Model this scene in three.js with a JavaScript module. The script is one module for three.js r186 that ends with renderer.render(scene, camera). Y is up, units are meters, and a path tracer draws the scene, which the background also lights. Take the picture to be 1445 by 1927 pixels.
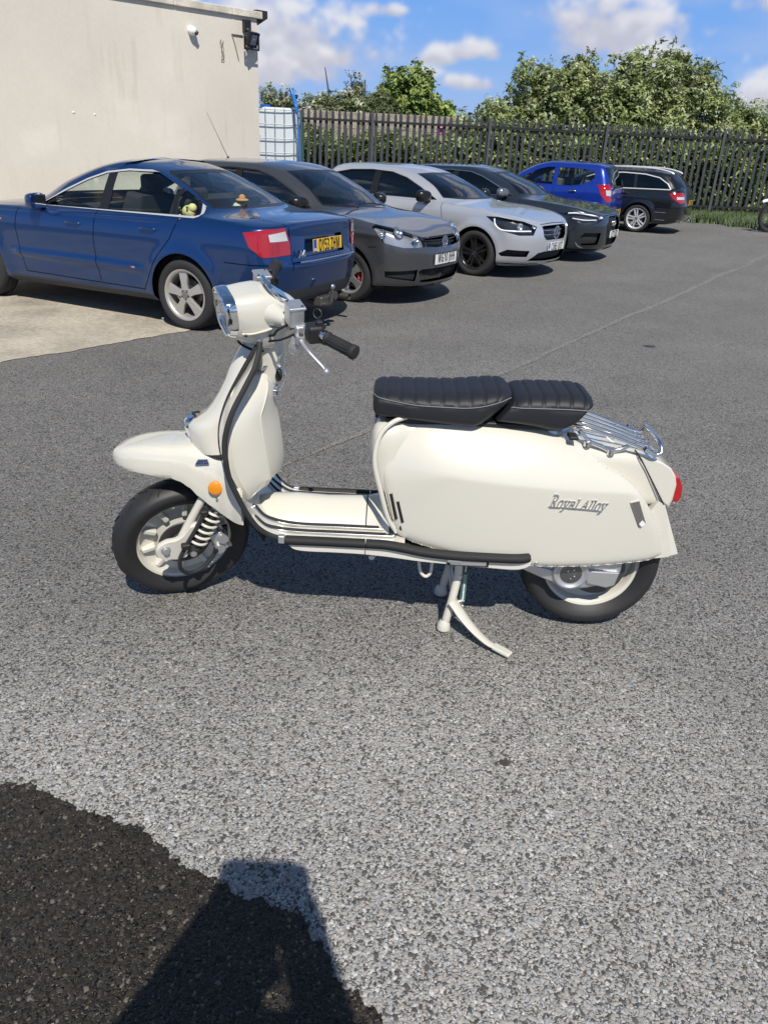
import * as THREE from 'three';
import { RoundedBoxGeometry } from 'three/addons/geometries/RoundedBoxGeometry.js';
import { mergeGeometries, mergeVertices, toCreasedNormals } from 'three/addons/utils/BufferGeometryUtils.js';
import { MarchingCubes } from 'three/addons/objects/MarchingCubes.js';
import { FontLoader } from 'three/addons/loaders/FontLoader.js';
import { TextGeometry } from 'three/addons/geometries/TextGeometry.js';

// ---------- camera, exposure, sun ----------
const scene = new THREE.Scene();
const camera = new THREE.PerspectiveCamera(67.27, 767 / 1024, 0.05, 2000);
camera.position.set(0, 1.6, 0);
camera.rotation.order = 'YXZ';
camera.rotation.set(-THREE.MathUtils.degToRad(25.5916), 0, 0.0496);
const renderer = new THREE.WebGLRenderer({ antialias: true });
renderer.toneMapping = THREE.LinearToneMapping;
renderer.toneMappingExposure = 1.02;
renderer.shadowMap.enabled = true;
const SUN_AZ = Math.atan2(0.263, 1.34), SUN_EL = THREE.MathUtils.degToRad(50.5);
const SUN = new THREE.Vector3(Math.sin(SUN_AZ) * Math.cos(SUN_EL), Math.sin(SUN_EL), Math.cos(SUN_AZ) * Math.cos(SUN_EL));
const sun = new THREE.DirectionalLight(new THREE.Color(1, 0.945, 0.855), 5.0);
sun.name = 'sun';
sun.position.copy(SUN).multiplyScalar(60);
sun.castShadow = true;
sun.shadow.mapSize.set(4096, 4096);
Object.assign(sun.shadow.camera, { left: -30, right: 30, top: 30, bottom: -30, near: 1, far: 140 });
sun.shadow.radius = 1;
scene.add(sun);

// ---------- sky: blue air with fair-weather cumulus ----------
function hash3(x, y, z) { let h = (x * 374761393 + y * 668265263 + z * 2147483647) | 0; h = Math.imul(h ^ (h >>> 13), 1274126177); h ^= h >>> 16; return (h >>> 0) / 4294967296; }
function vnoise(x, y, z) {
  const xi = Math.floor(x), yi = Math.floor(y), zi = Math.floor(z), f = (t) => t * t * (3 - 2 * t), u = f(x - xi), v = f(y - yi), w = f(z - zi), L = (a, b, t) => a + (b - a) * t;
  const h = (i, j, k) => hash3(xi + i, yi + j, zi + k);
  return L(L(L(h(0, 0, 0), h(1, 0, 0), u), L(h(0, 1, 0), h(1, 1, 0), u), v), L(L(h(0, 0, 1), h(1, 0, 1), u), L(h(0, 1, 1), h(1, 1, 1), u), v), w);
}
function fbm(x, y, z, o = 5) { let a = 0.5, s = 0, n = 0; for (let i = 0; i < o; i++) { s += a * vnoise(x, y, z); n += a; a *= 0.5; x = x * 2.03 + 17.1; y = y * 2.03 + 5.3; z = z * 2.03 + 9.7; } return s / n; }
const sstep = (a, b, x) => { const t = Math.min(1, Math.max(0, (x - a) / (b - a))); return t * t * (3 - 2 * t); };
function makeSky() {
  const W = 2048, H = 1024, data = new Float32Array(W * H * 4), D = Math.PI / 180;
  // cumulus heaps: azimuth (0 = straight ahead, clockwise), elevation of the base, half width, height, all in degrees
  const heaps = [[-8.5, 4.9, 8.2, 5.2], [-12, 3.6, 6, 2.6], [-5.2, 4.55, 1.9, 1.15], [2.0, 4.9, 1.6, 1.0], [4.6, 5.4, 1.9, 1.15], [1.2, 3.9, 1.4, .8], [12.8, 6.5, 5.4, 4.2], [15.6, 5.0, 2.6, 1.9], [22, 3.1, 3.2, 2.2], [-1.2, 7.4, 1.6, .5], [4.2, 3.6, 2.4, .8], [22.5, 8.2, 3, 1.2]];
  let seed = 7; const rnd = () => { seed = (seed * 16807) % 2147483647; return seed / 2147483647; };
  for (let i = 0; i < 64; i++) { const az = -180 + 360 * rnd(), el = 3 + 38 * rnd() ** 1.6, s = 1.5 + 5 * rnd(); if (Math.abs(az) < 31 && el < 13) continue; heaps.push([az, el, s * 1.3, s * 0.9]); }
  for (let j = 0; j < H; j++) {
    const el = ((j + 0.5) / H - 0.5) * Math.PI, ce = Math.cos(el), y = Math.sin(el);
    for (let i = 0; i < W; i++) {
      const u = ((i + 0.5) / W - 0.5) * 2 * Math.PI, x = Math.cos(u) * ce, z = Math.sin(u) * ce, o = (j * W + i) * 4;
      let r, g, b;
      if (y < -0.002) { r = 0.16; g = 0.165; b = 0.17; } else {
        const e0 = el / D, K = [[0, .40, .53, .80], [4, .28, .47, .84], [8, .185, .40, .85], [20, .115, .245, .53], [45, .066, .132, .26], [90, .048, .092, .18]];
        let q = 0; while (q < 4 && e0 > K[q + 1][0]) q++; const t = Math.min(1, (e0 - K[q][0]) / (K[q + 1][0] - K[q][0])); r = K[q][1] + (K[q + 1][1] - K[q][1]) * t; g = K[q][2] + (K[q + 1][2] - K[q][2]) * t; b = K[q][3] + (K[q + 1][3] - K[q][3]) * t;
        const az = Math.atan2(x, -z) / D, ed = el / D;
        let c = 0, lit = 0;
        for (const [ha, he, hw, hh] of heaps) {
          let da = az - ha; if (da > 180) da -= 360; if (da < -180) da += 360;
          const k = Math.cos(he * D); da *= k;
          if (Math.abs(da) > hw * 1.6 || ed < he - hh || ed > he + hh * 1.9) continue;
          const dx = da / hw, dy = (ed - he) / hh;
          const body = 1 - Math.sqrt(dx * dx + (dy < 0 ? dy * dy * 9 : dy * dy * 0.95));
          const n = fbm(az * 1.15 + ha, ed * 1.6, 3.3 + ha, 5) - 0.5, n2 = fbm(az * 0.4 + 9, ed * 0.7, 1.7, 3) - 0.5;
          const d = body + n * 1.05 + n2 * 0.7;
          const a = sstep(0.0, 0.62, d) * 0.94;
          if (a > 0) { const top = sstep(-0.1, 0.75, dy + n * 1.1); lit = lit * (1 - a) + a * (0.30 + 0.7 * top); c = c + a * (1 - c); }
        }
        const veil = 0.22 * sstep(0.5, 0.75, fbm(az * 0.13, ed * 0.45, 8.1, 4)) * (1 - sstep(20, 60, ed));
        const hz = 0;
        r = r + (0.52 - r) * (veil + hz * 0.6); g = g + (0.58 - g) * (veil + hz * 0.6); b = b + (0.76 - b) * (veil + hz * 0.6);
        if (c > 0) { const l = lit / c, s = 0.47 + 0.33 * l; r += (s * (0.95 + 0.05 * l) - r) * c; g += (s * (0.965 + 0.03 * l) - g) * c; b += (s * (1.16 - 0.12 * l) - b) * c; }
      }
      data[o] = r; data[o + 1] = g; data[o + 2] = b; data[o + 3] = 1;
    }
  }
  const t = new THREE.DataTexture(data, W, H, THREE.RGBAFormat, THREE.FloatType);
  t.mapping = THREE.EquirectangularReflectionMapping; t.magFilter = t.minFilter = THREE.LinearFilter; t.needsUpdate = true;
  return t;
}
scene.background = scene.environment = makeSky();
scene.backgroundIntensity = scene.environmentIntensity = 1;

// ---------- helpers ----------
const V = (x, y, z) => new THREE.Vector3(x, y, z), PI = Math.PI, RAD = PI / 180, lerp = (a, b, t) => a + (b - a) * t, clamp = (x, a = 0, b = 1) => Math.min(b, Math.max(a, x));
function rng(seed) { let s = seed | 0; return () => { s = (s + 0x6d2b79f5) | 0; let t = Math.imul(s ^ (s >>> 15), 1 | s); t = (t + Math.imul(t ^ (t >>> 7), 61 | t)) ^ t; return ((t ^ (t >>> 14)) >>> 0) / 4294967296; }; }
const used = new Map();
function numbered(name) { const base = name.replace(/_\d{3}$/, ''), n = used.get(base) || 0; used.set(base, n + 1); return n ? base + '_' + String(n).padStart(3, '0') : base; }
function tag(o, label, category, group) { o.userData.label = label; if (category) o.userData.category = category; if (group) o.userData.group = group; return o; }
function thing(name, label, category, [x, y, z] = [0, 0, 0], turn = 0, group) { const o = new THREE.Group(); o.name = numbered(name); o.position.set(x, y, z); o.rotation.y = turn; scene.add(o); return tag(o, label, category, group); }
function merged(gs) {
  gs = [].concat(gs).filter(Boolean); if (gs.length === 1) return gs[0];
  gs = gs.map((g) => { g = g.index ? g.toNonIndexed() : g; const c = new THREE.BufferGeometry(); c.setAttribute('position', g.attributes.position); c.setAttribute('normal', g.attributes.normal); const n = g.attributes.position.count; c.setAttribute('uv', g.attributes.uv || new THREE.BufferAttribute(new Float32Array(n * 2), 2)); return c; });
  return mergeGeometries(gs);
}
function obj(name, gs, mat, parent = scene) { const m = new THREE.Mesh(merged(gs), mat); m.name = parent === scene ? numbered(name) : name; m.castShadow = m.receiveShadow = true; parent.add(m); return m; }
function structure(name, gs, mat) { const m = obj(name, gs, mat); m.userData.kind = 'structure'; return m; }
const mv = (g, x, y, z) => g.translate(x, y, z);
const box = (w, h, d, x = 0, y = 0, z = 0, r = 0) => (r ? new RoundedBoxGeometry(w, h, d, 2, r) : new THREE.BoxGeometry(w, h, d)).translate(x, y, z);
const cyl = (r0, r1, h, n = 20, open = false) => new THREE.CylinderGeometry(r0, r1, h, n, 1, open);
function between(a, b, r0, r1 = r0, n = 12) { const d = b.clone().sub(a), g = new THREE.CylinderGeometry(r1, r0, d.length(), n); g.applyQuaternion(new THREE.Quaternion().setFromUnitVectors(V(0, 1, 0), d.normalize())); return g.translate((a.x + b.x) / 2, (a.y + b.y) / 2, (a.z + b.z) / 2); }
const P3 = (l) => l.map((p) => V(...p));
function pipe(pts, r, seg = 40, n = 8, closed = false, tension = 0.5) { const c = new THREE.CatmullRomCurve3(P3(pts), closed, 'centripetal', tension); return new THREE.TubeGeometry(c, seg, r, n, closed); }
function ends(pts, r) { return [pts[0], pts[pts.length - 1]].map((p) => new THREE.SphereGeometry(r, 10, 8).translate(...p)); }
// a swept strip of any profile [[a, b], ...] along a path; up = the strip's second axis
function sweep(pts, prof, { seg = 40, up = V(0, 1, 0), closed = false, taper = null } = {}) {
  const c = new THREE.CatmullRomCurve3(P3(pts), closed, 'centripetal'), rings = [];
  for (let i = 0; i <= seg; i++) { const t = i / seg, p = c.getPointAt(t), T = c.getTangentAt(t), u = typeof up === 'function' ? up(t) : up, s = V().crossVectors(u, T).normalize(), w = V().crossVectors(T, s).normalize(), k = taper ? taper(t) : 1; rings.push(prof.map(([a, b]) => p.clone().addScaledVector(s, a * k).addScaledVector(w, b * k))); }
  return loft(rings, { wrap: true, caps: true });
}
// rings of equally many points become one smooth surface
function loft(rings, { wrap = false, caps = false, crease = 0 } = {}) {
  const n = rings[0].length, pos = [], idx = [];
  for (const r of rings) for (const p of r) pos.push(p.x, p.y, p.z);
  for (let i = 0; i < rings.length - 1; i++) for (let j = 0; j < (wrap ? n : n - 1); j++) { const a = i * n + j, b = i * n + (j + 1) % n, c = a + n, d = b + n; idx.push(a, c, b, b, c, d); }
  let g = new THREE.BufferGeometry(); g.setAttribute('position', new THREE.Float32BufferAttribute(pos, 3)); g.setIndex(idx); g.computeVertexNormals();
  g.setAttribute('uv', new THREE.Float32BufferAttribute(new Float32Array(pos.length / 3 * 2), 2));
  if (crease) g = toCreasedNormals(g, crease);
  if (!caps) return g;
  const out = [g];
  for (const [r, flip] of [[rings[0], 1], [rings[rings.length - 1], 0]]) { const c = r.reduce((s, p) => s.add(p), V(0, 0, 0)).divideScalar(n), q = []; for (let j = 0; j < n; j++) { const a = r[j], b = r[(j + 1) % n]; for (const p of flip ? [c, a, b] : [c, b, a]) q.push(p.x, p.y, p.z); } const cg = new THREE.BufferGeometry(); cg.setAttribute('position', new THREE.Float32BufferAttribute(q, 3)); cg.computeVertexNormals(); out.push(cg); }
  return merged(out);
}
function extr(pts, depth, bevel = 0, seg = 2, holes = []) { const s = new THREE.Shape(pts.map((p) => new THREE.Vector2(...p))); for (const h of holes) s.holes.push(new THREE.Path(h.map((p) => new THREE.Vector2(...p)))); return new THREE.ExtrudeGeometry(s, { depth, bevelEnabled: bevel > 0, bevelSize: bevel, bevelThickness: bevel, bevelSegments: seg, curveSegments: 10 }); }
const spline2 = (pts, n, closed = false) => new THREE.CatmullRomCurve3(pts.map(([x, y]) => V(x, y, 0)), closed, 'centripetal').getPoints(n).map((p) => [p.x, p.y]);
const lathe = (pts, n = 48) => new THREE.LatheGeometry(pts.map((p) => new THREE.Vector2(...p)), n);
const std = (color, roughness, metalness = 0, extra = {}) => new THREE.MeshStandardMaterial({ color: new THREE.Color().setRGB(...color), roughness, metalness, side: THREE.DoubleSide, ...extra });
const phys = (color, roughness, metalness = 0, extra = {}) => new THREE.MeshPhysicalMaterial({ color: new THREE.Color().setRGB(...color), roughness, metalness, side: THREE.DoubleSide, ...extra });
function tex(w, h, fn, { srgb = false, repeat } = {}) { // fn(u, v) -> [r, g, b] 0..1
  const d = new Uint8Array(w * h * 4); let o = 0;
  for (let j = 0; j < h; j++) for (let i = 0; i < w; i++, o += 4) { const c = fn((i + 0.5) / w, (j + 0.5) / h, i, j); d[o] = clamp(c[0]) * 255; d[o + 1] = clamp(c[1]) * 255; d[o + 2] = clamp(c[2]) * 255; d[o + 3] = 255; }
  const t = new THREE.DataTexture(d, w, h); t.wrapS = t.wrapT = THREE.RepeatWrapping; t.magFilter = THREE.LinearFilter; t.minFilter = THREE.LinearMipmapLinearFilter; t.generateMipmaps = true; if (srgb) t.colorSpace = THREE.SRGBColorSpace; if (repeat) t.repeat.set(...repeat); t.needsUpdate = true; return t;
}
const toS = (c) => (c <= 0.0031308 ? c * 12.92 : 1.055 * Math.pow(c, 1 / 2.4) - 0.055);
// tileable value noise on a period
function tnoise(u, v, per, seed) { const x = u * per, y = v * per, xi = Math.floor(x), yi = Math.floor(y), f = (t) => t * t * (3 - 2 * t), a = f(x - xi), b = f(y - yi), m = (k) => ((k % per) + per) % per, h = (i, j) => hash3(m(xi + i), m(yi + j), seed); return lerp(lerp(h(0, 0), h(1, 0), a), lerp(h(0, 1), h(1, 1), a), b); }
function tfbm(u, v, per, seed, o = 4) { let s = 0, a = 0.5, n = 0; for (let i = 0; i < o; i++) { s += a * tnoise(u, v, per << i, seed + i); n += a; a *= 0.5; } return s / n; }
function planeUV(g, ax = 0, ay = 2, k = 1) { const p = g.attributes.position, uv = new Float32Array(p.count * 2); for (let i = 0; i < p.count; i++) { uv[2 * i] = p.getComponent(i, ax) * k; uv[2 * i + 1] = p.getComponent(i, ay) * k; } g.setAttribute('uv', new THREE.BufferAttribute(uv, 2)); return g; }
const DROID = new FontLoader();
const fontBold = await DROID.loadAsync('fonts/droid/droid_sans_bold.typeface.json');
const fontSerif = await DROID.loadAsync('fonts/droid/droid_serif_regular.typeface.json');
function textGeo(s, size, depth, font = fontBold, sx = 1) { const g = new TextGeometry(s, { font, size, depth, curveSegments: 4 }); g.computeBoundingBox(); const b = g.boundingBox; g.translate(-(b.min.x + b.max.x) / 2, -(b.min.y + b.max.y) / 2, 0); g.scale(sx, 1, 1); return g; }

// ---------- ground ----------
// worn tarmac: rounded chippings set close together, dark pits between them, on a 1.4 m tile
function chippings() {
  const N = 2048, layer = (G, seed, keep, r0, r1) => { const cs = N / G, n = G * G, px = new Float32Array(n), py = new Float32Array(n), rad = new Float32Array(n), tone = new Float32Array(n), asp = new Float32Array(n); for (let j = 0; j < G; j++) for (let i = 0; i < G; i++) { const k = j * G + i, h = (q) => hash3(i, j, seed + q); px[k] = (i + 0.05 + 0.9 * h(1)) * cs; py[k] = (j + 0.05 + 0.9 * h(2)) * cs; rad[k] = h(3) < keep ? cs * (r0 + (r1 - r0) * h(4)) : 0; tone[k] = h(5); asp[k] = h(6) * 6.28; } return { G, cs, px, py, rad, tone, asp }; };
  const L = [layer(128, 11, 0.34, 0.34, 0.62), layer(205, 12, 0.66, 0.40, 0.70), layer(330, 13, 0.8, 0.45, 0.75)];
  const hit = (l, x, y) => { const ci = Math.floor(x / l.cs), cj = Math.floor(y / l.cs); let best = 0, id = -1; for (let b = -1; b <= 1; b++) for (let a = -1; a <= 1; a++) { const k = (((cj + b) % l.G + l.G) % l.G) * l.G + (((ci + a) % l.G + l.G) % l.G); if (!l.rad[k]) continue; let dx = x - l.px[k], dy = y - l.py[k]; dx -= Math.round(dx / N) * N; dy -= Math.round(dy / N) * N; const c = Math.cos(l.asp[k]), s = Math.sin(l.asp[k]), u = (dx * c + dy * s) * 0.84, v = (dy * c - dx * s) * 1.2, q = 1 - Math.pow(Math.pow(Math.abs(u) / l.rad[k], 2.6) + Math.pow(Math.abs(v) / l.rad[k], 2.6), 0.7); if (q > best) { best = q; id = k; } } return [best, id]; };
  const col = new Uint8Array(N * N * 4), hgt = new Uint8Array(N * N * 4), wet = new Uint8Array(N * N * 4);
  for (let y = 0; y < N; y++) for (let x = 0; x < N; x++) {
    const u = x / N, v = y / N, wx = x + (tnoise(u, v, 340, 31) - 0.5) * 6, wy = y + (tnoise(u, v, 340, 32) - 0.5) * 6, o = (y * N + x) * 4; let q = 0, id = -1, li = 0;
    for (li = 0; li < 3; li++) { [q, id] = hit(L[li], wx, wy); if (q > 0.02) break; }
    const grit = tnoise(u, v, 1024, 77); let t, h, wt, tn = 0.5;
    if (li < 3 && id >= 0) { tn = L[li].tone[id]; const dome = Math.pow(q, 0.55); t = (0.42 + 0.42 * tn + (tn > 0.91 ? 0.6 : 0) - (tn < 0.14 ? 0.28 : 0)) * lerp(0.55, 1, clamp(q * 3.2)) * (0.84 + 0.32 * grit); h = (0.30 + 0.10 * (2 - li) + 0.22 * hash3(id, li, 4)) * (0.35 + 0.65 * dome) + 0.02 * grit; wt = (tn > 0.955 ? 0.75 : tn > 0.88 ? 0.34 : 0.09 + 0.17 * tn) * lerp(0.4, 1, clamp(q * 2)); }
    else { t = 0.15 + 0.10 * grit; h = 0.02 + 0.06 * grit; wt = 0.035; }
    const w = (hash3(id, li, 8) - 0.5) * 0.13 + 0.012; col[o] = toS(clamp(t * (1 + w))) * 255; col[o + 1] = toS(clamp(t)) * 255; col[o + 2] = toS(clamp(t * (1 - w))) * 255; col[o + 3] = 255;
    hgt[o] = hgt[o + 1] = hgt[o + 2] = clamp(h) * 255; hgt[o + 3] = 255;
    wet[o] = toS(clamp(wt * 1.05)) * 255; wet[o + 1] = toS(clamp(wt * (1 - 0.3 * Math.max(0, w)))) * 255; wet[o + 2] = toS(clamp(wt * (0.9 - 2.4 * Math.max(0, w)))) * 255; wet[o + 3] = 255;
  }
  const mk = (d, s) => { const t = new THREE.DataTexture(d, N, N); t.wrapS = t.wrapT = THREE.RepeatWrapping; t.magFilter = THREE.LinearFilter; if (s) t.colorSpace = THREE.SRGBColorSpace; t.repeat.set(1 / 1.4, 1 / 1.4); t.needsUpdate = true; return t; };
  return [mk(col, true), mk(hgt, false), mk(wet, true)];
}
const [chipCol, chipHgt, chipWet] = chippings();
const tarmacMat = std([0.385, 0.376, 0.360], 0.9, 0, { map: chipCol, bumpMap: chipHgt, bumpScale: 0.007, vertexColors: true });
function groundSheet(x0, x1, z0, z1, step, y, tone) {
  const nx = Math.round((x1 - x0) / step), nz = Math.round((z1 - z0) / step), g = new THREE.PlaneGeometry(x1 - x0, z1 - z0, nx, nz).rotateX(-PI / 2).translate((x0 + x1) / 2, y, (z0 + z1) / 2);
  planeUV(g); const p = g.attributes.position, c = new Float32Array(p.count * 3);
  for (let i = 0; i < p.count; i++) { const t = tone(p.getX(i), p.getZ(i)); c.set(Array.isArray(t) ? t : [t, t, t], i * 3); }
  g.setAttribute('color', new THREE.BufferAttribute(c, 3)); return g;
}
structure('ground', new THREE.PlaneGeometry(900, 900).rotateX(-PI / 2).translate(0, -0.03, -300), std([0.07, 0.085, 0.04], 1));
// random worn patches, plus near-ground brightening from retroreflected sun painted into the colour
const wearSunLift = (x, z) => { const n = fbm(x * 0.55 + 4, 1.5, z * 0.55, 4), m = fbm(x * 2.2, 7.7, z * 2.2, 3), f = fbm(x * 7, 2.2, z * 7, 2), sunLift = sstep(-3.1, -1.05, z + 0.15 * x + 0.9 * (n - 0.5)); return (0.74 + 0.36 * (n - 0.5) + 0.18 * (m - 0.5) + 0.12 * (f - 0.5)) * (1 + 0.66 * sunLift); };
structure('tarmac', groundSheet(-16, 20, -24.9, 7, 0.15, 0, wearSunLift), tarmacMat);
// pale concrete apron along the foot of the building
const slabTex = tex(1024, 1024, (u, v) => { const n = tfbm(u, v, 6, 3, 6), f = tfbm(u, v, 90, 8, 3), s = tnoise(u, v, 220, 5), pit = s < 0.14 ? 0.72 : 1, t = (0.64 + 0.5 * (n - 0.5) + 0.35 * (f - 0.5)) * pit; return [toS(t), toS(t * 0.965), toS(t * 0.885)]; }, { srgb: true, repeat: [1 / 2.2, 1 / 2.2] });
const slabBump = tex(512, 512, (u, v) => { const f = tfbm(u, v, 60, 8, 3); return [f, f, f]; }, { repeat: [1 / 1.1, 1 / 1.1] });
{
  const rnd = rng(5), e = [], edge = [[-6.9, 0.4], [-2.9, -5.57], [-1.86, -6.85], [-1.62, -7.25], [-2.0, -9.3], [-2.9, -13.2]];
  for (let k = 0; k < edge.length - 1; k++) for (let i = 0; i < 60; i++) { const t = i / 60, x = lerp(edge[k][0], edge[k + 1][0], t), z = lerp(edge[k][1], edge[k + 1][1], t), n = (fbm(x * 6, 1, z * 6, 4) - 0.5) * 0.10; e.push([x + n, z + n * 0.6]); }
  const shape = [...e, [-4, -14.2], [-12, -4]];
  const s = new THREE.Shape(shape.map(([x, z]) => new THREE.Vector2(x, -z)));
  const g = new THREE.ShapeGeometry(s).rotateX(-PI / 2).translate(0, 0.005, 0);
  structure('concrete_apron', planeUV(g), std([0.60, 0.555, 0.49], 0.93, 0, { map: slabTex, bumpMap: slabBump, bumpScale: 0.003 }));
}
// the faint pale joint between two lays of tarmac
{
  const a = V(7.08, 0, -15.53), b = V(-0.6, 0, -3.75), up = [], dn = [], d = b.clone().sub(a), L = d.length(); d.normalize(); const s = V(-d.z, 0, d.x);
  for (let i = 0; i <= 160; i++) { const t = i / 160, p = a.clone().addScaledVector(d, t * L).addScaledVector(s, (fbm(t * 14, 3, 3) - 0.5) * 0.12), w = (0.015 + 0.08 * fbm(t * 60, 1, 1)) * (1 - 0.75 * t); up.push(new THREE.Vector2(p.x + s.x * w, -(p.z + s.z * w))); dn.unshift(new THREE.Vector2(p.x - s.x * w, -(p.z - s.z * w))); }
  structure('tarmac_joint', planeUV(new THREE.ShapeGeometry(new THREE.Shape([...up, ...dn])).rotateX(-PI / 2).translate(0, 0.004, 0)), std([0.315, 0.305, 0.288], 0.92, 0, { map: chipCol, bumpMap: chipHgt, bumpScale: 0.003 }));
}
// the wet patch: water soaking outward through the chippings, so its edge follows the stones
{
  const key = [[-1.9, 1.6], [-1.4, 1.60], [-0.99, 1.52], [-0.9, 1.525], [-0.83, 1.50], [-0.74, 1.465], [-0.67, 1.425], [-0.6, 1.415], [-0.5, 1.345], [-0.45, 1.295], [-0.36, 1.255], [-0.26, 1.225], [-0.14, 1.165], [-0.085, 1.09], [-0.035, 1.03], [0.01, 1.0], [0.06, 0.945], [0.13, 0.85], [0.2, 0.6], [0.2, 0.2]];
  const line = spline2(key, 900).map(([x, d], i) => { const n = (fbm(x * 110, d * 110, 2, 2) - 0.5) * 0.026 + (fbm(x * 20, d * 20, 6, 3) - 0.5) * 0.055, m = (fbm(x * 110, d * 110, 12, 2) - 0.5) * 0.026; return [x + m, d + n]; });
  const s = new THREE.Shape([...line, [-1.9, 0.2]].map((p) => new THREE.Vector2(...p)));
  structure('wet_patch', planeUV(new THREE.ShapeGeometry(s).rotateX(-PI / 2).translate(0, 0.004, 0)), phys([0.185, 0.170, 0.160], 0.24, 0, { map: chipWet, bumpMap: chipHgt, bumpScale: 0.005, ior: 1.33 }));
}
// small oil drips
{
  const rnd = rng(77), oil = phys([0.06, 0.05, 0.045], 0.6, 0, { bumpMap: chipHgt, bumpScale: 0.005 });
  for (const [x, z, r] of [[0.385, -1.70, .016], [2.4, -7.2, .05]]) { const pts = Array.from({ length: 40 }, (_, i) => { const a = i / 40 * 2 * PI, k = r * (0.3 + 1.4 * fbm(Math.cos(a) * 4 + x * 9, Math.sin(a) * 4, z, 4)); return new THREE.Vector2(x + k * Math.cos(a), -(z + k * Math.sin(a) * .8)); }); structure('oil_stain', planeUV(new THREE.ShapeGeometry(new THREE.Shape(pts)).rotateX(-PI / 2).translate(0, 0.0045, 0)), oil); }
}

// ---------- building ----------
const WD = V(-0.73, 0, 0.683).normalize(), WN = V(0.683, 0, 0.73).normalize(), WC = V(-2.34, 0, -14); // along the wall to the left, out of the wall, its right-hand foot
const WTURN = Math.atan2(WN.x, WN.z); // a thing facing +z turned to face out of the wall
{
  const b = thing('building', 'pale cream rendered single storey building behind the blue saloon', 'building', WC.toArray(), WTURN); // local: -x runs left along the wall, +z outward
  const plaster = tex(1024, 1024, (u, v) => { const n = tfbm(u, v, 3, 11, 6), m = tfbm(u, v, 7, 21, 5), f = tfbm(u, v, 160, 14, 2), t = 0.90 + 0.17 * (n - 0.5) + 0.10 * (m - 0.5) + 0.05 * (f - 0.5), w = sstep(0.6, 0.78, m) * 0.05 - 0.07 * sstep(0.58, 0.8, tfbm(u, v * 0.125, 48, 61, 3)) * sstep(0.35, 0.6, tfbm(u, v, 5, 71, 3)); return [toS(clamp(t + w)), toS(clamp(t * 0.995 + w)), toS(clamp(t * 0.98 + w * 1.2))]; }, { srgb: true, repeat: [1 / 5, 1 / 5] });
  const pb = tex(1024, 1024, (u, v) => { const n = tfbm(u, v, 9, 4, 5), f = tfbm(u, v, 140, 9, 3), k = 0.6 * n + 0.4 * f; return [k, k, k]; }, { repeat: [1 / 2.5, 1 / 2.5] });
  const wallMat = std([0.70, 0.655, 0.575], 0.95, 0, { map: plaster, bumpMap: pb, bumpScale: 0.0022 });
  const wall = (x0, x1, y0, y1, d, z) => planeUV(box(x1 - x0, y1 - y0, d, (x0 + x1) / 2, (y0 + y1) / 2, z), 0, 1);
  obj('wall', [wall(-9.5, 0, 0, 3.24, 0.3, -0.15)], wallMat, b);
  obj('wall', [planeUV(box(0.3, 3.24, 6.0, -0.15, 1.62, -3.3), 2, 1), planeUV(box(0.3, 3.24, 6.0, -9.35, 1.62, -3.3), 2, 1), wall(-9.5, 0, 0, 3.24, 0.3, -6.45)], wallMat, b);
  const cp = (u, v) => { const n = tfbm(u, v, 8, 2, 5), t = 0.74 + 0.5 * (n - 0.5); return [toS(t), toS(t * 0.98), toS(t * 0.93)]; };
  const copMat = std([0.78, 0.74, 0.66], 0.9, 0, { map: tex(256, 256, cp, { srgb: true }), bumpMap: pb, bumpScale: 0.01 });
  const rnd = rng(3), cops = [];
  for (let x = -9.5, i = 0; x < 0.02; i++) { const w = Math.min(0.9 + 0.2 * rnd(), 0.08 - x); obj('coping', planeUV(box(w - 0.006, 0.10, 0.12, x + w / 2, 3.288 + 0.004 * rnd(), -0.015, 0.012), 0, 1), copMat, b); x += w; if (0.08 - x < 0.2) break; }
  // dark end bracket of the gutter at the corner
  const blk = std([0.02, 0.02, 0.021], 0.55);
  obj('gutter_end', [extr([[0, 0], [0.17, 0.10], [0.17, 0.19], [-0.02, 0.19], [-0.02, 0]], 0.10, 0.006).translate(0.02, 3.17, -0.1), box(0.06, 0.06, 0.9, 0.10, 3.30, -0.62)], blk, b);
  // roof: dark interlocking tiles, hip rising to the left
  const tileMats = [std([0.05, 0.042, 0.04], 0.9), std([0.075, 0.06, 0.055], 0.9), std([0.04, 0.037, 0.036], 0.9)], tg = extr([[-0.15, 0], [-0.06, 0.035], [0.0, 0.02], [0.06, 0.03], [0.15, 0.0], [0.15, -0.02], [-0.15, -0.02]], 0.34, 0.004, 1);
  const slope = 0.3;
  for (let r = 0; r < 8; r++) for (let c = 0; c < 18; c++) { const x = -0.4 - c * 0.29, z = -0.46 - r * 0.3, y = Math.min(3.40 + (-z - 0.46) * slope, 3.16 + (-x) * 0.24); if (y < 3.27) continue; const t = obj('roof_tile', tg, tileMats[Math.floor(rnd() * 3)], b); t.position.set(x, y + 0.012 * rnd(), z); t.rotation.x = slope; }
  obj('roof_deck', [extr([[0, 0], [-9.3, 0], [-9.3, 1.0], [-3.4, 1.0]], 5.4, 0).translate(-0.1, 3.2, -5.9)], tileMats[2], b);
  // a chipped patch and filled holes in the render
  for (const [x, y, w, h] of [[-2.75, 1.78, 0.016, 0.014], [-3.05, 1.79, 0.022, 0.013]]) obj('render_patch', new THREE.SphereGeometry(1, 10, 8).scale(w, h, 0.008).translate(x, y, 0.002), std([0.8, 0.78, 0.74], 0.9), b);
  const wp = (s, y, o = 0) => WC.clone().addScaledVector(WD, s).addScaledVector(WN, o).setY(y).toArray();
  const white = phys([0.8, 0.8, 0.79], 0.35), dark = phys([0.012, 0.012, 0.013], 0.25);
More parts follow.
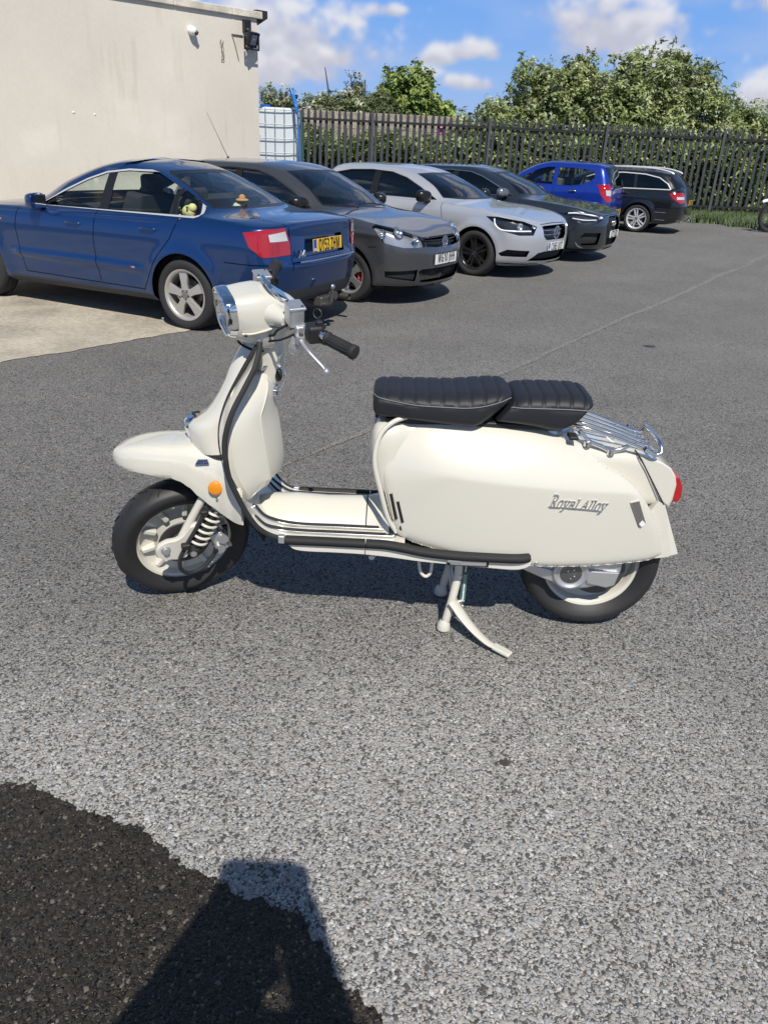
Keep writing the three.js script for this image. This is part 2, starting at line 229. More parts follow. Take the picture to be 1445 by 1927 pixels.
  const cam = thing('security_camera', 'white dome security camera high on the cream wall', 'security camera', wp(1.16, 2.965, 0), WTURN);
  obj('mount', cyl(0.058, 0.062, 0.035, 28).rotateX(PI / 2).translate(0, 0.0, 0.018), white, cam);
  obj('ball', new THREE.SphereGeometry(0.06, 28, 20).translate(0, -0.01, 0.062), white, cam);
  obj('lens', [cyl(0.03, 0.034, 0.03, 24).rotateX(PI / 2).rotateX(0.5).rotateY(0.55).translate(0.032, -0.035, 0.105)], dark, cam);
  const fl = thing('floodlight', 'black floodlight angled out below the sensor at the wall corner', 'floodlight', wp(0.2, 2.95, 0), WTURN);
  obj('bracket', [box(0.05, 0.05, 0.14, 0, -0.12, 0.07, 0.006), box(0.02, 0.17, 0.02, -0.125, -0.06, 0.14), box(0.02, 0.17, 0.02, 0.125, -0.06, 0.14), box(0.27, 0.02, 0.02, 0, -0.14, 0.14)], dark, fl);
  const hd = new THREE.Group(); hd.name = 'lamp_housing_assembly'; 
  const tilt = (g) => g.rotateX(0.35).rotateY(0.42).translate(0.0, -0.01, 0.17);
  obj('housing', [tilt(box(0.24, 0.21, 0.05, 0, 0, -0.01, 0.012)), ...[-0.08, -0.04, 0, 0.04, 0.08].map((x) => tilt(box(0.008, 0.17, 0.03, x, 0, -0.045)))], dark, fl);
  obj('bezel', tilt(extr([[-0.115, -0.1], [0.115, -0.1], [0.115, 0.1], [-0.115, 0.1]], 0.012, 0.004, 1, [[[-0.09, -0.075], [-0.09, 0.075], [0.09, 0.075], [0.09, -0.075]]]).translate(0, 0, 0.016)), dark, fl);
  obj('reflector', [tilt(box(0.17, 0.14, 0.004, 0, 0, 0.0185)), tilt(new THREE.SphereGeometry(0.03, 12, 8).scale(1, 1, 0.3).translate(0, 0, 0.022))], std([0.30, 0.32, 0.33], 0.5, 0.1), fl);
  const pir = thing('motion_sensor', 'small black box sensor above the floodlight at the wall corner', 'sensor', wp(0.22, 3.115, 0), WTURN);
  obj('sensor_box', box(0.115, 0.155, 0.09, 0, 0.01, 0.046, 0.014), dark, pir); obj('sensor_lens', new THREE.SphereGeometry(0.035, 14, 10).scale(1, 0.7, 0.5).translate(0, -0.045, 0.088), std([0.05, 0.05, 0.055], 0.4), pir);
  const wire = std([0.22, 0.19, 0.16], 0.7);
  const lo = obj('cable_loop', [pipe([[0, 0, 0.01], [-0.03, -0.02, 0.03], [0.02, -0.14, 0.05], [-0.02, -0.25, 0.03], [0.035, -0.26, 0.02], [-0.01, -0.12, 0.03], [0.04, -0.01, 0.01]], 0.005, 40, 6)], wire); lo.position.set(...wp(0.66, 2.90)); lo.rotation.y = WTURN; tag(lo, 'twisted loose cable end hanging from the wall beside the floodlight', 'cable');
  const lb = obj('conduit', [pipe([[0.0, 0, 0.012], [-0.2, 0.0, 0.012]], 0.009, 4, 8), pipe([[-0.2, 0, 0.012], [-0.16, -0.1, 0.014], [-0.09, -0.33, 0.014]], 0.006, 12, 6)], wire); lb.position.set(...wp(0.27, 2.99)); lb.rotation.y = WTURN; tag(lb, 'thin bent conduit fixed to the wall left of the floodlight', 'conduit');
}

// ---------- water tank behind the building corner ----------
{
  const plastic = phys([0.80, 0.86, 0.90], 0.4, 0, { transmission: 0.3, thickness: 0 }), cage = std([0.34, 0.36, 0.38], 0.45, 0.6), water = phys([0.42, 0.55, 0.62], 0.25), blue = phys([0.01, 0.10, 0.42], 0.4);
  const tank = (y, k, label) => {
    const t = thing('water_tank', label, 'water tank', [-2.36, y, -15.45], 0.10, 'stacked water tanks');
    t.scale.y = k; const W = 1.0, D = 1.0, H = 1.0, body = box(W - 0.06, H, D - 0.06, 0, 0.14 + H / 2, 0, 0.07); obj('bottle', body, plastic, t);
    obj('water', box(W - 0.12, H * 0.42, D - 0.12, 0, 0.17 + H * 0.21, 0, 0.05), water, t);
    const bars = [], r = 0.0095;
    for (let k = 0; k < 5; k++) { const y2 = 0.2 + k * 0.225, a = W / 2, q = D / 2; bars.push(pipe([[-a, y2, -q + 0.08], [-a, y2, q - 0.08], [-a + 0.03, y2, q - 0.02], [-a + 0.1, y2, q], [a - 0.1, y2, q], [a - 0.02, y2, q - 0.03], [a, y2, q - 0.1], [a, y2, -q + 0.08]], r, 50, 7)); }
    for (let k = 0; k < 6; k++) { const x = -W / 2 + 0.09 + k * (W - 0.18) / 5; bars.push(pipe([[x, 0.14, D / 2 + 0.012], [x, 1.12, D / 2 + 0.012]], r, 4, 7)); }
    for (let k = 0; k < 6; k++) for (const s of [-1, 1]) { const z = -D / 2 + 0.09 + k * (D - 0.18) / 5; bars.push(pipe([[s * (W / 2 + 0.012), 0.14, z], [s * (W / 2 + 0.012), 1.12, z]], r, 4, 7)); }
    obj('cage', bars, cage, t);
    obj('pallet', [box(W, 0.03, D, 0, 0.115, 0), ...[-0.44, 0, 0.44].map((x) => box(0.1, 0.1, D, x, 0.05, 0))], cage, t);
    obj('lid', cyl(0.09, 0.09, 0.04, 24).translate(-0.1, 1.165, 0.1), blue, t); obj('lid_clip', box(0.1, 0.03, 0.05, -0.34, 1.155, 0.38), blue, t);
    return t;
  };
  tank(0, 0.8, 'lower caged white water tank standing on the ground, hidden behind the parked cars'); tank(0.935, 1, 'caged white translucent water tank at the corner of the building, water showing at its foot');
  const z = -14.72;
  tag(obj('hose', [pipe([[-1.95, 2.36, -14.95], [-1.90, 2.25, -14.9], [-1.83, 2.10, z], [-1.82, 2.0, z]], 0.03, 24, 10), pipe([[-1.82, 2.04, z], [-1.80, 1.9, z], [-1.78, 1.5, z], [-1.76, 1.0, z], [-1.75, 0.1, z]], 0.012, 40, 8)], phys([0.02, 0.16, 0.55], 0.4)), 'bright blue hose rising over the right edge of the water tank', 'hose');
  tag(obj('wire_mesh_post', [pipe([[-1.66, 0, -14.8], [-1.72, 1.2, -14.85], [-1.77, 2.05, -14.9]], 0.016, 12, 7)], std([0.02, 0.09, 0.09], 0.6)), 'thin dark green leaning pole between the water tank and the fence', 'pole');
}

// ---------- palisade fence ----------
const FZ = -24.6;
{
  const f = thing('palisade_fence', 'dark grey steel palisade fence across the back of the car park', 'fence', [0, 0, FZ]);
  const steel = std([0.066, 0.070, 0.078], 0.6, 0.1), steel2 = std([0.056, 0.060, 0.068], 0.6, 0.1), railM = std([0.018, 0.019, 0.022], 0.55, 0.2), rnd = rng(21);
  const sec = [[-0.043, 0.0], [-0.026, 0.016], [-0.010, 0.003], [0.010, 0.003], [0.026, 0.016], [0.043, 0.0]];
  const rings = [[0, 1], [2.25, 1], [2.33, 0.8], [2.40, 0.16]].map(([y, k]) => [...sec.map(([x, z]) => V(x * k, y, z)), ...sec.slice().reverse().map(([x, z]) => V(x * k, y, z - 0.005))]);
  const pg = loft(rings, { wrap: true, crease: 0.5 });
  for (let x = -3.6, i = 0; x < 13; x += 0.177, i++) { const p = obj('pale', pg, i % 3 ? steel : steel2, f); p.position.set(x, (rnd() - 0.5) * 0.025, -0.03); p.rotation.z = (rnd() - 0.5) * (i % 9 === 4 ? 0.05 : 0.018); p.rotation.y = (rnd() - 0.5) * 0.1; }
  for (const y of [2.13, 0.34]) obj('rail', [box(16.8, 0.058, 0.006, 4.7, y, 0.03), box(16.8, 0.006, 0.05, 4.7, y + 0.03, 0.008)], railM, f);
  for (const x of [-0.87, 2.47, 5.8, 9.13, 12.4]) obj('post', [box(0.008, 2.36, 0.06, x, 1.18, 0.035), box(0.075, 2.36, 0.006, x, 1.18, 0.066), box(0.075, 2.36, 0.006, x, 1.18, 0.003)], steel, f);
}
// rough concrete wall beyond the fence
{
  const t = tex(512, 512, (u, v) => { const n = tfbm(u, v, 8, 3, 5), f = tfbm(u, v, 64, 6, 3), k = 0.75 + 0.6 * (n - 0.5) + 0.5 * (f - 0.5); return [toS(clamp(k)), toS(clamp(k * 0.95)), toS(clamp(k * 0.86))]; }, { srgb: true, repeat: [1 / 2, 1 / 2] });
  const w = thing('concrete_wall', 'weathered grey concrete wall just beyond the palisade fence', 'wall', [0, 0, -28]), rnd = rng(8), m = std([0.42, 0.39, 0.34], 0.95, 0, { map: t, bumpMap: t, bumpScale: 0.03 });
  for (let x = -4.6; x < 2.1; x += 1.12) for (let k = 0; k < 5; k++) { const o = k % 2 ? 0.56 : 0; const L = Math.min(1.105, 2.3 - (x + o)); if (L < 0.2) continue; obj('block', planeUV(box(L, 0.485, 0.3, x + o + L / 2, 0.25 + k * 0.49, (rnd() - 0.5) * 0.02, 0.012), 0, 1), m, w); }
  tag(obj('pink_scrap', [new THREE.SphereGeometry(0.09, 12, 9).scale(1, 1.25, 0.35)].map((g) => { const p = g.attributes.position; for (let i = 0; i < p.count; i++) { const k = 1 + 0.35 * (fbm(p.getX(i) * 30, p.getY(i) * 30, p.getZ(i) * 30, 2) - 0.5); p.setXYZ(i, p.getX(i) * k, p.getY(i) * k, p.getZ(i) * k); } g.computeVertexNormals(); return g.translate(1.1, 1.98, FZ - 0.12); }), std([0.75, 0.12, 0.33], 0.6)), 'bright pink scrap of plastic caught behind the fence pales', 'scrap');
}

// ---------- trees and shrubs ----------
const barkMat = std([0.10, 0.08, 0.06], 0.95);
function leafGeo(rnd, n, len, wid) { // a sprig: n bent pointed leaves round a twig
  const pos = [], idx = [];
  for (let k = 0; k < n; k++) {
    const a = rnd() * 6.28, el = -0.5 + 1.0 * rnd(), d = V(Math.cos(a) * Math.cos(el), Math.sin(el), Math.sin(a) * Math.cos(el)), s = V().crossVectors(d, V((rnd() - 0.5) * 1.2, 1, (rnd() - 0.5) * 1.2)).normalize(), nn = V().crossVectors(s, d), o = V(rnd() - 0.5, rnd() - 0.5, rnd() - 0.5).multiplyScalar(len * 0.9), l = len * (0.7 + 0.6 * rnd()), w = wid * (0.7 + 0.6 * rnd());
    const at = (t, x, u) => o.clone().addScaledVector(d, t * l).addScaledVector(s, x * w).addScaledVector(nn, u * l), b = pos.length / 3;
    for (const p of [at(0, 0, 0), at(0.45, 0.5, 0.10), at(0.45, 0, 0.04), at(0.45, -0.5, 0.10), at(1, 0, -0.12)]) pos.push(p.x, p.y, p.z);
    idx.push(b, b + 1, b + 2, b, b + 2, b + 3, b + 1, b + 4, b + 2, b + 2, b + 4, b + 3);
  }
  const g = new THREE.BufferGeometry(); g.setAttribute('position', new THREE.Float32BufferAttribute(pos, 3)); g.setIndex(idx); g.computeVertexNormals(); return g;
}
function leafMat(tr = 0.35) { return phys([1, 1, 1], 0.62, 0, { transmission: tr, thickness: 0 }); }
const LM = leafMat(0.3);
// blobs: [x, y, z, rx, ry, rz]; sprigs gathered in clumps near the surface of each
function crown(parent, blobs, count, { seed = 1, len = 0.12, wid = 0.06, per = 7, cols, name = 'crown', spread = 0.22, fill = 0.55, floor = 0.05 }) {
  const rnd = rng(seed), geos = [leafGeo(rnd, per, len, wid), leafGeo(rnd, per, len, wid)], vol = blobs.map((b) => b[3] * b[4] + b[4] * b[5] + b[3] * b[5]), tot = vol.reduce((a, b) => a + b), M = new THREE.Matrix4(), Q = new THREE.Quaternion(), c = new THREE.Color();
  const sets = geos.map(() => []);
  blobs.forEach((b, bi) => {
    const n = Math.round(count * vol[bi] / tot), clumps = Math.max(6, Math.round(n / 22));
    for (let k = 0; k < clumps; k++) {
      const d = V(rnd() * 2 - 1, rnd() * 2 - 1, rnd() * 2 - 1).normalize(), r = Math.pow(rnd(), fill) * (0.9 + 0.22 * rnd()), tone = rnd(), C = V(b[0] + d.x * b[3] * r, b[1] + d.y * b[4] * r, b[2] + d.z * b[5] * r);
      const sz = spread * (0.6 + 0.9 * rnd());
      for (let q = 0; q < n / clumps; q++) {
        const p = C.clone().add(V(rnd() - 0.5, (rnd() - 0.5) * 1.3, rnd() - 0.5).multiplyScalar(2 * sz)); if (p.y < floor) continue;
        { const up = V(p.x - b[0], (p.y - b[1]) * 1.2 + b[4] * 0.7, p.z - b[2]).normalize().add(V(rnd() - 0.5, rnd() - 0.5, rnd() - 0.5).multiplyScalar(1.3)).normalize(); Q.setFromUnitVectors(V(0, 1, 0), up).multiply(new THREE.Quaternion().setFromAxisAngle(V(0, 1, 0), rnd() * 6.28)); } const s = 0.65 + 0.7 * rnd(); M.compose(p, Q, V(s, s, s));
        const a = cols[Math.floor(Math.pow(rnd(), 1.2) * cols.length)], k2 = (0.75 + 0.5 * tone) * (0.8 + 0.4 * rnd()); sets[q % 2].push([M.clone(), [a[0] * k2, a[1] * k2, a[2] * k2]]);
      }
    }
  });
  sets.forEach((s, i) => { const im = new THREE.InstancedMesh(geos[i], LM, s.length); s.forEach(([m, k], j) => { im.setMatrixAt(j, m); im.setColorAt(j, c.setRGB(...k)); }); im.name = name; im.castShadow = im.receiveShadow = true; im.userData.kind = 'stuff'; parent.add(im); });
}
function limbs(parent, base, tips, r0) { const g = []; for (const t of tips) { const m = [lerp(base[0], t[0], 0.45), lerp(base[1], t[1], 0.55), lerp(base[2], t[2], 0.45)]; g.push(between(V(...base), V(...m), r0, r0 * 0.6, 8), between(V(...m), V(...t), r0 * 0.6, r0 * 0.15, 8)); } obj('trunk', g, barkMat, parent); }
const WILLOW = [[0.29, 0.34, 0.12], [0.23, 0.29, 0.08], [0.40, 0.44, 0.22], [0.16, 0.21, 0.05], [0.46, 0.50, 0.31]], LIME = [[0.25, 0.33, 0.075], [0.20, 0.28, 0.055], [0.33, 0.41, 0.11], [0.13, 0.20, 0.04]], IVY = [[0.12, 0.18, 0.035], [0.17, 0.24, 0.05], [0.08, 0.13, 0.025], [0.24, 0.32, 0.08], [0.42, 0.48, 0.20]], MAY = [[0.17, 0.21, 0.08], [0.23, 0.26, 0.11], [0.6, 0.6, 0.46], [0.12, 0.16, 0.05]], DULL = [[0.09, 0.125, 0.035], [0.115, 0.15, 0.045], [0.16, 0.18, 0.07], [0.07, 0.09, 0.03]];
function shrub(name, label, cat, group, x, z, blobs, count, o, tips, r0 = 0.09) { const t = thing(name, label, cat, [x, 0, z], 0, group); limbs(t, [0, 0, 0], tips, r0); crown(t, blobs, count, o); return t; }
shrub('willow_bush', 'broad grey-green leafy bush rising behind the fence above the small blue hatchback', 'bush', null, 4.6, -27.6, [[0, 2.6, 0, 1.5, 1.55, 1.2], [-1.0, 2.0, 0.2, 1.3, 1.25, 1.1], [0.9, 2.5, 0.1, 1.3, 1.6, 1.1], [-1.9, 1.7, 0.2, 0.9, 0.95, 0.9], [0.2, 1.4, 0.4, 2.4, 1.3, 1.2], [-0.35, 3.6, 0, 0.55, 0.6, 0.5], [0.75, 3.75, 0, 0.5, 0.6, 0.5], [1.6, 3.0, 0, 0.9, 1.1, 0.9], [-2.5, 1.4, 0.1, 0.7, 0.7, 0.7]], 13000, { seed: 31, cols: WILLOW, len: 0.13, wid: 0.06 }, [[-1, 3, 0], [0.8, 3.6, 0.2], [-0.2, 4, -0.2], [1.4, 2.8, 0.3], [-1.8, 2.3, 0], [0.3, 3.4, 0.5]]);
shrub('willow_bush', 'tallest grey-green leafy bush behind the fence at the right, above the black estate car', 'bush', null, 7.9, -27.4, [[0, 2.8, 0, 1.5, 1.6, 1.2], [-0.9, 2.5, 0.2, 1.2, 1.6, 1.1], [1.1, 2.4, 0.1, 1.3, 1.5, 1.1], [2.0, 1.9, 0.2, 1.0, 1.2, 0.9], [0.4, 1.4, 0.4, 2.6, 1.3, 1.2], [-0.75, 3.95, 0, 0.5, 0.55, 0.5], [0.25, 4.05, 0, 0.5, 0.6, 0.5], [1.2, 3.6, 0, 0.5, 0.6, 0.5], [2.5, 2.0, 0.1, 0.9, 1.1, 0.9]], 14000, { seed: 32, cols: WILLOW, len: 0.13, wid: 0.055 }, [[-1, 3.6, 0], [0.4, 4.4, 0.2], [-0.2, 4.3, -0.2], [1.5, 3.6, 0.3], [2.2, 2.6, 0], [0.9, 4, 0.5]]);
shrub('willow_bush', 'lower loose bush behind the fence above the parked motorcycle', 'bush', null, 11.0, -27.5, [[0, 2.0, 0, 1.2, 1.4, 1.0], [0.9, 1.9, 0, 1.1, 1.1, 0.9], [1.9, 1.6, 0, 1.1, 1.0, 0.9], [-0.5, 2.5, 0.1, 0.6, 0.8, 0.6], [0.3, 1.0, 0.3, 2.0, 1.0, 1]], 6500, { seed: 33, cols: WILLOW, len: 0.13, wid: 0.055 }, [[-0.6, 3.1, 0], [0.6, 2.6, 0.2], [1.2, 2.2, 0]]);
shrub('round_tree', 'rounded bright green tree standing alone behind the concrete wall', 'tree', null, 0.15, -31, [[0, 3.15, 0, 1.0, 0.95, 0.9], [-0.55, 2.7, 0.1, 0.7, 0.8, 0.7], [0.6, 2.75, 0.1, 0.8, 0.8, 0.7], [0.0, 2.2, 0.2, 1.3, 0.7, 0.9], [1.2, 2.4, 0, 0.45, 0.55, 0.5]], 5200, { seed: 34, cols: LIME, len: 0.12, wid: 0.07, spread: 0.18 }, [[0, 3.8, 0], [-0.6, 3.1, 0.1], [0.7, 3.2, 0], [1.1, 2.6, 0]], 0.11);
shrub('hawthorn_bush', 'pale blossoming bush beside the water tank at the building corner', 'bush', 'blossoming bushes left of the round tree', -3.3, -28.6, [[0, 2.1, 0, 0.85, 0.75, 0.6], [0.7, 2.3, 0, 0.5, 0.6, 0.5], [-0.8, 2.4, 0, 0.55, 0.6, 0.5]], 2200, { seed: 35, cols: MAY, len: 0.10, wid: 0.05 }, [[0, 2.7, 0], [0.6, 2.8, 0]]);
shrub('hawthorn_bush', 'straggly blossoming bush with one long bare shoot sticking up', 'bush', null, -2.1, -29.0, [[0, 2.2, 0, 0.75, 0.6, 0.6], [0.35, 2.7, 0, 0.3, 0.4, 0.3], [-0.5, 2.35, 0, 0.4, 0.5, 0.4]], 1500, { seed: 36, cols: MAY, len: 0.10, wid: 0.05 }, [[-0.55, 3.75, 0], [0.3, 3.3, 0], [0.5, 2.9, 0]]);
shrub('dull_bush', 'flat-topped dull olive bush just left of the round tree', 'bush', null, -1.35, -30.0, [[0, 2.2, 0, 1.2, 0.65, 0.8], [0.3, 2.55, 0, 0.9, 0.35, 0.6], [-0.35, 2.95, 0.1, 0.35, 0.45, 0.3], [0.7, 2.9, 0.1, 0.25, 0.3, 0.25]], 3200, { seed: 37, cols: DULL, len: 0.10, wid: 0.05 }, [[0, 2.9, 0], [-0.5, 3.5, 0], [0.6, 3.4, 0.1]]);
tag(obj('dead_stem', [between(V(-1.42, 1.5, -30.6), V(-1.40, 3.55, -30.6), 0.05, 0.022, 8), between(V(-1.41, 3.0, -30.6), V(-1.33, 3.4, -30.6), 0.012, 0.006, 6)], std([0.07, 0.06, 0.055], 0.9)), 'thin bare dark stem standing left of the round tree', 'post');
{ // the ivy and brambles filling the fence from behind
  const h = thing('hedge', 'dense dark ivy and bramble hedge pressed against the back of the fence', 'hedge', [0, 0, -26.2]), blobs = [], rnd = rng(41);
  for (let x = -3.2; x < 13; x += 0.85) blobs.push([x, x < 2.4 ? 0.75 + 0.2 * rnd() : 0.95 + 0.15 * rnd(), (rnd() - 0.5) * 0.5, 0.75, x < 2.4 ? 0.85 + 0.35 * rnd() : 1.25, 0.75]);
  limbs(h, [4, 0, 0], [[3, 1.6, 0.2], [5, 1.7, 0], [4.2, 1.8, -0.2]], 0.05); limbs(h, [9, 0, 0], [[8, 1.6, 0.2], [10, 1.7, 0], [9.2, 1.8, -0.2]], 0.05);
  crown(h, blobs, 21000, { seed: 42, cols: IVY, len: 0.12, wid: 0.075, name: 'foliage', spread: 0.24, fill: 0.4 });
}
{ // far tree line
  const g = thing('distant_trees', 'dark distant line of trees on the horizon', 'trees', [0, 0, -110]); g.userData.kind = 'stuff'; delete g.userData.category; const blobs = [], rnd = rng(51);
  for (let x = -60; x < 60; x += 4.5) blobs.push([x, 1.6 + rnd(), rnd() * 5, 3.4, 1.8 + 1.6 * rnd(), 2]);
  crown(g, blobs, 5000, { seed: 52, cols: DULL, len: 0.7, wid: 0.4, name: 'foliage', spread: 0.9 });
}
{ // rough grass along the fence foot
  const rnd = rng(61), pos = [], nor = [], idx = [];
  for (let k = 0; k < 7; k++) { const a = rnd() * 6.28, h = 0.09 + 0.13 * rnd(), l = 0.02 + 0.07 * rnd(), o = V((rnd() - 0.5) * 0.08, 0, (rnd() - 0.5) * 0.08), b = pos.length / 3, c = Math.cos(a), s = Math.sin(a); for (const [t, w] of [[0, 0.006], [0.55, 0.005], [1, 0]]) for (const q of [-1, 1]) { pos.push(o.x + c * l * t * t - s * w * q, h * t, o.z + s * l * t * t + c * w * q); nor.push(s * 0.3, 0.9, c * 0.3); } idx.push(b, b + 1, b + 2, b + 1, b + 3, b + 2, b + 2, b + 3, b + 4); }
  const g = new THREE.BufferGeometry(); g.setAttribute('position', new THREE.Float32BufferAttribute(pos, 3)); g.setAttribute('normal', new THREE.Float32BufferAttribute(nor, 3)); g.setIndex(idx);
  const list = []; for (let i = 0; i < 15000; i++) { const x = 4.5 + 9 * rnd(), edge = -21.9 + 0.24 * (x - 8) * 0.9 - (x > 8 ? 0 : 0.8) + (fbm(x * 2, 2, 2, 3) - 0.5) * 1.1, z = lerp(edge, -25.3, Math.pow(rnd(), 0.8)); if (fbm(x * 1.4, 3, z * 1.4, 3) < 0.36) continue; list.push([x, z]); }
  const im = new THREE.InstancedMesh(g, LM, list.length), M = new THREE.Matrix4(), Q = new THREE.Quaternion(), c = new THREE.Color();
  list.forEach(([x, z], i) => { Q.setFromAxisAngle(V(0, 1, 0), rnd() * 6.28); const s = 0.5 + 1.0 * fbm(x * 1.7, 6, z * 1.7, 2) + 0.3 * rnd(); M.compose(V(x, 0.0, z), Q, V(1.2, s, 1.2)); im.setMatrixAt(i, M); const k = 0.8 + 0.5 * rnd(), y = rnd() < 0.25 ? 0.09 : 0; im.setColorAt(i, c.setRGB((0.085 + y) * k, (0.16 + y * 0.8) * k, 0.03 * k)); });
  im.name = 'grass'; im.castShadow = im.receiveShadow = true; im.userData.kind = 'stuff'; tag(im, 'rough grass and weeds along the foot of the fence'); scene.add(im);
}

// ---------- car bodies: a lofted shell, cut into panels, panes and lamps ----------
function pchip(ys) { const n = ys.length, d = [], m = []; for (let i = 0; i < n - 1; i++) d.push(ys[i + 1] - ys[i]); for (let i = 0; i < n; i++) m.push(i === 0 ? d[0] : i === n - 1 ? d[n - 2] : d[i - 1] * d[i] <= 0 ? 0 : 2 * d[i - 1] * d[i] / (d[i - 1] + d[i])); return (t) => { const i = Math.min(n - 2, Math.floor(t)), u = t - i, u2 = u * u, u3 = u2 * u; return ys[i] * (2 * u3 - 3 * u2 + 1) + m[i] * (u3 - 2 * u2 + u) + ys[i + 1] * (-2 * u3 + 3 * u2) + m[i + 1] * (u3 - u2); }; }
// loops from the sill to the roof ridge: [front x, y, corner depth | half width, side y front, side y rear | rear x, y, corner depth | front, rear squareness]
function shell(loops, disp, barrel = 0.014) {
  const f = loops[0].map((_, k) => pchip(loops.map((r) => r[k]))), NF = 34, NS = 64, NR = 30, NC = NF + NS + NR + 1, per = 9, NV = (loops.length - 1) * per + 1, G = [];
  const pw = (x, e) => Math.pow(Math.max(x, 0), e);
  for (let j = 0; j < NV; j++) {
    const [xf, yf, bf, w, ya, yb, xr, yr, br, ef, er] = f.map((q) => q(j / per)), row = [];
    for (let i = 0; i < NC; i++) {
      let x, y, z;
      if (i <= NF) { const p = (i / NF) * PI / 2, s = Math.sin(p), c = i === NF ? 0 : Math.cos(p); x = xf - bf * (1 - pw(c, ef)); z = w * pw(s, ef); y = lerp(yf, ya, pw(s, 1.6)); }
      else if (i <= NF + NS) { const t = (i - NF) / NS; x = lerp(xf - bf, xr + br, t); z = w * (1 + barrel * 4 * t * (1 - t)); y = lerp(ya, yb, t); }
      else { const p = (1 - (i - NF - NS) / NR) * PI / 2, s = Math.sin(p), c = Math.cos(p); x = xr + br * (1 - pw(c, er)); z = w * pw(s, er); y = lerp(yr, yb, pw(s, 1.6)); }
      const P = V(x, y, z); if (disp) disp(P, z / (w + 1e-6)); row.push(P);
    }
    row[0].z = 0; row[NC - 1].z = 0; G.push(row);
  }
  const N = G.map((r, j) => r.map((p, i) => { const a = i === 0 ? V(r[1].x, r[1].y, -r[1].z) : r[i - 1], b = i === NC - 1 ? V(r[NC - 2].x, r[NC - 2].y, -r[NC - 2].z) : r[i + 1], c = G[Math.max(0, j - 1)][i], d = G[Math.min(NV - 1, j + 1)][i], n = V().crossVectors(b.clone().sub(a), d.clone().sub(c)); return n.lengthSq() < 1e-14 ? V(0, 1, 0) : n.normalize(); }));
  if (N[Math.floor(NV / 3)][NF + 20].z < 0) N.forEach((r) => r.forEach((n) => n.negate()));
  for (const n of N[NV - 1]) n.set(0, 1, 0);
  const tris = [], vt = (j, i) => { const p = G[j][i], n = N[j][i]; return [p.x, p.y, p.z, n.x, n.y, n.z]; };
  for (let j = 0; j < NV - 1; j++) for (let i = 0; i < NC - 1; i++) { const a = vt(j, i), b = vt(j, i + 1), c = vt(j + 1, i), d = vt(j + 1, i + 1); tris.push([a, c, b], [b, c, d]); }
  return { tris, bottom: G[0], G };
}
const PROJ = { side: [(p) => [p[0], p[1]], [0, 0, 1]], front: [(p) => [p[2], p[1]], [1, 0, 0]], rear: [(p) => [p[2], p[1]], [-1, 0, 0]], top: [(p) => [p[0], p[2]], [0, 1, 0]] };
const angled = (deg) => { const c = Math.cos(deg * RAD), s = Math.sin(deg * RAD); return [(p) => [-p[0] * s + p[2] * c, p[1]], [c, 0, s]]; };
function hull(pts) { const p = pts.slice().sort((a, b) => a[0] - b[0] || a[1] - b[1]), cr = (o, a, b) => (a[0] - o[0]) * (b[1] - o[1]) - (a[1] - o[1]) * (b[0] - o[0]), half = (l) => { const h = []; for (const q of l) { while (h.length > 1 && cr(h[h.length - 2], h[h.length - 1], q) <= 1e-12) h.pop(); h.push(q); } h.pop(); return h; }; return [...half(p), ...half(p.reverse())]; }
// takes what lies inside a convex outline (seen along the projection) out of a body
function take(body, pts, [proj, dir], { min = 0.2, test = null } = {}) {
  const poly = hull(pts.map((p) => (p.length === 3 ? proj(p) : p))), n = poly.length; let x0 = 1e9, x1 = -1e9, y0 = 1e9, y1 = -1e9; for (const [x, y] of poly) { x0 = Math.min(x0, x); x1 = Math.max(x1, x); y0 = Math.min(y0, y); y1 = Math.max(y1, y); }
  const inside = [], out = [], fan = (l, q) => { for (let i = 1; i < l.length - 1; i++) q.push([l[0], l[i], l[i + 1]]); };
  for (const t of body.tris) {
    const P = t.map(proj), nd = (t[0][3] + t[1][3] + t[2][3]) / 3 * dir[0] + (t[0][4] + t[1][4] + t[2][4]) / 3 * dir[1] + (t[0][5] + t[1][5] + t[2][5]) / 3 * dir[2];
    if (nd < min || (test && !test(t[0])) || Math.max(P[0][0], P[1][0], P[2][0]) < x0 || Math.min(P[0][0], P[1][0], P[2][0]) > x1 || Math.max(P[0][1], P[1][1], P[2][1]) < y0 || Math.min(P[0][1], P[1][1], P[2][1]) > y1) { out.push(t); continue; }
    let cur = t.slice();
    for (let e = 0; e < n && cur.length; e++) {
      const A = poly[e], B = poly[(e + 1) % n], sd = cur.map((v) => { const q = proj(v); return (B[0] - A[0]) * (q[1] - A[1]) - (B[1] - A[1]) * (q[0] - A[0]); });
      if (sd.every((d) => d >= -1e-12)) continue;
      const a = [], b = [];
      for (let i = 0; i < cur.length; i++) { const j = (i + 1) % cur.length, di = sd[i], dj = sd[j]; (di >= 0 ? a : b).push(cur[i]); if ((di >= 0) !== (dj >= 0)) { const u = di / (di - dj), v = cur[i].map((q, k) => q + (cur[j][k] - q) * u); a.push(v); b.push(v); } }
      fan(b, out); cur = a;
    }
    if (cur.length) fan(cur, inside);
  }
  body.tris = out; return { tris: inside };
}
const pushed = (s, d) => ({ tris: s.tris.map((t) => t.map((v) => [v[0] - v[3] * d, v[1] - v[4] * d, v[2] - v[5] * d, v[3], v[4], v[5]])) });
function rim(s) { const k = (v) => Math.round(v[0] * 2e4) + ',' + Math.round(v[1] * 2e4) + ',' + Math.round(v[2] * 2e4), m = new Map(); for (const t of s.tris) for (let i = 0; i < 3; i++) { const a = t[i], b = t[(i + 1) % 3], ka = k(a), kb = k(b); if (ka === kb) continue; const r = kb + '|' + ka; if (m.has(r)) m.delete(r); else m.set(ka + '|' + kb, [a, b]); } return [...m.values()]; }
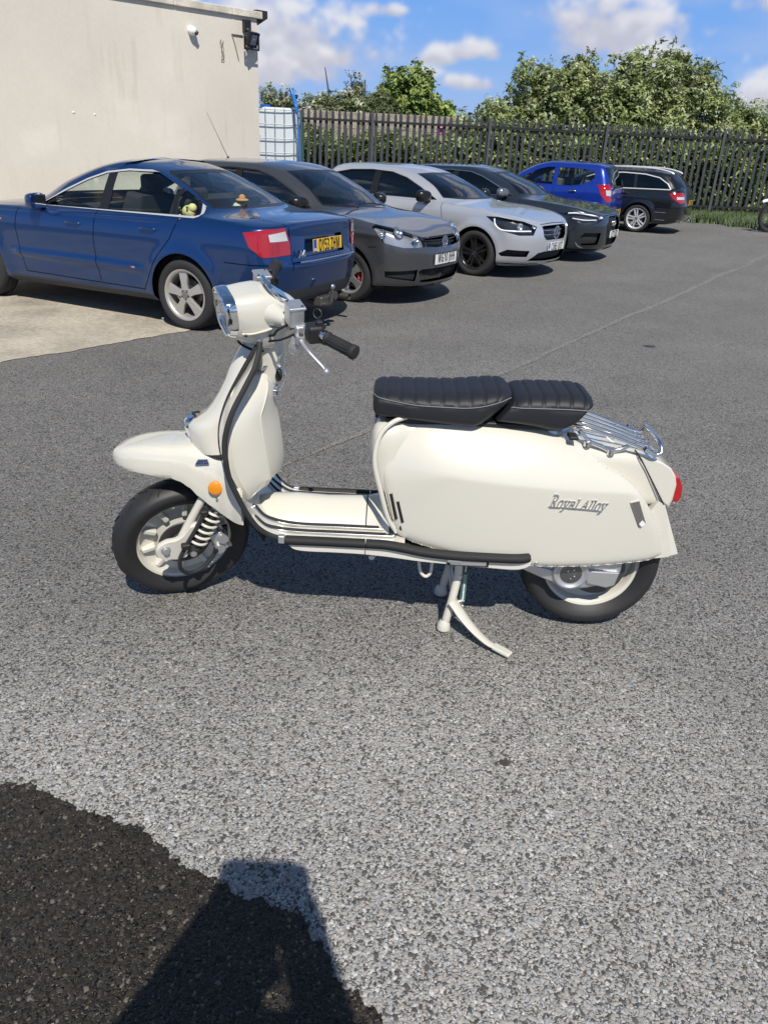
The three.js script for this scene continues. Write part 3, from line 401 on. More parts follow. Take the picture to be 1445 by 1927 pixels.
// walls from the edge of a cut to where it was moved; edges on the centre line stay open
function walls(s, move) { const tris = []; for (const [a, b] of rim(s)) { if (Math.abs(a[2]) < 2e-4 && Math.abs(b[2]) < 2e-4) continue; const c = move(a), d = move(b), n = V().crossVectors(V(b[0] - a[0], b[1] - a[1], b[2] - a[2]), V(c[0] - a[0], c[1] - a[1], c[2] - a[2])); if (n.lengthSq() < 1e-16) continue; n.normalize(); const q = (v) => [v[0], v[1], v[2], n.x, n.y, n.z]; tris.push([q(a), q(c), q(b)], [q(b), q(c), q(d)]); } return { tris }; }
const inward = (d) => (v) => [v[0] - v[3] * d, v[1] - v[4] * d, v[2] - v[5] * d];
function soupGeo(list, side = 1) { // side: 1 right, -1 left, 0 both
  const pos = [], nor = []; for (const s of [].concat(list)) for (const m of side ? [side] : [1, -1]) for (const t of s.tris) for (const v of m > 0 ? t : [t[0], t[2], t[1]]) { pos.push(v[0], v[1], v[2] * m); nor.push(v[3], v[4], v[5] * m); }
  if (!pos.length) return null;
  const g = new THREE.BufferGeometry(); g.setAttribute('position', new THREE.Float32BufferAttribute(pos, 3)); g.setAttribute('normal', new THREE.Float32BufferAttribute(nor, 3)); g.setAttribute('uv', new THREE.Float32BufferAttribute(new Float32Array(pos.length / 3 * 2), 2)); return g;
}
const one = (name, s, mat, parent) => { const g = soupGeo(s, 0); return g && obj(name, g, mat, parent); };
const pair = (name, s, mat, parent) => [1, -1].map((m) => { const g = soupGeo(s, m); return g && obj(name, g, mat, parent); });
// a shut line: a narrow strip cut along a polyline and sunk
function shutLine(body, gaps, pts, pj, w = 0.007, o = {}) { for (let i = 0; i < pts.length - 1; i++) { const [a, b] = [pts[i], pts[i + 1]].map((p) => (p.length === 3 ? pj[0](p) : p)), L = Math.hypot(b[0] - a[0], b[1] - a[1]), tx = (b[0] - a[0]) / L, ty = (b[1] - a[1]) / L, h = w / 2; const s = take(body, [[a[0] - ty * h - tx * h * 0.5, a[1] + tx * h - ty * h * 0.5], [a[0] + ty * h - tx * h * 0.5, a[1] - tx * h - ty * h * 0.5], [b[0] + ty * h + tx * h * 0.5, b[1] - tx * h + ty * h * 0.5], [b[0] - ty * h + tx * h * 0.5, b[1] + tx * h + ty * h * 0.5]], pj, o); gaps.push(pushed(s, 0.012)); } }
const circle = (x, y, r, n = 44) => Array.from({ length: n }, (_, i) => [x + r * Math.cos(i / n * 2 * PI), y + r * Math.sin(i / n * 2 * PI)]);
const insetPoly = (pts, d) => { const h = hull(pts), c = h.reduce((s, p) => [s[0] + p[0] / h.length, s[1] + p[1] / h.length], [0, 0]); return h.map((p, i) => { const a = h[(i + h.length - 1) % h.length], b = h[(i + 1) % h.length], nrm = (u, v) => { const L = Math.hypot(v[0] - u[0], v[1] - u[1]); return [-(v[1] - u[1]) / L, (v[0] - u[0]) / L]; }, n1 = nrm(a, p), n2 = nrm(p, b), k = d / Math.max(0.35, (1 + n1[0] * n2[0] + n1[1] * n2[1]) / 2) / 2; return [p[0] + (n1[0] + n2[0]) * k, p[1] + (n1[1] + n2[1]) * k]; }); };

const rubber = std([0.022, 0.022, 0.023], 0.85), blackTrim = phys([0.010, 0.010, 0.011], 0.32), matt = std([0.02, 0.02, 0.021], 0.8), gapMat = std([0.004, 0.004, 0.005], 0.9), chrome = std([0.80, 0.81, 0.82], 0.07, 1), satin = std([0.62, 0.63, 0.64], 0.25, 1), cabin = std([0.028, 0.028, 0.03], 0.85), steelDark = std([0.16, 0.15, 0.14], 0.45, 0.8);
const glass = (c, r = 0.02) => phys(c, r, 0, { transmission: 1, thickness: 0, ior: 1.8 });
const clearGlass = phys([0.86, 0.92, 0.89], 0.02, 0, { transmission: 1, thickness: 0, ior: 1.5 }), brightTrim = std([0.78, 0.79, 0.80], 0.32, 0.55), tintGlass = glass([0.34, 0.38, 0.38]), darkGlass = glass([0.10, 0.11, 0.115]), lensGlass = phys([0.97, 0.97, 0.97], 0.02, 0, { transmission: 1, thickness: 0 });
const redLens = phys([0.36, 0.005, 0.007], 0.12, 0, { clearcoat: 1, clearcoatRoughness: 0.03 }), deepRed = phys([0.28, 0.004, 0.006], 0.14, 0, { clearcoat: 1, clearcoatRoughness: 0.03 }), whiteLens = phys([0.62, 0.62, 0.60], 0.15, 0.2, { clearcoat: 1, clearcoatRoughness: 0.03 }), amberLens = phys([0.75, 0.26, 0.01], 0.15, 0, { clearcoat: 1 });
const paint = (c, metal = 0.35, r = 0.38) => phys(c, r, metal, { clearcoat: 1, clearcoatRoughness: 0.04 });
const plateWhite = std([0.78, 0.78, 0.74], 0.4), plateYellow = std([0.80, 0.50, 0.02], 0.4), plateBlue = std([0.01, 0.07, 0.42], 0.4), ink = std([0.008, 0.008, 0.01], 0.5);

function wheelRim(kind, rr, mats) { // unit parts of one wheel, axle along z, outward +z
  const parts = [['rim', [lathe([[rr - 0.030, -0.09], [rr - 0.036, 0.0], [rr - 0.03, 0.062], [rr - 0.016, 0.082], [rr + 0.004, 0.088], [rr + 0.008, 0.08], [rr + 0.006, 0.06], [rr - 0.02, 0.03], [rr - 0.02, -0.09]], 56).rotateX(PI / 2)], mats.lip || mats.rim], ['brake_disc', [cyl(0.135, 0.135, 0.022, 32).rotateX(PI / 2).translate(0, 0, -0.01), cyl(0.075, 0.075, 0.05, 24).rotateX(PI / 2)], steelDark]];
  const add = (name, g, m) => parts.push([name, [g], m]);
  const sp = (pts, d, z0, lean = 0) => { const g = extr(pts, d, 0.005, 2).translate(0, 0, z0), p = g.attributes.position; for (let i = 0; i < p.count; i++) p.setZ(i, p.getZ(i) + lean * (1 - (p.getY(i) / rr) ** 2)); g.computeVertexNormals(); return g; };
  for (let k = 0; k < 5; k++) {
    const a = k * 2 * PI / 5;
    if (kind === 'wide') add('spoke', sp([[-0.030, 0.045], [0.030, 0.045], [0.026, 0.09], [0.043, rr - 0.025], [-0.043, rr - 0.025], [-0.026, 0.09]], 0.02, 0.042, 0.012).rotateZ(a), mats.rim);
    else if (kind === 'plain') add('spoke', sp([[-0.04, 0.03], [0.04, 0.03], [0.028, 0.11], [0.05, rr - 0.025], [-0.05, rr - 0.025], [-0.028, 0.11]], 0.016, 0.045, 0.01).rotateZ(a), mats.rim);
    else for (const s of [-1, 1]) add('spoke', sp([[s * 0.010, 0.035], [s * 0.030, 0.04], [s * 0.048, rr - 0.025], [s * 0.024, rr - 0.025], [s * 0.012, 0.1]], 0.02, 0.042, 0.012).rotateZ(a), mats.rim);
  }
  add('hub', cyl(0.055, 0.06, 0.03, 28).rotateX(PI / 2).translate(0, 0, 0.058), mats.rim); add('hub_cap', cyl(0.029, 0.031, 0.012, 24).rotateX(PI / 2).translate(0, 0, 0.078), mats.cap || mats.rim);
  parts.push(['wheel_nuts', [0, 1, 2, 3, 4].map((k) => cyl(0.009, 0.009, 0.012, 6).rotateX(PI / 2).translate(0.043 * Math.sin(k * 1.2566 + 0.63), 0.043 * Math.cos(k * 1.2566 + 0.63), 0.074)), steelDark, 'stuff']);
  if (mats.caliper) add('caliper', box(0.07, 0.19, 0.05, 0.115, 0.0, 0.0, 0.012), mats.caliper);
  return parts;
}
function tyreGeo(R, rr, w) { const h = w / 2; return lathe([[rr - 0.004, -h * 0.8], [rr + 0.012, -h * 0.95], [(R + rr) / 2, -h * 1.03], [R - 0.022, -h * 0.93], [R - 0.006, -h * 0.78], [R, -h * 0.5], [R - 0.001, -h * 0.36], [R - 0.008, -h * 0.34], [R - 0.008, -h * 0.28], [R, -h * 0.26], [R + 0.001, 0], [R, h * 0.26], [R - 0.008, h * 0.28], [R - 0.008, h * 0.34], [R - 0.001, h * 0.36], [R, h * 0.5], [R - 0.006, h * 0.78], [R - 0.022, h * 0.93], [(R + rr) / 2, h * 1.03], [rr + 0.012, h * 0.95], [rr - 0.004, h * 0.8]], 72).rotateX(PI / 2); }
function addWheel(car, x, z, R, rr, w, kind, mats, side, turn = 0, spin = 0) {
  const g = new THREE.Group(); g.name = 'wheel'; g.position.set(x, R, z * side); g.rotation.set(0, (side > 0 ? 0 : PI) + turn, 0); car.add(g);
  obj('tyre', tyreGeo(R, rr, w), rubber, g);
  const s = wheelRim(kind, rr, mats); for (const [n, gs, m, kindOf] of s) { const o = obj(n, gs.map((q) => q.clone().translate(0, 0, w / 2 - 0.1).rotateZ(spin)), m, g); if (kindOf) o.userData.kind = kindOf; }
}
function regPlate(car, at, turn, back, text, blue, tilt = 0) {
  const p = new THREE.Group(); p.name = 'number_plate'; p.position.set(...at); p.rotation.order = 'YXZ'; p.rotation.set(tilt, turn, 0); car.add(p);
  obj('plate', box(0.52, 0.112, 0.008, 0, 0, 0, 0.003), back, p); if (blue) obj('euro_band', box(0.05, 0.108, 0.002, -0.234, 0, 0.0048), plateBlue, p);
  if (blue) obj('country_letters', textGeo('GB', 0.022, 0.001).translate(-0.234, -0.034, 0.0058), plateWhite, p);
  obj('lettering', textGeo(text, 0.106, 0.0015, fontBold, blue ? 0.55 : 0.6).translate(blue ? 0.024 : 0, 0, 0.0042), ink, p);
  return p;
}
function doorMirror(car, x, y, z, capMat, big = 1) { // both sides
  for (const s of [1, -1]) {
    const m = new THREE.Group(); m.name = 'door_mirror'; m.position.set(x, y, z * s); m.scale.set(1, 1, s); car.add(m);
    const rings = [[-0.055, 1], [-0.05, 1.06], [0.0, 1.05], [0.035, 0.92], [0.062, 0.66], [0.075, 0.25]].map(([dx, k]) => Array.from({ length: 24 }, (_, i) => { const a = i / 24 * 2 * PI, e = (q) => Math.sign(q) * Math.pow(Math.abs(q), 0.65); return V(dx - 0.02 * e(Math.cos(a)), 0.07 * k * e(Math.sin(a)) * big + 0.01, 0.115 + 0.105 * k * e(Math.cos(a)) * big); }));
    obj('housing', loft(rings, { wrap: true, caps: true }), capMat, m); obj('mirror_glass', box(0.003, 0.115 * big, 0.18 * big, -0.062, 0.01, 0.115, 0.001), chrome, m); obj('arm', between(V(0.005, -0.05, -0.02), V(0.0, -0.03, 0.07), 0.022, 0.02, 10), blackTrim, m);
  }
}
function handle(car, x, y, z, mat, side, len = 0.2) { const h = obj('door_handle', [pipe([[len / 2, 0, 0.0], [len / 2 - 0.025, 0.002, 0.027], [0, 0.006, 0.035], [-len / 2 + 0.025, 0.002, 0.027], [-len / 2, 0, 0.0]], 0.0115, 24, 8), ], mat, car); h.position.set(x, y, z * side); h.scale.z = side; const c = obj('handle_recess', new THREE.SphereGeometry(1, 18, 10).scale(len * 0.36, 0.028, 0.006), gapMat, car); c.position.set(x, y - 0.004, z * side); }
function seatsAndCabin(car, { x0, x1, y = 0.30, w, belt, dash, seatX, rearX, seatMat = cabin, wheelSide = 1, roof }) {
  obj('cabin_floor', [box(x0 - x1, 0.04, w * 2 - 0.3, (x0 + x1) / 2, y, 0)], cabin, car);
  for (const s of [1, -1]) obj('door_lining', box(x0 - x1 - 0.3, belt - y - 0.07, 0.03, (x0 + x1) / 2, (belt + y) / 2 - 0.03, s * (w - 0.13)), cabin, car);
  obj('dashboard', [extr([[dash + 0.35, y], [dash + 0.38, belt - 0.06], [dash + 0.05, belt - 0.02], [dash - 0.08, belt - 0.1], [dash - 0.06, y + 0.2], [dash + 0.05, y]], w * 2 - 0.32, 0.01).translate(0, 0, -(w - 0.16))], cabin, car);
  const sw = new THREE.TorusGeometry(0.18, 0.017, 10, 32).rotateY(PI / 2).rotateZ(-0.42); obj('steering_wheel', [sw.translate(dash - 0.2, belt - 0.1, wheelSide * 0.36), between(V(dash - 0.2, belt - 0.1, wheelSide * 0.36), V(dash + 0.05, belt - 0.2, wheelSide * 0.36), 0.04, 0.05, 10)], cabin, car);
  const seat = (x, z, w2, head) => { const back = extr([[0, 0], [0.12, -0.02], [0.08, 0.3], [-0.08, 0.62], [-0.2, 0.6], [-0.12, 0.2]], w2, 0.035, 3).translate(x - 0.1, y + 0.2, z - w2 / 2), cush = box(0.52, 0.17, w2 + 0.06, x + 0.2, y + 0.18, z, 0.05); return [back, cush, ...head.map((hz) => box(0.09, 0.17, 0.25, x - 0.26, y + (w2 > 1 ? 0.84 : 0.93), z + hz, 0.04))]; };
  for (const s of [1, -1]) obj('front_seat', seat(seatX, s * 0.36, 0.44, [0]), seatMat, car); obj('rear_seat', seat(rearX, 0, 1.1, [-0.36, 0.36]), seatMat, car);
  obj('roof_lining', box((x0 - x1) * 0.26, 0.012, 0.90, lerp(x1, x0, 0.45), roof - 0.075, 0), std([0.3, 0.3, 0.29], 0.9), car);
}
function underside(car, B, wb, Ra) { const r = B.bottom.filter((_, i) => i % 3 === 0 || i === B.bottom.length - 1), q = r.map((p) => { const near = Math.min(Math.abs(p.x), Math.abs(p.x - wb)) < Ra + 0.02; return V(p.x, p.y + 0.005, near ? Math.min(p.z, 0.56) : p.z); }), pos = []; for (let i = 0; i < q.length - 1; i++) for (const v of [q[i], q[i + 1], V(q[i].x, q[i].y, -q[i].z), q[i + 1], V(q[i + 1].x, q[i + 1].y, -q[i + 1].z), V(q[i].x, q[i].y, -q[i].z)]) pos.push(v.x, v.y, v.z); const g = new THREE.BufferGeometry(); g.setAttribute('position', new THREE.Float32BufferAttribute(pos, 3)); g.computeVertexNormals(); obj('underbody', g, matt, car); }
function arches(car, B, xs, R, Ra, mat) { // cut the openings, roll their edges in, line them
  for (const x of xs) { const c = take(B, circle(x, R * 1.0 + 0.01, Ra), PROJ.side, { min: -0.6, test: (v) => v[2] > 0.4 }); pair('arch_edge', walls(c, (v) => [v[0], v[1], v[2] - 0.045]), mat, car); const li = new THREE.CylinderGeometry(Ra + 0.004, Ra + 0.004, 0.36, 36, 1, true, PI / 2 - 0.15, PI + 0.3).rotateX(PI / 2); for (const s of [1, -1]) obj('arch_liner', [li.clone().translate(x, R, s * 0.62), new THREE.CircleGeometry(Ra, 36, -0.15, PI + 0.3).translate(x, R, s * 0.46)], matt, car); }
}

function nearest(s, at) { let b = null, m = 1e9; for (const t of s.tris) for (const v of t) { const d = (v[0] - at[0]) ** 2 + (v[1] - at[1]) ** 2 + (v[2] - at[2]) ** 2; if (d < m) { m = d; b = v; } } return b; }
// a lamp bowl (or a bright strip) set just behind a lens surface, both sides of the car
function lampBowls(car, lens, list, depth = 0.02) { for (const [at, r] of list) { const v = nearest(lens, at), n = V(v[3], v[4], v[5]).add(V(0.8, 0, 0)).normalize(), p = V(v[0], v[1], v[2]).addScaledVector(V(v[3], v[4], v[5]), -depth); for (const s of [1, -1]) { const q = new THREE.Quaternion().setFromUnitVectors(V(0, 1, 0), V(n.x, n.y, n.z * s)), g = lathe([[0.0, -r * .55], [r * .5, -r * .48], [r * .92, -r * .08], [r, 0.004]], 28); g.applyQuaternion(q).translate(p.x, p.y, p.z * s); obj('headlamp_reflector', g, chrome, car); const b = new THREE.SphereGeometry(r * .24, 14, 10); b.applyQuaternion(q).translate(p.x - n.x * r * .2, p.y, (p.z - n.z * r * .2) * s); obj('headlamp_bulb', b, whiteLens, car); } } }
function lampStrip(car, lens, pts, r, mat, depth = 0.008) { const q = pts.map((a) => { const v = nearest(lens, a); return [v[0] - v[3] * depth, v[1] - v[4] * depth, v[2] - v[5] * depth]; }); for (const s of [1, -1]) obj('daylight_strip', pipe(q.map(([x, y, z]) => [x, y, z * s]), r, 30, 7), mat, car); }

// ---------- parked cars; each faces +x in its own frame, origin on the ground under the rear axle ----------
function carBase(name, label, [x, d], heading) { const c = thing(name, label, 'car', [x, 0, -d], heading * RAD); c.scale.setScalar(0.935); return c; }
// shared steps
function glazing(car, B, dlo, pillars, { surround, paneMat, frame = 0.014, trimW = 0.016, pane = 'side_window', surroundName = 'window_trim' }) {
  // dlo: outline of all side glass; pillars: convex outlines that stay black between the panes
  const all = take(B, dlo, PROJ.side, { min: 0.25 }), inner = take(all, insetPoly(dlo, trimW), PROJ.side, { min: -1 });
  pair(surroundName, [pushed(all, -0.004), walls(pushed(all, -0.004), inward(0.012))], surround, car);
  for (const p of pillars) pair('window_pillar', take(inner, p, PROJ.side, { min: -1 }), blackTrim, car);
  return inner;
}
function panes(car, inner, polys, mat, names) { polys.forEach((p, i) => { const s = take(inner, p, PROJ.side, { min: -1 }); pair(names[i], pushed(s, 0.006), mat[i] || mat[0], car); }); pair('window_seal', [pushed(inner, 0.003)], blackTrim, car); }
function screen(car, B, poly, pj, name, mat, band = 0.02, test) { const o = take(B, poly, pj, { min: 0.12, test }), g = take(o, insetPoly(poly, band), pj, { min: -1 }); one(name, pushed(g, 0.003), mat, car); one(name + '_seal', [pushed(o, 0.002)], blackTrim, car); }
const mirrorPts = (l) => [...l, ...l.map(([z, y]) => [-z, y])];

{ // blue saloon
  const car = carBase('blue_saloon', 'metallic blue four door saloon parked nearest the building, seen from behind the scooter headlamp', [-1.50, 7.70], 155);
  car.scale.setScalar(0.965); const P = paint([0.005, 0.044, 0.165], 0.65, 0.32), wb = 2.65, R = 0.318;
  const B = shell([
    [3.28, .20, .6, .78, .20, .225, -.80, .27, .42, .8, .7], [3.44, .25, .6, .845, .25, .28, -.935, .31, .44, .8, .7], [3.53, .42, .6, .873, .42, .45, -.985, .46, .44, .8, .68], [3.545, .56, .6, .883, .60, .62, -1.005, .615, .42, .8, .66], [3.51, .68, .6, .883, .72, .74, -.985, .655, .40, .8, .64], [3.45, .765, .58, .876, .82, .85, -.955, .87, .38, .75, .6], [3.27, .84, .55, .858, .885, .935, -.945, .985, .36, .75, .6],
    [2.80, .93, .5, .832, .925, .985, -.72, 1.018, .34, .75, .6], [2.16, 1.02, .42, .792, .965, 1.015, -.36, 1.045, .34, .8, .72], [1.72, 1.215, .38, .70, 1.19, 1.20, .06, 1.21, .34, .85, .8], [1.30, 1.365, .34, .612, 1.345, 1.34, .44, 1.352, .32, .85, .8], [1.08, 1.41, .3, .52, 1.40, 1.39, .62, 1.395, .28, .9, .85], [.95, 1.43, .05, .02, 1.43, 1.42, .72, 1.42, .05, 1, 1]],
    (p, k) => { const arch = (x) => { const r = Math.hypot(p.x - x, p.y - R) - 0.365; return r > -0.05 ? 0.020 * Math.exp(-Math.pow(Math.max(r, 0) / 0.075, 2)) : 0; }; if (k > 0.85) { p.z += arch(0) + arch(wb); if (p.x > 0.35 && p.x < 2.2 && p.y < 0.8) { const d = p.y - 0.505 - (p.x - 1) * 0.004; p.z += 0.016 * sstep(0.042, 0.03, Math.abs(d)) * sstep(0.42, 0.5, p.x) * sstep(2.16, 2.08, p.x); } } });
  arches(car, B, [0, wb], R, 0.358, P);
  const DLO = [[1.80, .965], [1.5, 1.115], [1.22, 1.235], [1.0, 1.305], [.75, 1.338], [.5, 1.338], [.28, 1.30], [.08, 1.21], [-.08, 1.10], [-.17, 1.02], [-.165, 1.0], [-.12, .985], [.9, .975]];
  const inner = glazing(car, B, DLO, [[[.90, .9], [1.02, .9], [.96, 1.4], [.86, 1.4]], [[.08, .9], [.125, .9], [.22, 1.4], [.175, 1.4]]], { surround: brightTrim, trimW: .015 });
  panes(car, inner, [[[1.02, .9], [2, .9], [2, 1.4], [.96, 1.4]], [[.125, .9], [.90, .9], [.86, 1.4], [.22, 1.4]], [[-.4, .9], [.08, .9], [.175, 1.4], [-.4, 1.4]]], [clearGlass], ['front_side_window', 'rear_side_window', 'quarter_window']);
  screen(car, B, mirrorPts([[.60, 1.06], [.575, 1.10], [.46, 1.32], [.42, 1.335], [.2, 1.345], [.3, 1.055]]), PROJ.rear, 'rear_window', clearGlass, 0.022, (v) => v[0] < 0.7 && v[1] > 1.0);
  screen(car, B, mirrorPts([[.66, 1.05], [.51, 1.305], [.2, 1.325], [.4, 1.035]]), PROJ.front, 'windscreen', clearGlass, 0.022, (v) => v[0] > 0.9 && v[0] < 2.3 && v[1] > 0.98);
  const pj = angled(140), lamp = [[-.66, .915, .860], [-.80, .945, .76], [-.94, .955, .62], [-.985, .84, .60], [-.995, .735, .60], [-.82, .72, .82], [-.72, .80, .865]];
  const L = take(B, lamp, pj, { min: 0.3, test: (v) => v[0] < -.3 }); pair('tail_lamp', [L, pushed(L, -0.006), walls(pushed(L, -0.006), inward(0.02))].slice(1), redLens, car);
  const Lc = { tris: L.tris.slice() }, w1 = take(Lc, [[-.84, .905, .755], [-.945, .928, .625], [-.975, .85, .62], [-.86, .845, .755]], pj, { min: -1 }); pair('reversing_lamp', pushed(w1, -0.0085), whiteLens, car);
  const w2 = take(Lc, [[-.88, .835, .745], [-.93, .835, .69], [-.93, .745, .70], [-.88, .74, .76]], pj, { min: -1 }); pair('rear_reflector', pushed(w2, -0.0078), deepRed, car);
  const gaps = [], S = PROJ.side, o = { min: 0.3 };
  shutLine(B, gaps, [[1.0, .98], [1.03, .70], [1.0, .33]], S, 0.008, o); shutLine(B, gaps, [[2.02, .93], [2.06, .75], [2.0, .33], [.45, .32]], S, 0.008, o); shutLine(B, gaps, [[.02, .99], [.12, .80], [.30, .60], [.40, .42], [.47, .32]], S, 0.008, o);
  shutLine(B, gaps, [[-.47, .655], [-.80, .655], [-.90, .655]], S, 0.008, { min: 0.3, test: (v) => v[0] < -.3 });
  shutLine(B, gaps, [[.55, .955], [.545, .60]], PROJ.rear, 0.009, { min: .3, test: (v) => v[0] < -.8 }); shutLine(B, gaps, [[.545, .662], [-.02, .662]], PROJ.rear, 0.010, { min: .3, test: (v) => v[0] < -.8 });
  shutLine(B, gaps, [[-.93, .57], [-.36, .67]], PROJ.top, 0.008, { min: .5, test: (v) => v[0] < -.2 });
  shutLine(B, gaps, [[3.2, .72], [2.1, .73]], PROJ.top, 0.008, { min: .4, test: (v) => v[0] > 2.2 });
  pair('shut_line', gaps, gapMat, car);
  const fd = take(B, [[1.0, .98], [2.02, .98], [2.06, .75], [2.0, .33], [1.0, .33], [1.03, .7]], S, o); pair('front_door', fd, P, car);
  const rd = take(B, [[1.03, .98], [.02, .99], [.12, .80], [.30, .60], [.40, .42], [.47, .32], [1.0, .33]], S, o); pair('rear_door', rd, P, car);
  const niche = take(B, mirrorPts([[.33, .865], [.37, .70]]), PROJ.rear, { min: .3, test: (v) => v[0] < -.8 }); one('plate_recess', [pushed(niche, 0.035), walls(niche, inward(0.035))], P, car);
  const lid = take(B, mirrorPts([[.55, 1.0], [.545, .662]]), PROJ.rear, { min: .25, test: (v) => v[0] < -.8 }); one('boot_lid', [lid], P, car);
  const deck = take(B, [[-.96, .58], [-.36, .67], [-.36, -.02], [-.96, -.02]], PROJ.top, { min: .4, test: (v) => v[0] < -.3 && v[1] > .9 }); one('boot_lid', deck, P, car);
  const val = take(B, mirrorPts([[.80, .425], [.85, .1]]), PROJ.rear, { min: .0, test: (v) => v[0] < -.5 }); one('rear_valance', val, std([0.03, 0.032, 0.037], 0.6), car);
  const bump = take(B, [[-1.2, .655], [-.36, .655], [-.36, .1], [-1.2, .1]], S, { min: -1 }); one('rear_bumper', bump, P, car);
  const sill = take(B, [[.36, .285], [2.25, .285], [2.25, .1], [.36, .1]], S, { min: -1 }); pair('sill', sill, std([0.035, 0.04, 0.05], 0.7), car);
  one('body', B, P, car); underside(car, B, wb, 0.36);
  obj('boot_trim', pipe([[-1.008, .668, .50], [-1.022, .668, .3], [-1.026, .668, 0], [-1.022, .668, -.3], [-1.008, .668, -.50]], 0.009, 24, 8), satin, car);
  regPlate(car, [-.999, .788, 0], -PI / 2, plateYellow, 'OY53 ZHM', true, -0.06);
  obj('model_badge', textGeo('A4', 0.062, 0.006, fontBold, 1.1).rotateY(-PI / 2).translate(-.992, .735, -.44), chrome, car);
  for (const s of [1, -1]) { handle(car, 1.27, .845, .879, P, s); handle(car, .36, .865, .875, P, s); }
  for (const s of [1, -1]) { obj('side_badge', box(.05, .016, .003, .56, .515, s * .909), satin, car); obj('side_badge_stripe', box(.016, .0165, .004, .578, .515, s * .9095), redLens, car); obj('side_repeater', box(.07, .035, .014, 2.28, .80, s * .879, .006), amberLens, car); }
  doorMirror(car, 1.72, 1.0, .80, P);
  const mats = { rim: std([0.50, 0.475, 0.44], 0.42, 0.55), cap: std([0.25, 0.24, 0.23], 0.4, 0.6) };
  for (const s of [1, -1]) { addWheel(car, 0, .775, R, .226, .225, 'wide', mats, s, 0, 0.1); addWheel(car, wb, .775, R, .226, .225, 'wide', mats, s, 0, 0.5); }
  seatsAndCabin(car, { x0: 2.3, x1: -.3, w: .86, belt: .98, dash: 1.62, seatX: 1.0, rearX: .46, roof: 1.41, y: .28 });
  obj('parcel_shelf', box(.5, .03, 1.2, -.28, .965, 0), std([0.06, 0.06, 0.06], 0.95), car);
  // tow bar with its ball and socket
  obj('tow_bar', [pipe([[-.80, .26, -.06], [-1.0, .24, -.06], [-1.07, .26, -.06], [-1.09, .36, -.06]], .02, 24, 10), box(.10, .09, .2, -.95, .265, 0, .015), cyl(.014, .014, .05, 10).translate(-1.09, .385, -.06)], steelDark, car); obj('tow_ball', new THREE.SphereGeometry(.027, 16, 12).translate(-1.09, .415, -.06), satin, car); obj('tow_socket', [cyl(.04, .04, .06, 18).rotateZ(PI / 2).translate(-1.0, .30, .12)], steelDark, car); obj('tow_loop', new THREE.TorusGeometry(.045, .004, 6, 20).translate(-1.0, .17, -.18), steelDark, car);
  obj('exhaust', [cyl(.032, .032, .2, 16, true).rotateZ(PI / 2).translate(-.9, .24, .45)], steelDark, car);
  // soft toys on the shelf and by the quarter window
  const plush = (name, label, at, parts, turn) => { const t = thing(name, label, 'soft toy', [0, 0, 0]); t.position.copy(car.localToWorld(V(...at))); t.rotation.y = car.rotation.y + turn; for (const [n, g, c] of parts) obj(n, g, std(c, .95), t); };
  car.updateMatrixWorld(true); const sph = (r, x, y, z, a = 1, b = 1, c = 1) => new THREE.SphereGeometry(r, 18, 14).scale(a, b, c).translate(x, y, z);
  plush('soft_toy', 'yellow soft toy pressed against the rear quarter window of the blue saloon', [.07, .945, -.655], [['body', [sph(.055, 0, .07, 0, 1.2, 1, .9)], [.75, .68, .30]], ['head', [sph(.038, .045, .105, .005)], [.78, .70, .30]], ['spots', [[.03, .11, .06], [-.03, .08, .066], [-.06, .10, .05], [.0, .05, .066]].map((p) => sph(.011, ...p)), [.10, .12, .05]], ['foot', [sph(.03, .07, .02, .04)], [.7, .25, .12]], ['foot', [sph(.03, -.06, .02, .04)], [.7, .55, .2]]], PI);
  plush('soft_toy', 'pale green soft toy with a brown hat on the rear shelf of the blue saloon', [-.12, .985, -.16], [['body', [sph(.055, 0, .055, 0, 1.1, 1, 1)], [.62, .72, .60]], ['head', [sph(.04, -.05, .095, .0)], [.65, .75, .62]], ['hat', [sph(.05, .0, .125, -.04, 1.2, .35, 1.2), sph(.03, 0, .145, -.04)], [.36, .22, .10]], ['arm', [sph(.02, -.09, .07, .03, 1.6, 1, 1)], [.66, .75, .64]]], PI / 2);
}

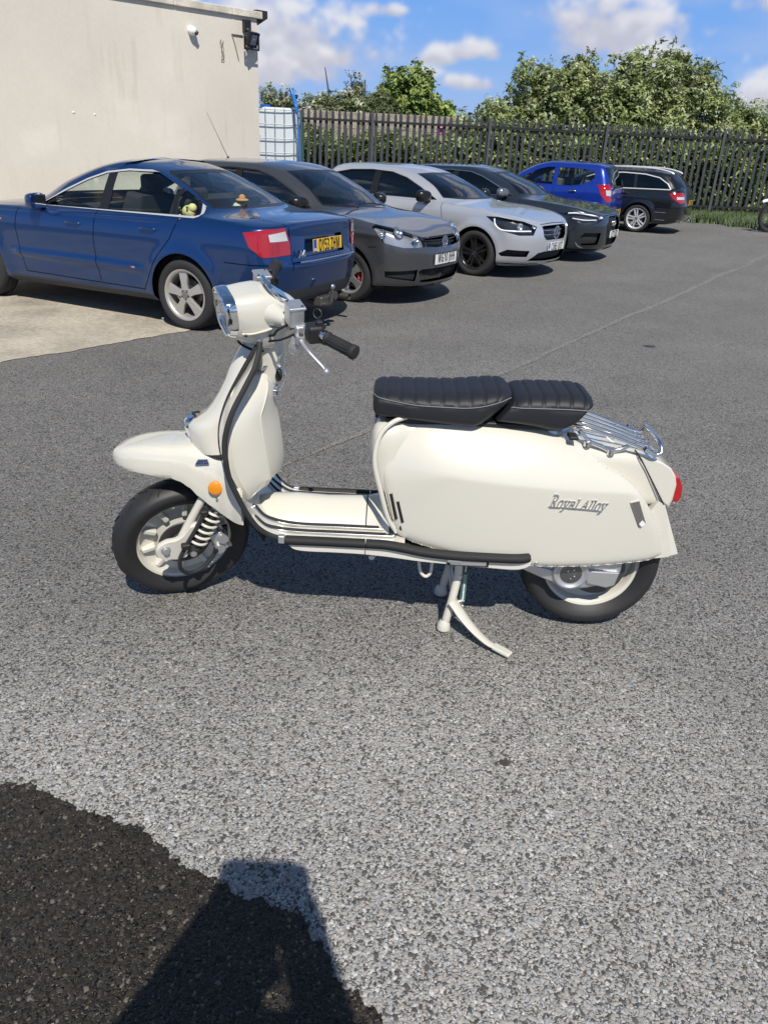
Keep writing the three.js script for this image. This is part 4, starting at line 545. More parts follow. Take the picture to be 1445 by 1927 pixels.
{ // grey hatchback
  const car = carBase('grey_hatchback', 'dark grey small hatchback between the blue saloon and the silver hatchback', [-2.12, 10.51], -30.6);
  const P = paint([0.078, 0.080, 0.086], 0.55, 0.34), wb = 2.47, R = 0.305;
  const B = shell([
    [3.10, .19, .5, .74, .20, .22, -.50, .27, .35, .8, .7], [3.25, .23, .52, .80, .25, .27, -.61, .32, .35, .8, .7], [3.30, .38, .55, .828, .42, .45, -.665, .46, .36, .8, .68], [3.30, .55, .56, .841, .60, .63, -.672, .62, .36, .78, .66], [3.275, .665, .56, .84, .74, .77, -.645, .76, .34, .76, .64], [3.23, .725, .56, .832, .83, .88, -.615, .90, .32, .72, .64], [3.10, .80, .55, .818, .885, .945, -.58, .99, .30, .70, .64],
    [2.72, .905, .48, .795, .93, .99, -.53, 1.05, .28, .72, .68], [2.25, .985, .36, .762, .972, 1.01, -.49, 1.09, .27, .8, .72], [1.83, 1.20, .34, .69, 1.19, 1.21, -.40, 1.22, .26, .85, .75], [1.38, 1.385, .30, .61, 1.37, 1.37, -.27, 1.39, .24, .85, .8], [1.14, 1.435, .26, .52, 1.425, 1.42, -.12, 1.43, .2, .9, .85], [.9, 1.462, .05, .02, 1.46, 1.45, .1, 1.45, .05, 1, 1]],
    (p, k) => { const arch = (x) => { const r = Math.hypot(p.x - x, p.y - R) - 0.35; return r > -0.05 ? 0.018 * Math.exp(-Math.pow(Math.max(r, 0) / 0.06, 2)) : 0; }; if (k > 0.85) { p.z += arch(0) + arch(wb); const d = p.y - (.80 - (p.x - 1) * .012); if (p.x < 2.9 && p.x > -.4) p.z += 0.010 * Math.exp(-Math.pow(d / .03, 2)); } });
  arches(car, B, [0, wb], R, 0.345, P);
  const DLO = [[1.88, .99], [1.55, 1.165], [1.25, 1.29], [1.0, 1.35], [.6, 1.365], [.2, 1.35], [-.12, 1.30], [-.28, 1.22], [-.28, 1.16], [-.15, 1.05], [.6, 1.0]];
  const inner = glazing(car, B, DLO, [[[.68, .9], [.80, .9], [.76, 1.4], [.66, 1.4]]], { surround: blackTrim });
  panes(car, inner, [[[.80, .9], [2, .9], [2, 1.4], [.76, 1.4]], [[-.5, .9], [.68, .9], [.66, 1.4], [-.5, 1.4]]], [darkGlass], ['front_side_window', 'rear_side_window']);
  screen(car, B, mirrorPts([[.655, 1.02], [.515, 1.355], [.2, 1.372], [.4, 1.0]]), PROJ.front, 'windscreen', tintGlass, 0.022, (v) => v[0] > 1.0 && v[0] < 2.35 && v[1] > .95);
  screen(car, B, mirrorPts([[.52, 1.12], [.47, 1.37], [.2, 1.38], [.3, 1.10]]), PROJ.rear, 'rear_window', darkGlass, 0.022, (v) => v[0] < 0.2 && v[1] > 1.05);
  const hl = angled(38), lampPts = [[3.235, .66, .39], [3.215, .755, .40], [3.05, .835, .62], [2.84, .89, .80], [2.79, .86, .83], [2.92, .70, .80], [3.05, .66, .62]];
  const H = take(B, lampPts, hl, { min: .1, test: (v) => v[0] > 2.5 }); pair('headlamp', [pushed(H, 0.045)], std([0.55, 0.55, 0.56], 0.3, 0.7), car); pair('headlamp_surround', walls(H, inward(0.045)), blackTrim, car); pair('headlamp_lens', [pushed(H, -0.001)], lensGlass, car);
  lampBowls(car, H, [[[3.0, .745, .66], .072], [[2.90, .79, .77], .05], [[3.14, .715, .50], .055]], .012);
  const G = take(B, mirrorPts([[.40, .745], [.385, .66], [.2, .648]]), PROJ.front, { min: .1, test: (v) => v[0] > 2.9 }); one('grille', [pushed(G, 0.05), walls(G, inward(0.05))], blackTrim, car);
  for (const y of [.685, .722]) obj('grille_bar', pipe([[3.205, y, .385], [3.25, y, .25], [3.268, y, 0], [3.25, y, -.25], [3.205, y, -.385]], .008, 30, 6), blackTrim, car);
  const LG = take(B, mirrorPts([[.50, .40], [.44, .275], [.3, .265], [.45, .42]]), PROJ.front, { min: .1, test: (v) => v[0] > 2.7 }); one('lower_grille', [pushed(LG, 0.05), walls(LG, inward(0.05))], matt, car);
  const mesh = []; for (let i = -10; i <= 10; i++) for (const q of [-1, 1]) mesh.push(between(V(3.245 - Math.abs(i) * .004, .285, i * .042 - q * .04), V(3.265 - Math.abs(i) * .004, .40, i * .042 + q * .04), .004, .004, 5)); const ms = obj('grille_mesh', mesh, blackTrim, car); ms.userData.kind = 'stuff';
  const fogs = take(B, [[3.2, .42, .50], [2.96, .40, .80], [2.98, .335, .80], [3.16, .29, .50]], angled(30), { min: .1, test: (v) => v[0] > 2.5 }); pair('fog_recess', [pushed(fogs, 0.035), walls(fogs, inward(0.035))], matt, car);
  const gaps = [], S = PROJ.side, o = { min: 0.3 };
  shutLine(B, gaps, [[.72, .99], [.74, .7], [.66, .33], [.52, .3]], S, 0.008, o); shutLine(B, gaps, [[2.02, .96], [2.08, .75], [2.02, .33], [.66, .32]], S, 0.008, o); shutLine(B, gaps, [[2.98, .80, .70], [2.7, .90, .775], [2.1, .965, .775]], PROJ.top, 0.008, { min: .3, test: (v) => v[0] > 2 }); shutLine(B, gaps, [[.39, .752], [-.02, .752]], PROJ.front, 0.009, { min: .05, test: (v) => v[0] > 2.9 }); shutLine(B, gaps, [[2.85, .655], [2.75, .645]], S, .008, o);
  pair('shut_line', gaps, gapMat, car);
  pair('front_door', take(B, [[.72, .99], [2.02, .99], [2.08, .75], [2.02, .33], [.66, .32], [.74, .7]], S, o), P, car);
  one('bonnet', take(B, [[3.26, -.02], [3.2, .39], [2.98, .70], [2.7, .775], [2.1, .775], [2.0, -.02]], PROJ.top, { min: .3, test: (v) => v[0] > 1.9 && v[1] < 1.03 && v[1] > .735 }), P, car);
  one('front_splitter', [take(B, [[2.9, .225], [3.8, .225], [3.8, .1], [2.9, .1]], S, { min: -1 })].map((q) => pushed(q, -.012)), P, car);
  one('front_bumper', take(B, [[3.5, .66], [2.86, .66], [2.82, .5], [2.82, .1], [3.5, .1]], S, { min: -1 }), P, car);
  one('body', B, P, car); underside(car, B, wb, 0.345);
  regPlate(car, [3.312, .515, 0], PI / 2, plateWhite, 'WG10 JHH', false, 0);
  { const b = new THREE.Group(); b.name = 'badge'; b.position.set(3.283, .70, 0); b.rotation.set(0, PI / 2, 0); car.add(b); obj('ring', new THREE.TorusGeometry(.060, .006, 10, 40), chrome, b); obj('disc', cyl(.058, .058, .01, 32).rotateX(PI / 2).translate(0, 0, -.006), blackTrim, b); const bar = (a, c) => between(V(...a, .002), V(...c, .002), .0055, .0055, 6); obj('letters', [bar([-.026, .05], [-.004, .008]), bar([-.004, .008], [.004, .008]), bar([.026, .05], [.004, .008]), bar([-.05, .026], [-.022, -.048]), bar([-.022, -.048], [0, -.004]), bar([0, -.004], [.022, -.048]), bar([.022, -.048], [.05, .026])], chrome, b); }
  for (const s of [1, -1]) handle(car, .92, .86, .838, P, s);
  doorMirror(car, 1.82, 1.03, .775, blackTrim);
  const mats = { rim: std([0.55, 0.55, 0.56], 0.3, 0.8), caliper: redLens };
  for (const s of [1, -1]) { addWheel(car, 0, .735, R, .21, .19, 'plain', mats, s); addWheel(car, wb, .735, R, .21, .19, 'plain', mats, s, 0, .3); }
  seatsAndCabin(car, { x0: 2.4, x1: -.3, w: .82, belt: .99, dash: 1.75, seatX: 1.0, rearX: .3, roof: 1.44, y: .27 });
  obj('aerial', [between(V(-.05, 1.44, 0), V(-.40, 1.98, 0), .005, .002, 8), cyl(.012, .02, .03, 12).translate(-.05, 1.445, 0)], blackTrim, car);
  for (const z of [.25, -.35]) obj('wiper', [pipe([[2.22, 1.0, z], [2.17, 1.035, z + .25], [2.16, 1.03, z + .5]], .006, 16, 6)], blackTrim, car);
  obj('dashboard_items', [box(.05, .05, .1, 2.02, 1.0, .1, .01), box(.04, .03, .08, 2.05, 1.0, -.45, .01)], std([0.75, 0.05, 0.05], 0.6), car);
}

{ // silver hatchback
  const car = carBase('silver_hatchback', 'bright silver hatchback with black wheels parked third in the row', [-.55, 13.15], -35);
  const P = paint([0.56, 0.575, 0.61], 0.5, 0.30), wb = 2.70, R = 0.32;
  const B = shell([
    [3.34, .18, .6, .77, .19, .22, -.52, .27, .4, .78, .7], [3.49, .22, .62, .84, .25, .27, -.66, .32, .4, .78, .7], [3.55, .36, .64, .87, .42, .45, -.72, .46, .42, .76, .68], [3.56, .52, .66, .887, .60, .63, -.735, .62, .42, .74, .66], [3.545, .66, .66, .887, .72, .76, -.71, .76, .4, .74, .64], [3.50, .745, .64, .875, .82, .87, -.67, .90, .36, .72, .64], [3.32, .825, .58, .858, .885, .945, -.63, .99, .34, .72, .64],
    [2.85, .915, .5, .83, .93, .99, -.57, 1.05, .32, .74, .68], [2.30, .985, .40, .79, .965, 1.01, -.52, 1.09, .3, .8, .72], [1.88, 1.18, .36, .70, 1.165, 1.19, -.42, 1.21, .28, .85, .75], [1.42, 1.345, .32, .60, 1.33, 1.34, -.28, 1.36, .26, .85, .8], [1.16, 1.40, .28, .52, 1.39, 1.39, -.1, 1.40, .22, .9, .85], [.9, 1.433, .05, .02, 1.43, 1.42, .1, 1.42, .05, 1, 1]],
    (p, k) => { const arch = (x) => { const r = Math.hypot(p.x - x, p.y - R) - 0.37; return r > -0.05 ? 0.02 * Math.exp(-Math.pow(Math.max(r, 0) / 0.07, 2)) : 0; }; if (k > 0.85) { p.z += arch(0) + arch(wb); const d = p.y - (.86 - Math.max(0, p.x - .2) * .085), d2 = p.y - (.42 + Math.max(0, 1.9 - p.x) * .16); if (p.x < 2.5 && p.x > -.5) { p.z -= 0.014 * Math.exp(-Math.pow((d + .03) / .035, 2)) * sstep(2.5, 2.2, p.x); if (p.y < .7) p.z += .012 * Math.exp(-Math.pow(d2 / .04, 2)) * sstep(.4, .7, p.x); } } });
  arches(car, B, [0, wb], R, 0.362, P);
  const DLO = [[1.93, .985], [1.6, 1.14], [1.3, 1.255], [1.0, 1.32], [.6, 1.335], [.2, 1.315], [-.12, 1.255], [-.26, 1.18], [-.2, 1.12], [.1, 1.03], [.8, .985]];
  const inner = glazing(car, B, DLO, [[[.70, .9], [.84, .9], [.80, 1.4], [.68, 1.4]]], { surround: blackTrim });
  panes(car, inner, [[[.84, .9], [2, .9], [2, 1.4], [.80, 1.4]], [[-.5, .9], [.70, .9], [.68, 1.4], [-.5, 1.4]]], [darkGlass], ['front_side_window', 'rear_side_window']);
  screen(car, B, mirrorPts([[.685, 1.015], [.51, 1.315], [.2, 1.333], [.4, 1.0]]), PROJ.front, 'windscreen', tintGlass, 0.022, (v) => v[0] > 1.0 && v[0] < 2.4 && v[1] > .95);
  screen(car, B, mirrorPts([[.5, 1.12], [.46, 1.33], [.2, 1.345], [.3, 1.10]]), PROJ.rear, 'rear_window', darkGlass, 0.022, (v) => v[0] < 0.2 && v[1] > 1.05);
  const hl = angled(40), lampPts = [[3.42, .735, .46], [3.37, .62, .49], [3.24, .615, .68], [3.06, .665, .83], [2.84, .84, .872], [2.98, .845, .82], [3.25, .80, .60]];
  const H = take(B, lampPts, hl, { min: .1, test: (v) => v[0] > 2.6 }); pair('headlamp', [pushed(H, 0.05)], std([0.03, 0.03, 0.032], 0.3, 0.3), car); pair('headlamp_surround', walls(H, inward(0.05)), std([.5, .5, .5], .3, .6), car); pair('headlamp_lens', [pushed(H, -0.001)], lensGlass, car);
  lampBowls(car, H, [[[3.25, .70, .65], .055], [[3.36, .69, .52], .042]], .014); lampStrip(car, H, [[2.96, .80, .83], [3.00, .745, .82], [3.08, .69, .79], [3.2, .655, .69], [3.33, .65, .55]], .012, std([.85, .87, .9], .3));
  const G = take(B, mirrorPts([[.385, .735], [.36, .60], [.30, .55], [.2, .545], [.3, .742]]), PROJ.front, { min: .1, test: (v) => v[0] > 3.0 }); one('grille', [pushed(G, 0.06), walls(G, inward(0.06))], blackTrim, car);
  for (const y of [.615, .675]) obj('grille_bar', [pipe([[3.46, y, .36], [3.51, y, .22], [3.53, y, 0], [3.51, y, -.22], [3.46, y, -.36]], .010, 30, 6)], satin, car);
  obj('grille_frame', pipe([[3.475, .738, .385], [3.46, .60, .365], [3.475, .552, .29], [3.555, .545, 0], [3.475, .552, -.29], [3.46, .60, -.365], [3.475, .738, -.385]], .007, 50, 6), chrome, car);
  { const b = new THREE.Group(); b.name = 'badge'; b.position.set(3.56, .645, 0); b.rotation.set(0, PI / 2, 0); car.add(b); obj('ring', new THREE.TorusGeometry(.082, .008, 10, 44), chrome, b); obj('star', [0, 1, 2].map((k) => extr([[-.015, 0], [.015, 0], [.001, .08], [-.001, .08]], .008, .002, 1).rotateZ(k * 2 * PI / 3)), chrome, b); }
  const LG = take(B, mirrorPts([[.44, .375], [.58, .27], [.2, .255], [.3, .392]]), PROJ.front, { min: .1, test: (v) => v[0] > 2.9 }); one('lower_grille', [pushed(LG, 0.05), walls(LG, inward(0.05))], matt, car);
  const fogs = take(B, [[3.40, .41, .56], [3.16, .42, .79], [3.08, .36, .86], [3.12, .325, .84], [3.40, .325, .60]], angled(35), { min: .1, test: (v) => v[0] > 2.7 }); pair('fog_recess', [pushed(fogs, 0.045), walls(fogs, inward(0.045))], matt, car);
  const gaps = [], S = PROJ.side, o = { min: 0.3 };
  shutLine(B, gaps, [[.78, .985], [.82, .7], [.76, .32]], S, 0.008, o); shutLine(B, gaps, [[2.06, .955], [2.12, .75], [2.06, .31], [.42, .31]], S, 0.008, o); shutLine(B, gaps, [[-.02, 1.0], [.08, .8], [.34, .55], [.44, .32]], S, .008, o); shutLine(B, gaps, [[3.28, .80, .60], [2.9, .90, .76], [2.2, .965, .79]], PROJ.top, 0.008, { min: .3, test: (v) => v[0] > 2.1 }); shutLine(B, gaps, [[.40, .76], [-.02, .768]], PROJ.front, 0.008, { min: .05, test: (v) => v[0] > 3.2 });
  pair('shut_line', gaps, gapMat, car);
  pair('front_door', take(B, [[.78, .985], [2.06, .985], [2.12, .75], [2.06, .31], [.76, .31], [.82, .7]], S, o), P, car);
  pair('rear_door', take(B, [[.8, 1.01], [-.02, 1.01], [.08, .8], [.34, .55], [.44, .31], [.8, .31]], S, o), P, car);
  one('bonnet', take(B, [[3.52, -.02], [3.46, .40], [3.28, .60], [2.9, .76], [2.2, .79], [2.1, -.02]], PROJ.top, { min: .3, test: (v) => v[0] > 2 && v[1] < 1.03 && v[1] > .75 }), P, car);
  one('front_splitter', [take(B, [[2.9, .225], [3.8, .225], [3.8, .1], [2.9, .1]], S, { min: -1 })].map((q) => pushed(q, -.012)), std([.72, .72, .73], .25, .6), car);
  one('front_bumper', take(B, [[3.7, .64], [3.12, .64], [3.07, .5], [3.07, .1], [3.7, .1]], S, { min: -1 }), P, car);
  one('body', B, P, car); underside(car, B, wb, 0.362);
  regPlate(car, [3.575, .455, 0], PI / 2, plateWhite, 'CU65 UOT', true);
  for (const s of [1, -1]) { handle(car, 1.0, .855, .868, P, s); handle(car, .12, .885, .86, P, s); }
  doorMirror(car, 1.80, 1.02, .80, blackTrim, 1.1);
  const mats = { rim: phys([.012, .012, .013], .25), lip: phys([.015, .015, .016], .25), cap: satin };
  for (const s of [1, -1]) { addWheel(car, 0, .78, R, .232, .225, 'twin', mats, s); addWheel(car, wb, .78, R, .232, .225, 'twin', mats, s, 0, .2); }
  seatsAndCabin(car, { x0: 2.4, x1: -.4, w: .86, belt: .985, dash: 1.8, seatX: 1.1, rearX: .35, roof: 1.41, y: .27 });
}

{ // dark hatchback
  const car = carBase('charcoal_hatchback', 'charcoal grey hatchback with a large black honeycomb grille, fourth in the row', [.64, 15.0], -29);
  const P = paint([0.030, 0.038, 0.052], 0.5, 0.30), wb = 2.636, R = 0.325;
  const B = shell([
    [3.32, .18, .55, .78, .19, .22, -.62, .27, .4, .74, .7], [3.44, .22, .58, .85, .25, .27, -.76, .32, .4, .72, .7], [3.505, .36, .6, .885, .42, .45, -.82, .46, .42, .70, .68], [3.51, .52, .62, .905, .60, .63, -.835, .62, .42, .70, .66], [3.50, .66, .62, .90, .72, .76, -.81, .76, .4, .70, .64], [3.46, .75, .60, .885, .82, .87, -.77, .90, .36, .68, .64], [3.30, .82, .56, .868, .885, .945, -.73, .99, .34, .68, .64],
    [2.85, .915, .5, .84, .93, .99, -.66, 1.05, .32, .74, .68], [2.28, .985, .40, .80, .965, 1.01, -.60, 1.09, .3, .8, .72], [1.84, 1.19, .36, .71, 1.175, 1.19, -.48, 1.21, .28, .85, .75], [1.36, 1.355, .32, .61, 1.34, 1.34, -.32, 1.36, .26, .85, .8], [1.12, 1.41, .28, .53, 1.40, 1.39, -.1, 1.40, .22, .9, .85], [.9, 1.435, .05, .02, 1.43, 1.42, .1, 1.42, .05, 1, 1]],
    (p, k) => { const arch = (x) => { const r = Math.hypot(p.x - x, p.y - R) - 0.37; return r > -0.05 ? 0.022 * Math.exp(-Math.pow(Math.max(r, 0) / 0.075, 2)) : 0; }; if (k > 0.85) { p.z += arch(0) + arch(wb); const d = p.y - .80; if (p.x < 2.9 && p.x > -.6) p.z += 0.010 * Math.exp(-Math.pow(d / .03, 2)); } });
  arches(car, B, [0, wb], R, 0.367, P);
  const DLO = [[1.90, .98], [1.55, 1.145], [1.25, 1.265], [1.0, 1.33], [.6, 1.345], [.2, 1.325], [-.15, 1.265], [-.32, 1.17], [-.3, 1.08], [-.1, 1.0], [.8, .975]];
  const inner = glazing(car, B, DLO, [[[.68, .9], [.80, .9], [.76, 1.4], [.66, 1.4]]], { surround: satin });
  panes(car, inner, [[[.80, .9], [2, .9], [2, 1.4], [.76, 1.4]], [[-.6, .9], [.68, .9], [.66, 1.4], [-.6, 1.4]]], [darkGlass], ['front_side_window', 'rear_side_window']);
  screen(car, B, mirrorPts([[.69, 1.015], [.52, 1.325], [.2, 1.343], [.4, 1.0]]), PROJ.front, 'windscreen', tintGlass, 0.022, (v) => v[0] > 1.0 && v[0] < 2.4 && v[1] > .95);
  screen(car, B, mirrorPts([[.5, 1.12], [.46, 1.33], [.2, 1.345], [.3, 1.10]]), PROJ.rear, 'rear_window', darkGlass, 0.022, (v) => v[0] < 0.2 && v[1] > 1.05);
  const hl = angled(38), lampPts = [[3.40, .735, .47], [3.30, .655, .56], [3.16, .62, .72], [3.10, .63, .78], [2.86, .775, .885], [2.88, .805, .875], [3.1, .80, .75]];
  const H = take(B, lampPts, hl, { min: .1, test: (v) => v[0] > 2.6 }); pair('headlamp', [pushed(H, 0.04)], std([0.05, 0.05, 0.055], 0.3, 0.4), car); pair('headlamp_surround', walls(H, inward(0.04)), blackTrim, car); pair('headlamp_lens', [pushed(H, -0.001)], lensGlass, car);
  const strip = std([.85, .87, .9], .3, 0, { emissive: new THREE.Color(0.9, 0.92, 1), emissiveIntensity: 0.0 });
  lampStrip(car, H, [[2.92, .785, .87], [3.05, .785, .79], [3.22, .765, .68], [3.36, .735, .50], [3.30, .69, .56]], .014, strip); lampStrip(car, H, [[3.02, .715, .83], [3.15, .69, .74], [3.26, .68, .62]], .009, strip); lampBowls(car, H, [[[3.10, .655, .76], .04]], .012);
  const G = take(B, [[-.02, .75], [.27, .75], [.385, .62], [.385, .52], [.30, .29], [-.02, .28]], PROJ.front, { min: .05, test: (v) => v[0] > 3.1 }); one('grille', [pushed(G, 0.05), walls(G, inward(0.05))], blackTrim, car);
  const hex = []; for (let r = 0; r < 11; r++) for (let c = -8; c <= 8; c++) { const z = (c + (r % 2) / 2) * .046, y = .30 + r * .041, az = Math.abs(z), lim = y > .62 ? .385 - (y - .62) * .88 : y > .52 ? .385 : .30 + (y - .29) * .37; if (az > lim - .03 || y > .735) continue; hex.push(new THREE.TorusGeometry(.0235, .003, 4, 6).rotateZ(PI / 6).rotateY(PI / 2).translate(3.475 - az * az * .42, y, z)); } obj('grille_mesh', hex, phys([.02, .02, .021], .3), car).userData.kind = 'stuff';
  obj('grille_frame', pipe([[3.46, .745, .27], [3.41, .62, .39], [3.43, .51, .39], [3.43, .285, .30], [3.47, .275, 0], [3.43, .285, -.30], [3.43, .51, -.39], [3.41, .62, -.39], [3.46, .745, -.27]], .010, 70, 7), std([.3, .31, .33], .3, .8), car);
  { const b = new THREE.Group(); b.name = 'badge'; b.position.set(3.495, .635, 0); b.rotation.set(0, PI / 2, 0); car.add(b); for (let k = 0; k < 4; k++) obj('ring', new THREE.TorusGeometry(.040, .0065, 8, 32).translate(-.0825 + k * .055, 0, k % 2 * .002), satin, b); }
  const intake = take(B, [[3.37, .50, .50], [3.14, .50, .76], [3.12, .44, .80], [3.16, .30, .78], [3.36, .31, .54]], angled(32), { min: .05, test: (v) => v[0] > 2.8 }); pair('side_intake', [pushed(intake, 0.05), walls(intake, inward(0.05))], matt, car);
  for (const s of [1, -1]) { const m = []; for (let r = 0; r < 4; r++) for (let c = 0; c < 5; c++) { const t = c / 4, x = lerp(3.34, 3.14, t), z = lerp(.55, .76, t); m.push(new THREE.TorusGeometry(.022, .003, 4, 6).rotateZ(PI / 6).rotateY(PI / 2 - s * .8).translate(x - .02, .335 + r * .042 + (c % 2) * .02, s * (z - .02))); } obj('intake_mesh', m, phys([.02, .02, .021], .3), car).userData.kind = 'stuff'; obj('intake_blade', [pipe([[3.13, .515, s * .80], [3.10, .40, s * .845], [3.16, .28, s * .82], [3.3, .265, s * .66], [3.38, .33, s * .5]], .014, 30, 7)], std([.26, .28, .30], .35, .7), car); }
  const gaps = [], S = PROJ.side, o = { min: 0.3 };
  shutLine(B, gaps, [[.74, .975], [.78, .7], [.72, .32]], S, 0.008, o); shutLine(B, gaps, [[2.04, .955], [2.1, .75], [2.04, .31], [.42, .31]], S, 0.008, o); shutLine(B, gaps, [[3.26, .80, .60], [2.9, .90, .78], [2.2, .965, .80]], PROJ.top, 0.008, { min: .3, test: (v) => v[0] > 2.1 }); shutLine(B, gaps, [[.42, .765], [-.02, .77]], PROJ.front, 0.008, { min: .05, test: (v) => v[0] > 3.2 });
  pair('shut_line', gaps, gapMat, car);
  pair('front_door', take(B, [[.74, .985], [2.04, .985], [2.1, .75], [2.04, .31], [.72, .31], [.78, .7]], S, o), P, car);
  one('bonnet', take(B, [[3.5, -.02], [3.44, .40], [3.26, .60], [2.9, .78], [2.2, .80], [2.1, -.02]], PROJ.top, { min: .3, test: (v) => v[0] > 2 && v[1] < 1.03 && v[1] > .755 }), P, car);
  one('front_splitter', [take(B, [[2.9, .225], [3.8, .225], [3.8, .1], [2.9, .1]], S, { min: -1 })].map((q) => pushed(q, -.012)), blackTrim, car);
  one('front_bumper', take(B, [[3.7, .62], [3.06, .62], [3.02, .5], [3.02, .1], [3.7, .1]], S, { min: -1 }), P, car);
  one('body', B, P, car); underside(car, B, wb, 0.367);
  regPlate(car, [3.53, .465, 0], PI / 2, plateWhite, 'LC71 UZD', false);
  doorMirror(car, 1.76, 1.02, .82, std([.3, .31, .32], .25, .8)); for (const s of [1, -1]) { handle(car, .98, .86, .885, P, s); }
  const mats = { rim: phys([.03, .03, .032], .3, .5), cap: satin };
  for (const s of [1, -1]) { addWheel(car, 0, .79, R, .235, .225, 'twin', mats, s); addWheel(car, wb, .79, R, .235, .225, 'twin', mats, s, 0, .2); }
  seatsAndCabin(car, { x0: 2.4, x1: -.4, w: .87, belt: .98, dash: 1.78, seatX: 1.1, rearX: .35, roof: 1.41, y: .27 });
  obj('roof_aerial', extr([[0, 0], [.16, 0], [.02, .055]], .02, .006).translate(-.2, 1.395, -.01), blackTrim, car);
}

{ // small bright blue hatchback
  const car = carBase('blue_city_car', 'small bright blue hatchback showing its tail lamp, between the charcoal hatchback and the black estate', [4.35, 18.9], 153);
  const P = paint([0.008, 0.038, 0.33], 0.4, 0.32), wb = 2.38, R = 0.285;
  const B = shell([
    [2.92, .20, .45, .70, .20, .22, -.50, .27, .34, .8, .62], [3.05, .24, .48, .76, .26, .28, -.60, .32, .34, .8, .6], [3.10, .42, .5, .785, .44, .46, -.645, .46, .35, .78, .58], [3.09, .58, .5, .797, .62, .65, -.65, .62, .34, .76, .56], [3.05, .72, .5, .797, .78, .80, -.62, .78, .32, .74, .55], [2.98, .80, .5, .79, .87, .92, -.60, .93, .30, .72, .55], [2.85, .87, .5, .775, .92, .98, -.585, 1.02, .28, .7, .55],
    [2.55, .96, .44, .755, .965, 1.02, -.565, 1.08, .27, .72, .55], [2.15, 1.03, .36, .73, 1.0, 1.05, -.545, 1.13, .26, .8, .55], [1.75, 1.26, .34, .67, 1.24, 1.26, -.485, 1.28, .25, .85, .6], [1.36, 1.44, .30, .60, 1.42, 1.42, -.40, 1.45, .23, .85, .65], [1.12, 1.50, .26, .52, 1.485, 1.48, -.26, 1.50, .2, .9, .75], [.85, 1.54, .05, .02, 1.54, 1.53, .0, 1.53, .05, 1, 1]],
    (p, k) => { const arch = (x) => { const r = Math.hypot(p.x - x, p.y - R) - 0.33; return r > -0.05 ? 0.018 * Math.exp(-Math.pow(Math.max(r, 0) / 0.06, 2)) : 0; }; if (k > 0.85) { p.z += arch(0) + arch(wb); } });
  arches(car, B, [0, wb], R, 0.325, P);
  const DLO1 = [[1.80, 1.02], [1.5, 1.19], [1.22, 1.33], [1.0, 1.39], [.80, 1.405], [.80, .99]], DLO2 = [[.72, .99], [.72, 1.405], [.3, 1.40], [-.08, 1.37], [-.17, 1.30], [-.18, 1.2], [-.10, 1.12], [.1, 1.03], [.35, .99]];
  const i1 = glazing(car, B, DLO1, [], { surround: P }); panes(car, i1, [[[0, .8], [2, .8], [2, 1.6], [0, 1.6]]], [clearGlass], ['front_side_window']);
  const i2 = glazing(car, B, DLO2, [[[.06, .9], [.09, .9], [.03, 1.5], [.0, 1.5]]], { surround: P }); panes(car, i2, [[[.09, .9], [1, .9], [1, 1.6], [.03, 1.6]], [[-.6, .9], [.06, .9], [.0, 1.6], [-.6, 1.6]]], [clearGlass], ['rear_side_window', 'quarter_window']);
  screen(car, B, mirrorPts([[.60, 1.08], [.47, 1.41], [.2, 1.425], [.4, 1.055]]), PROJ.front, 'windscreen', clearGlass, 0.022, (v) => v[0] > .9 && v[0] < 2.3 && v[1] > 1);
  screen(car, B, mirrorPts([[.58, 1.02], [.55, 1.42], [.2, 1.44], [.4, .99]]), PROJ.rear, 'rear_window', tintGlass, 0.05, (v) => v[0] < -0.1 && v[1] > .9);
  const pj = angled(142), L = take(B, [[-.33, 1.05, .79], [-.53, 1.08, .64], [-.60, .92, .60], [-.63, .70, .60], [-.52, .70, .75], [-.38, .86, .80]], pj, { min: .2, test: (v) => v[0] < -.1 }), Lc = { tris: L.tris.slice() }; pair('tail_lamp', [pushed(L, -0.008), walls(pushed(L, -0.008), inward(0.02))], redLens, car);
  pair('reversing_lamp', pushed(take(Lc, [[-.46, .95, .74], [-.57, .95, .62], [-.59, .83, .62], [-.50, .84, .74]], pj, { min: -1 }), -.010), whiteLens, car);
  const gaps = [], S = PROJ.side, o = { min: 0.3 };
  shutLine(B, gaps, [[.76, 1.42], [.76, .99], [.78, .7], [.72, .33]], S, .008, o); shutLine(B, gaps, [[-.14, 1.12], [.02, .85], [.3, .55], [.4, .33], [1.9, .32]], S, .008, o); shutLine(B, gaps, [[.60, 1.0], [.58, .62], [-.02, .60]], PROJ.rear, .009, { min: .2, test: (v) => v[0] < -.3 }); pair('shut_line', gaps, gapMat, car);
  pair('rear_door', take(B, [[.76, 1.0], [-.14, 1.12], [.02, .85], [.3, .55], [.4, .33], [.72, .33], [.78, .7]], S, o), P, car);
  one('tailgate', take(B, mirrorPts([[.60, 1.02], [.58, .60]]), PROJ.rear, { min: .2, test: (v) => v[0] < -.3 }), P, car);
  one('rear_bumper', take(B, [[-1, .56], [-.32, .56], [-.32, .1], [-1, .1]], S, { min: -1 }), P, car);
  one('body', B, P, car); underside(car, B, wb, 0.325);
  regPlate(car, [-.662, .47, 0], -PI / 2, plateYellow, 'LN59 HVX', false);
  obj('tailgate_trim', [pipe([[-.652, .80, .35], [-.664, .80, 0], [-.652, .80, -.35]], .010, 16, 7)], chrome, car);
  for (const s of [1, -1]) { handle(car, .28, .90, .80, satin, s, .18); handle(car, 1.05, .88, .80, satin, s, .18); }
  doorMirror(car, 1.66, 1.05, .75, P);
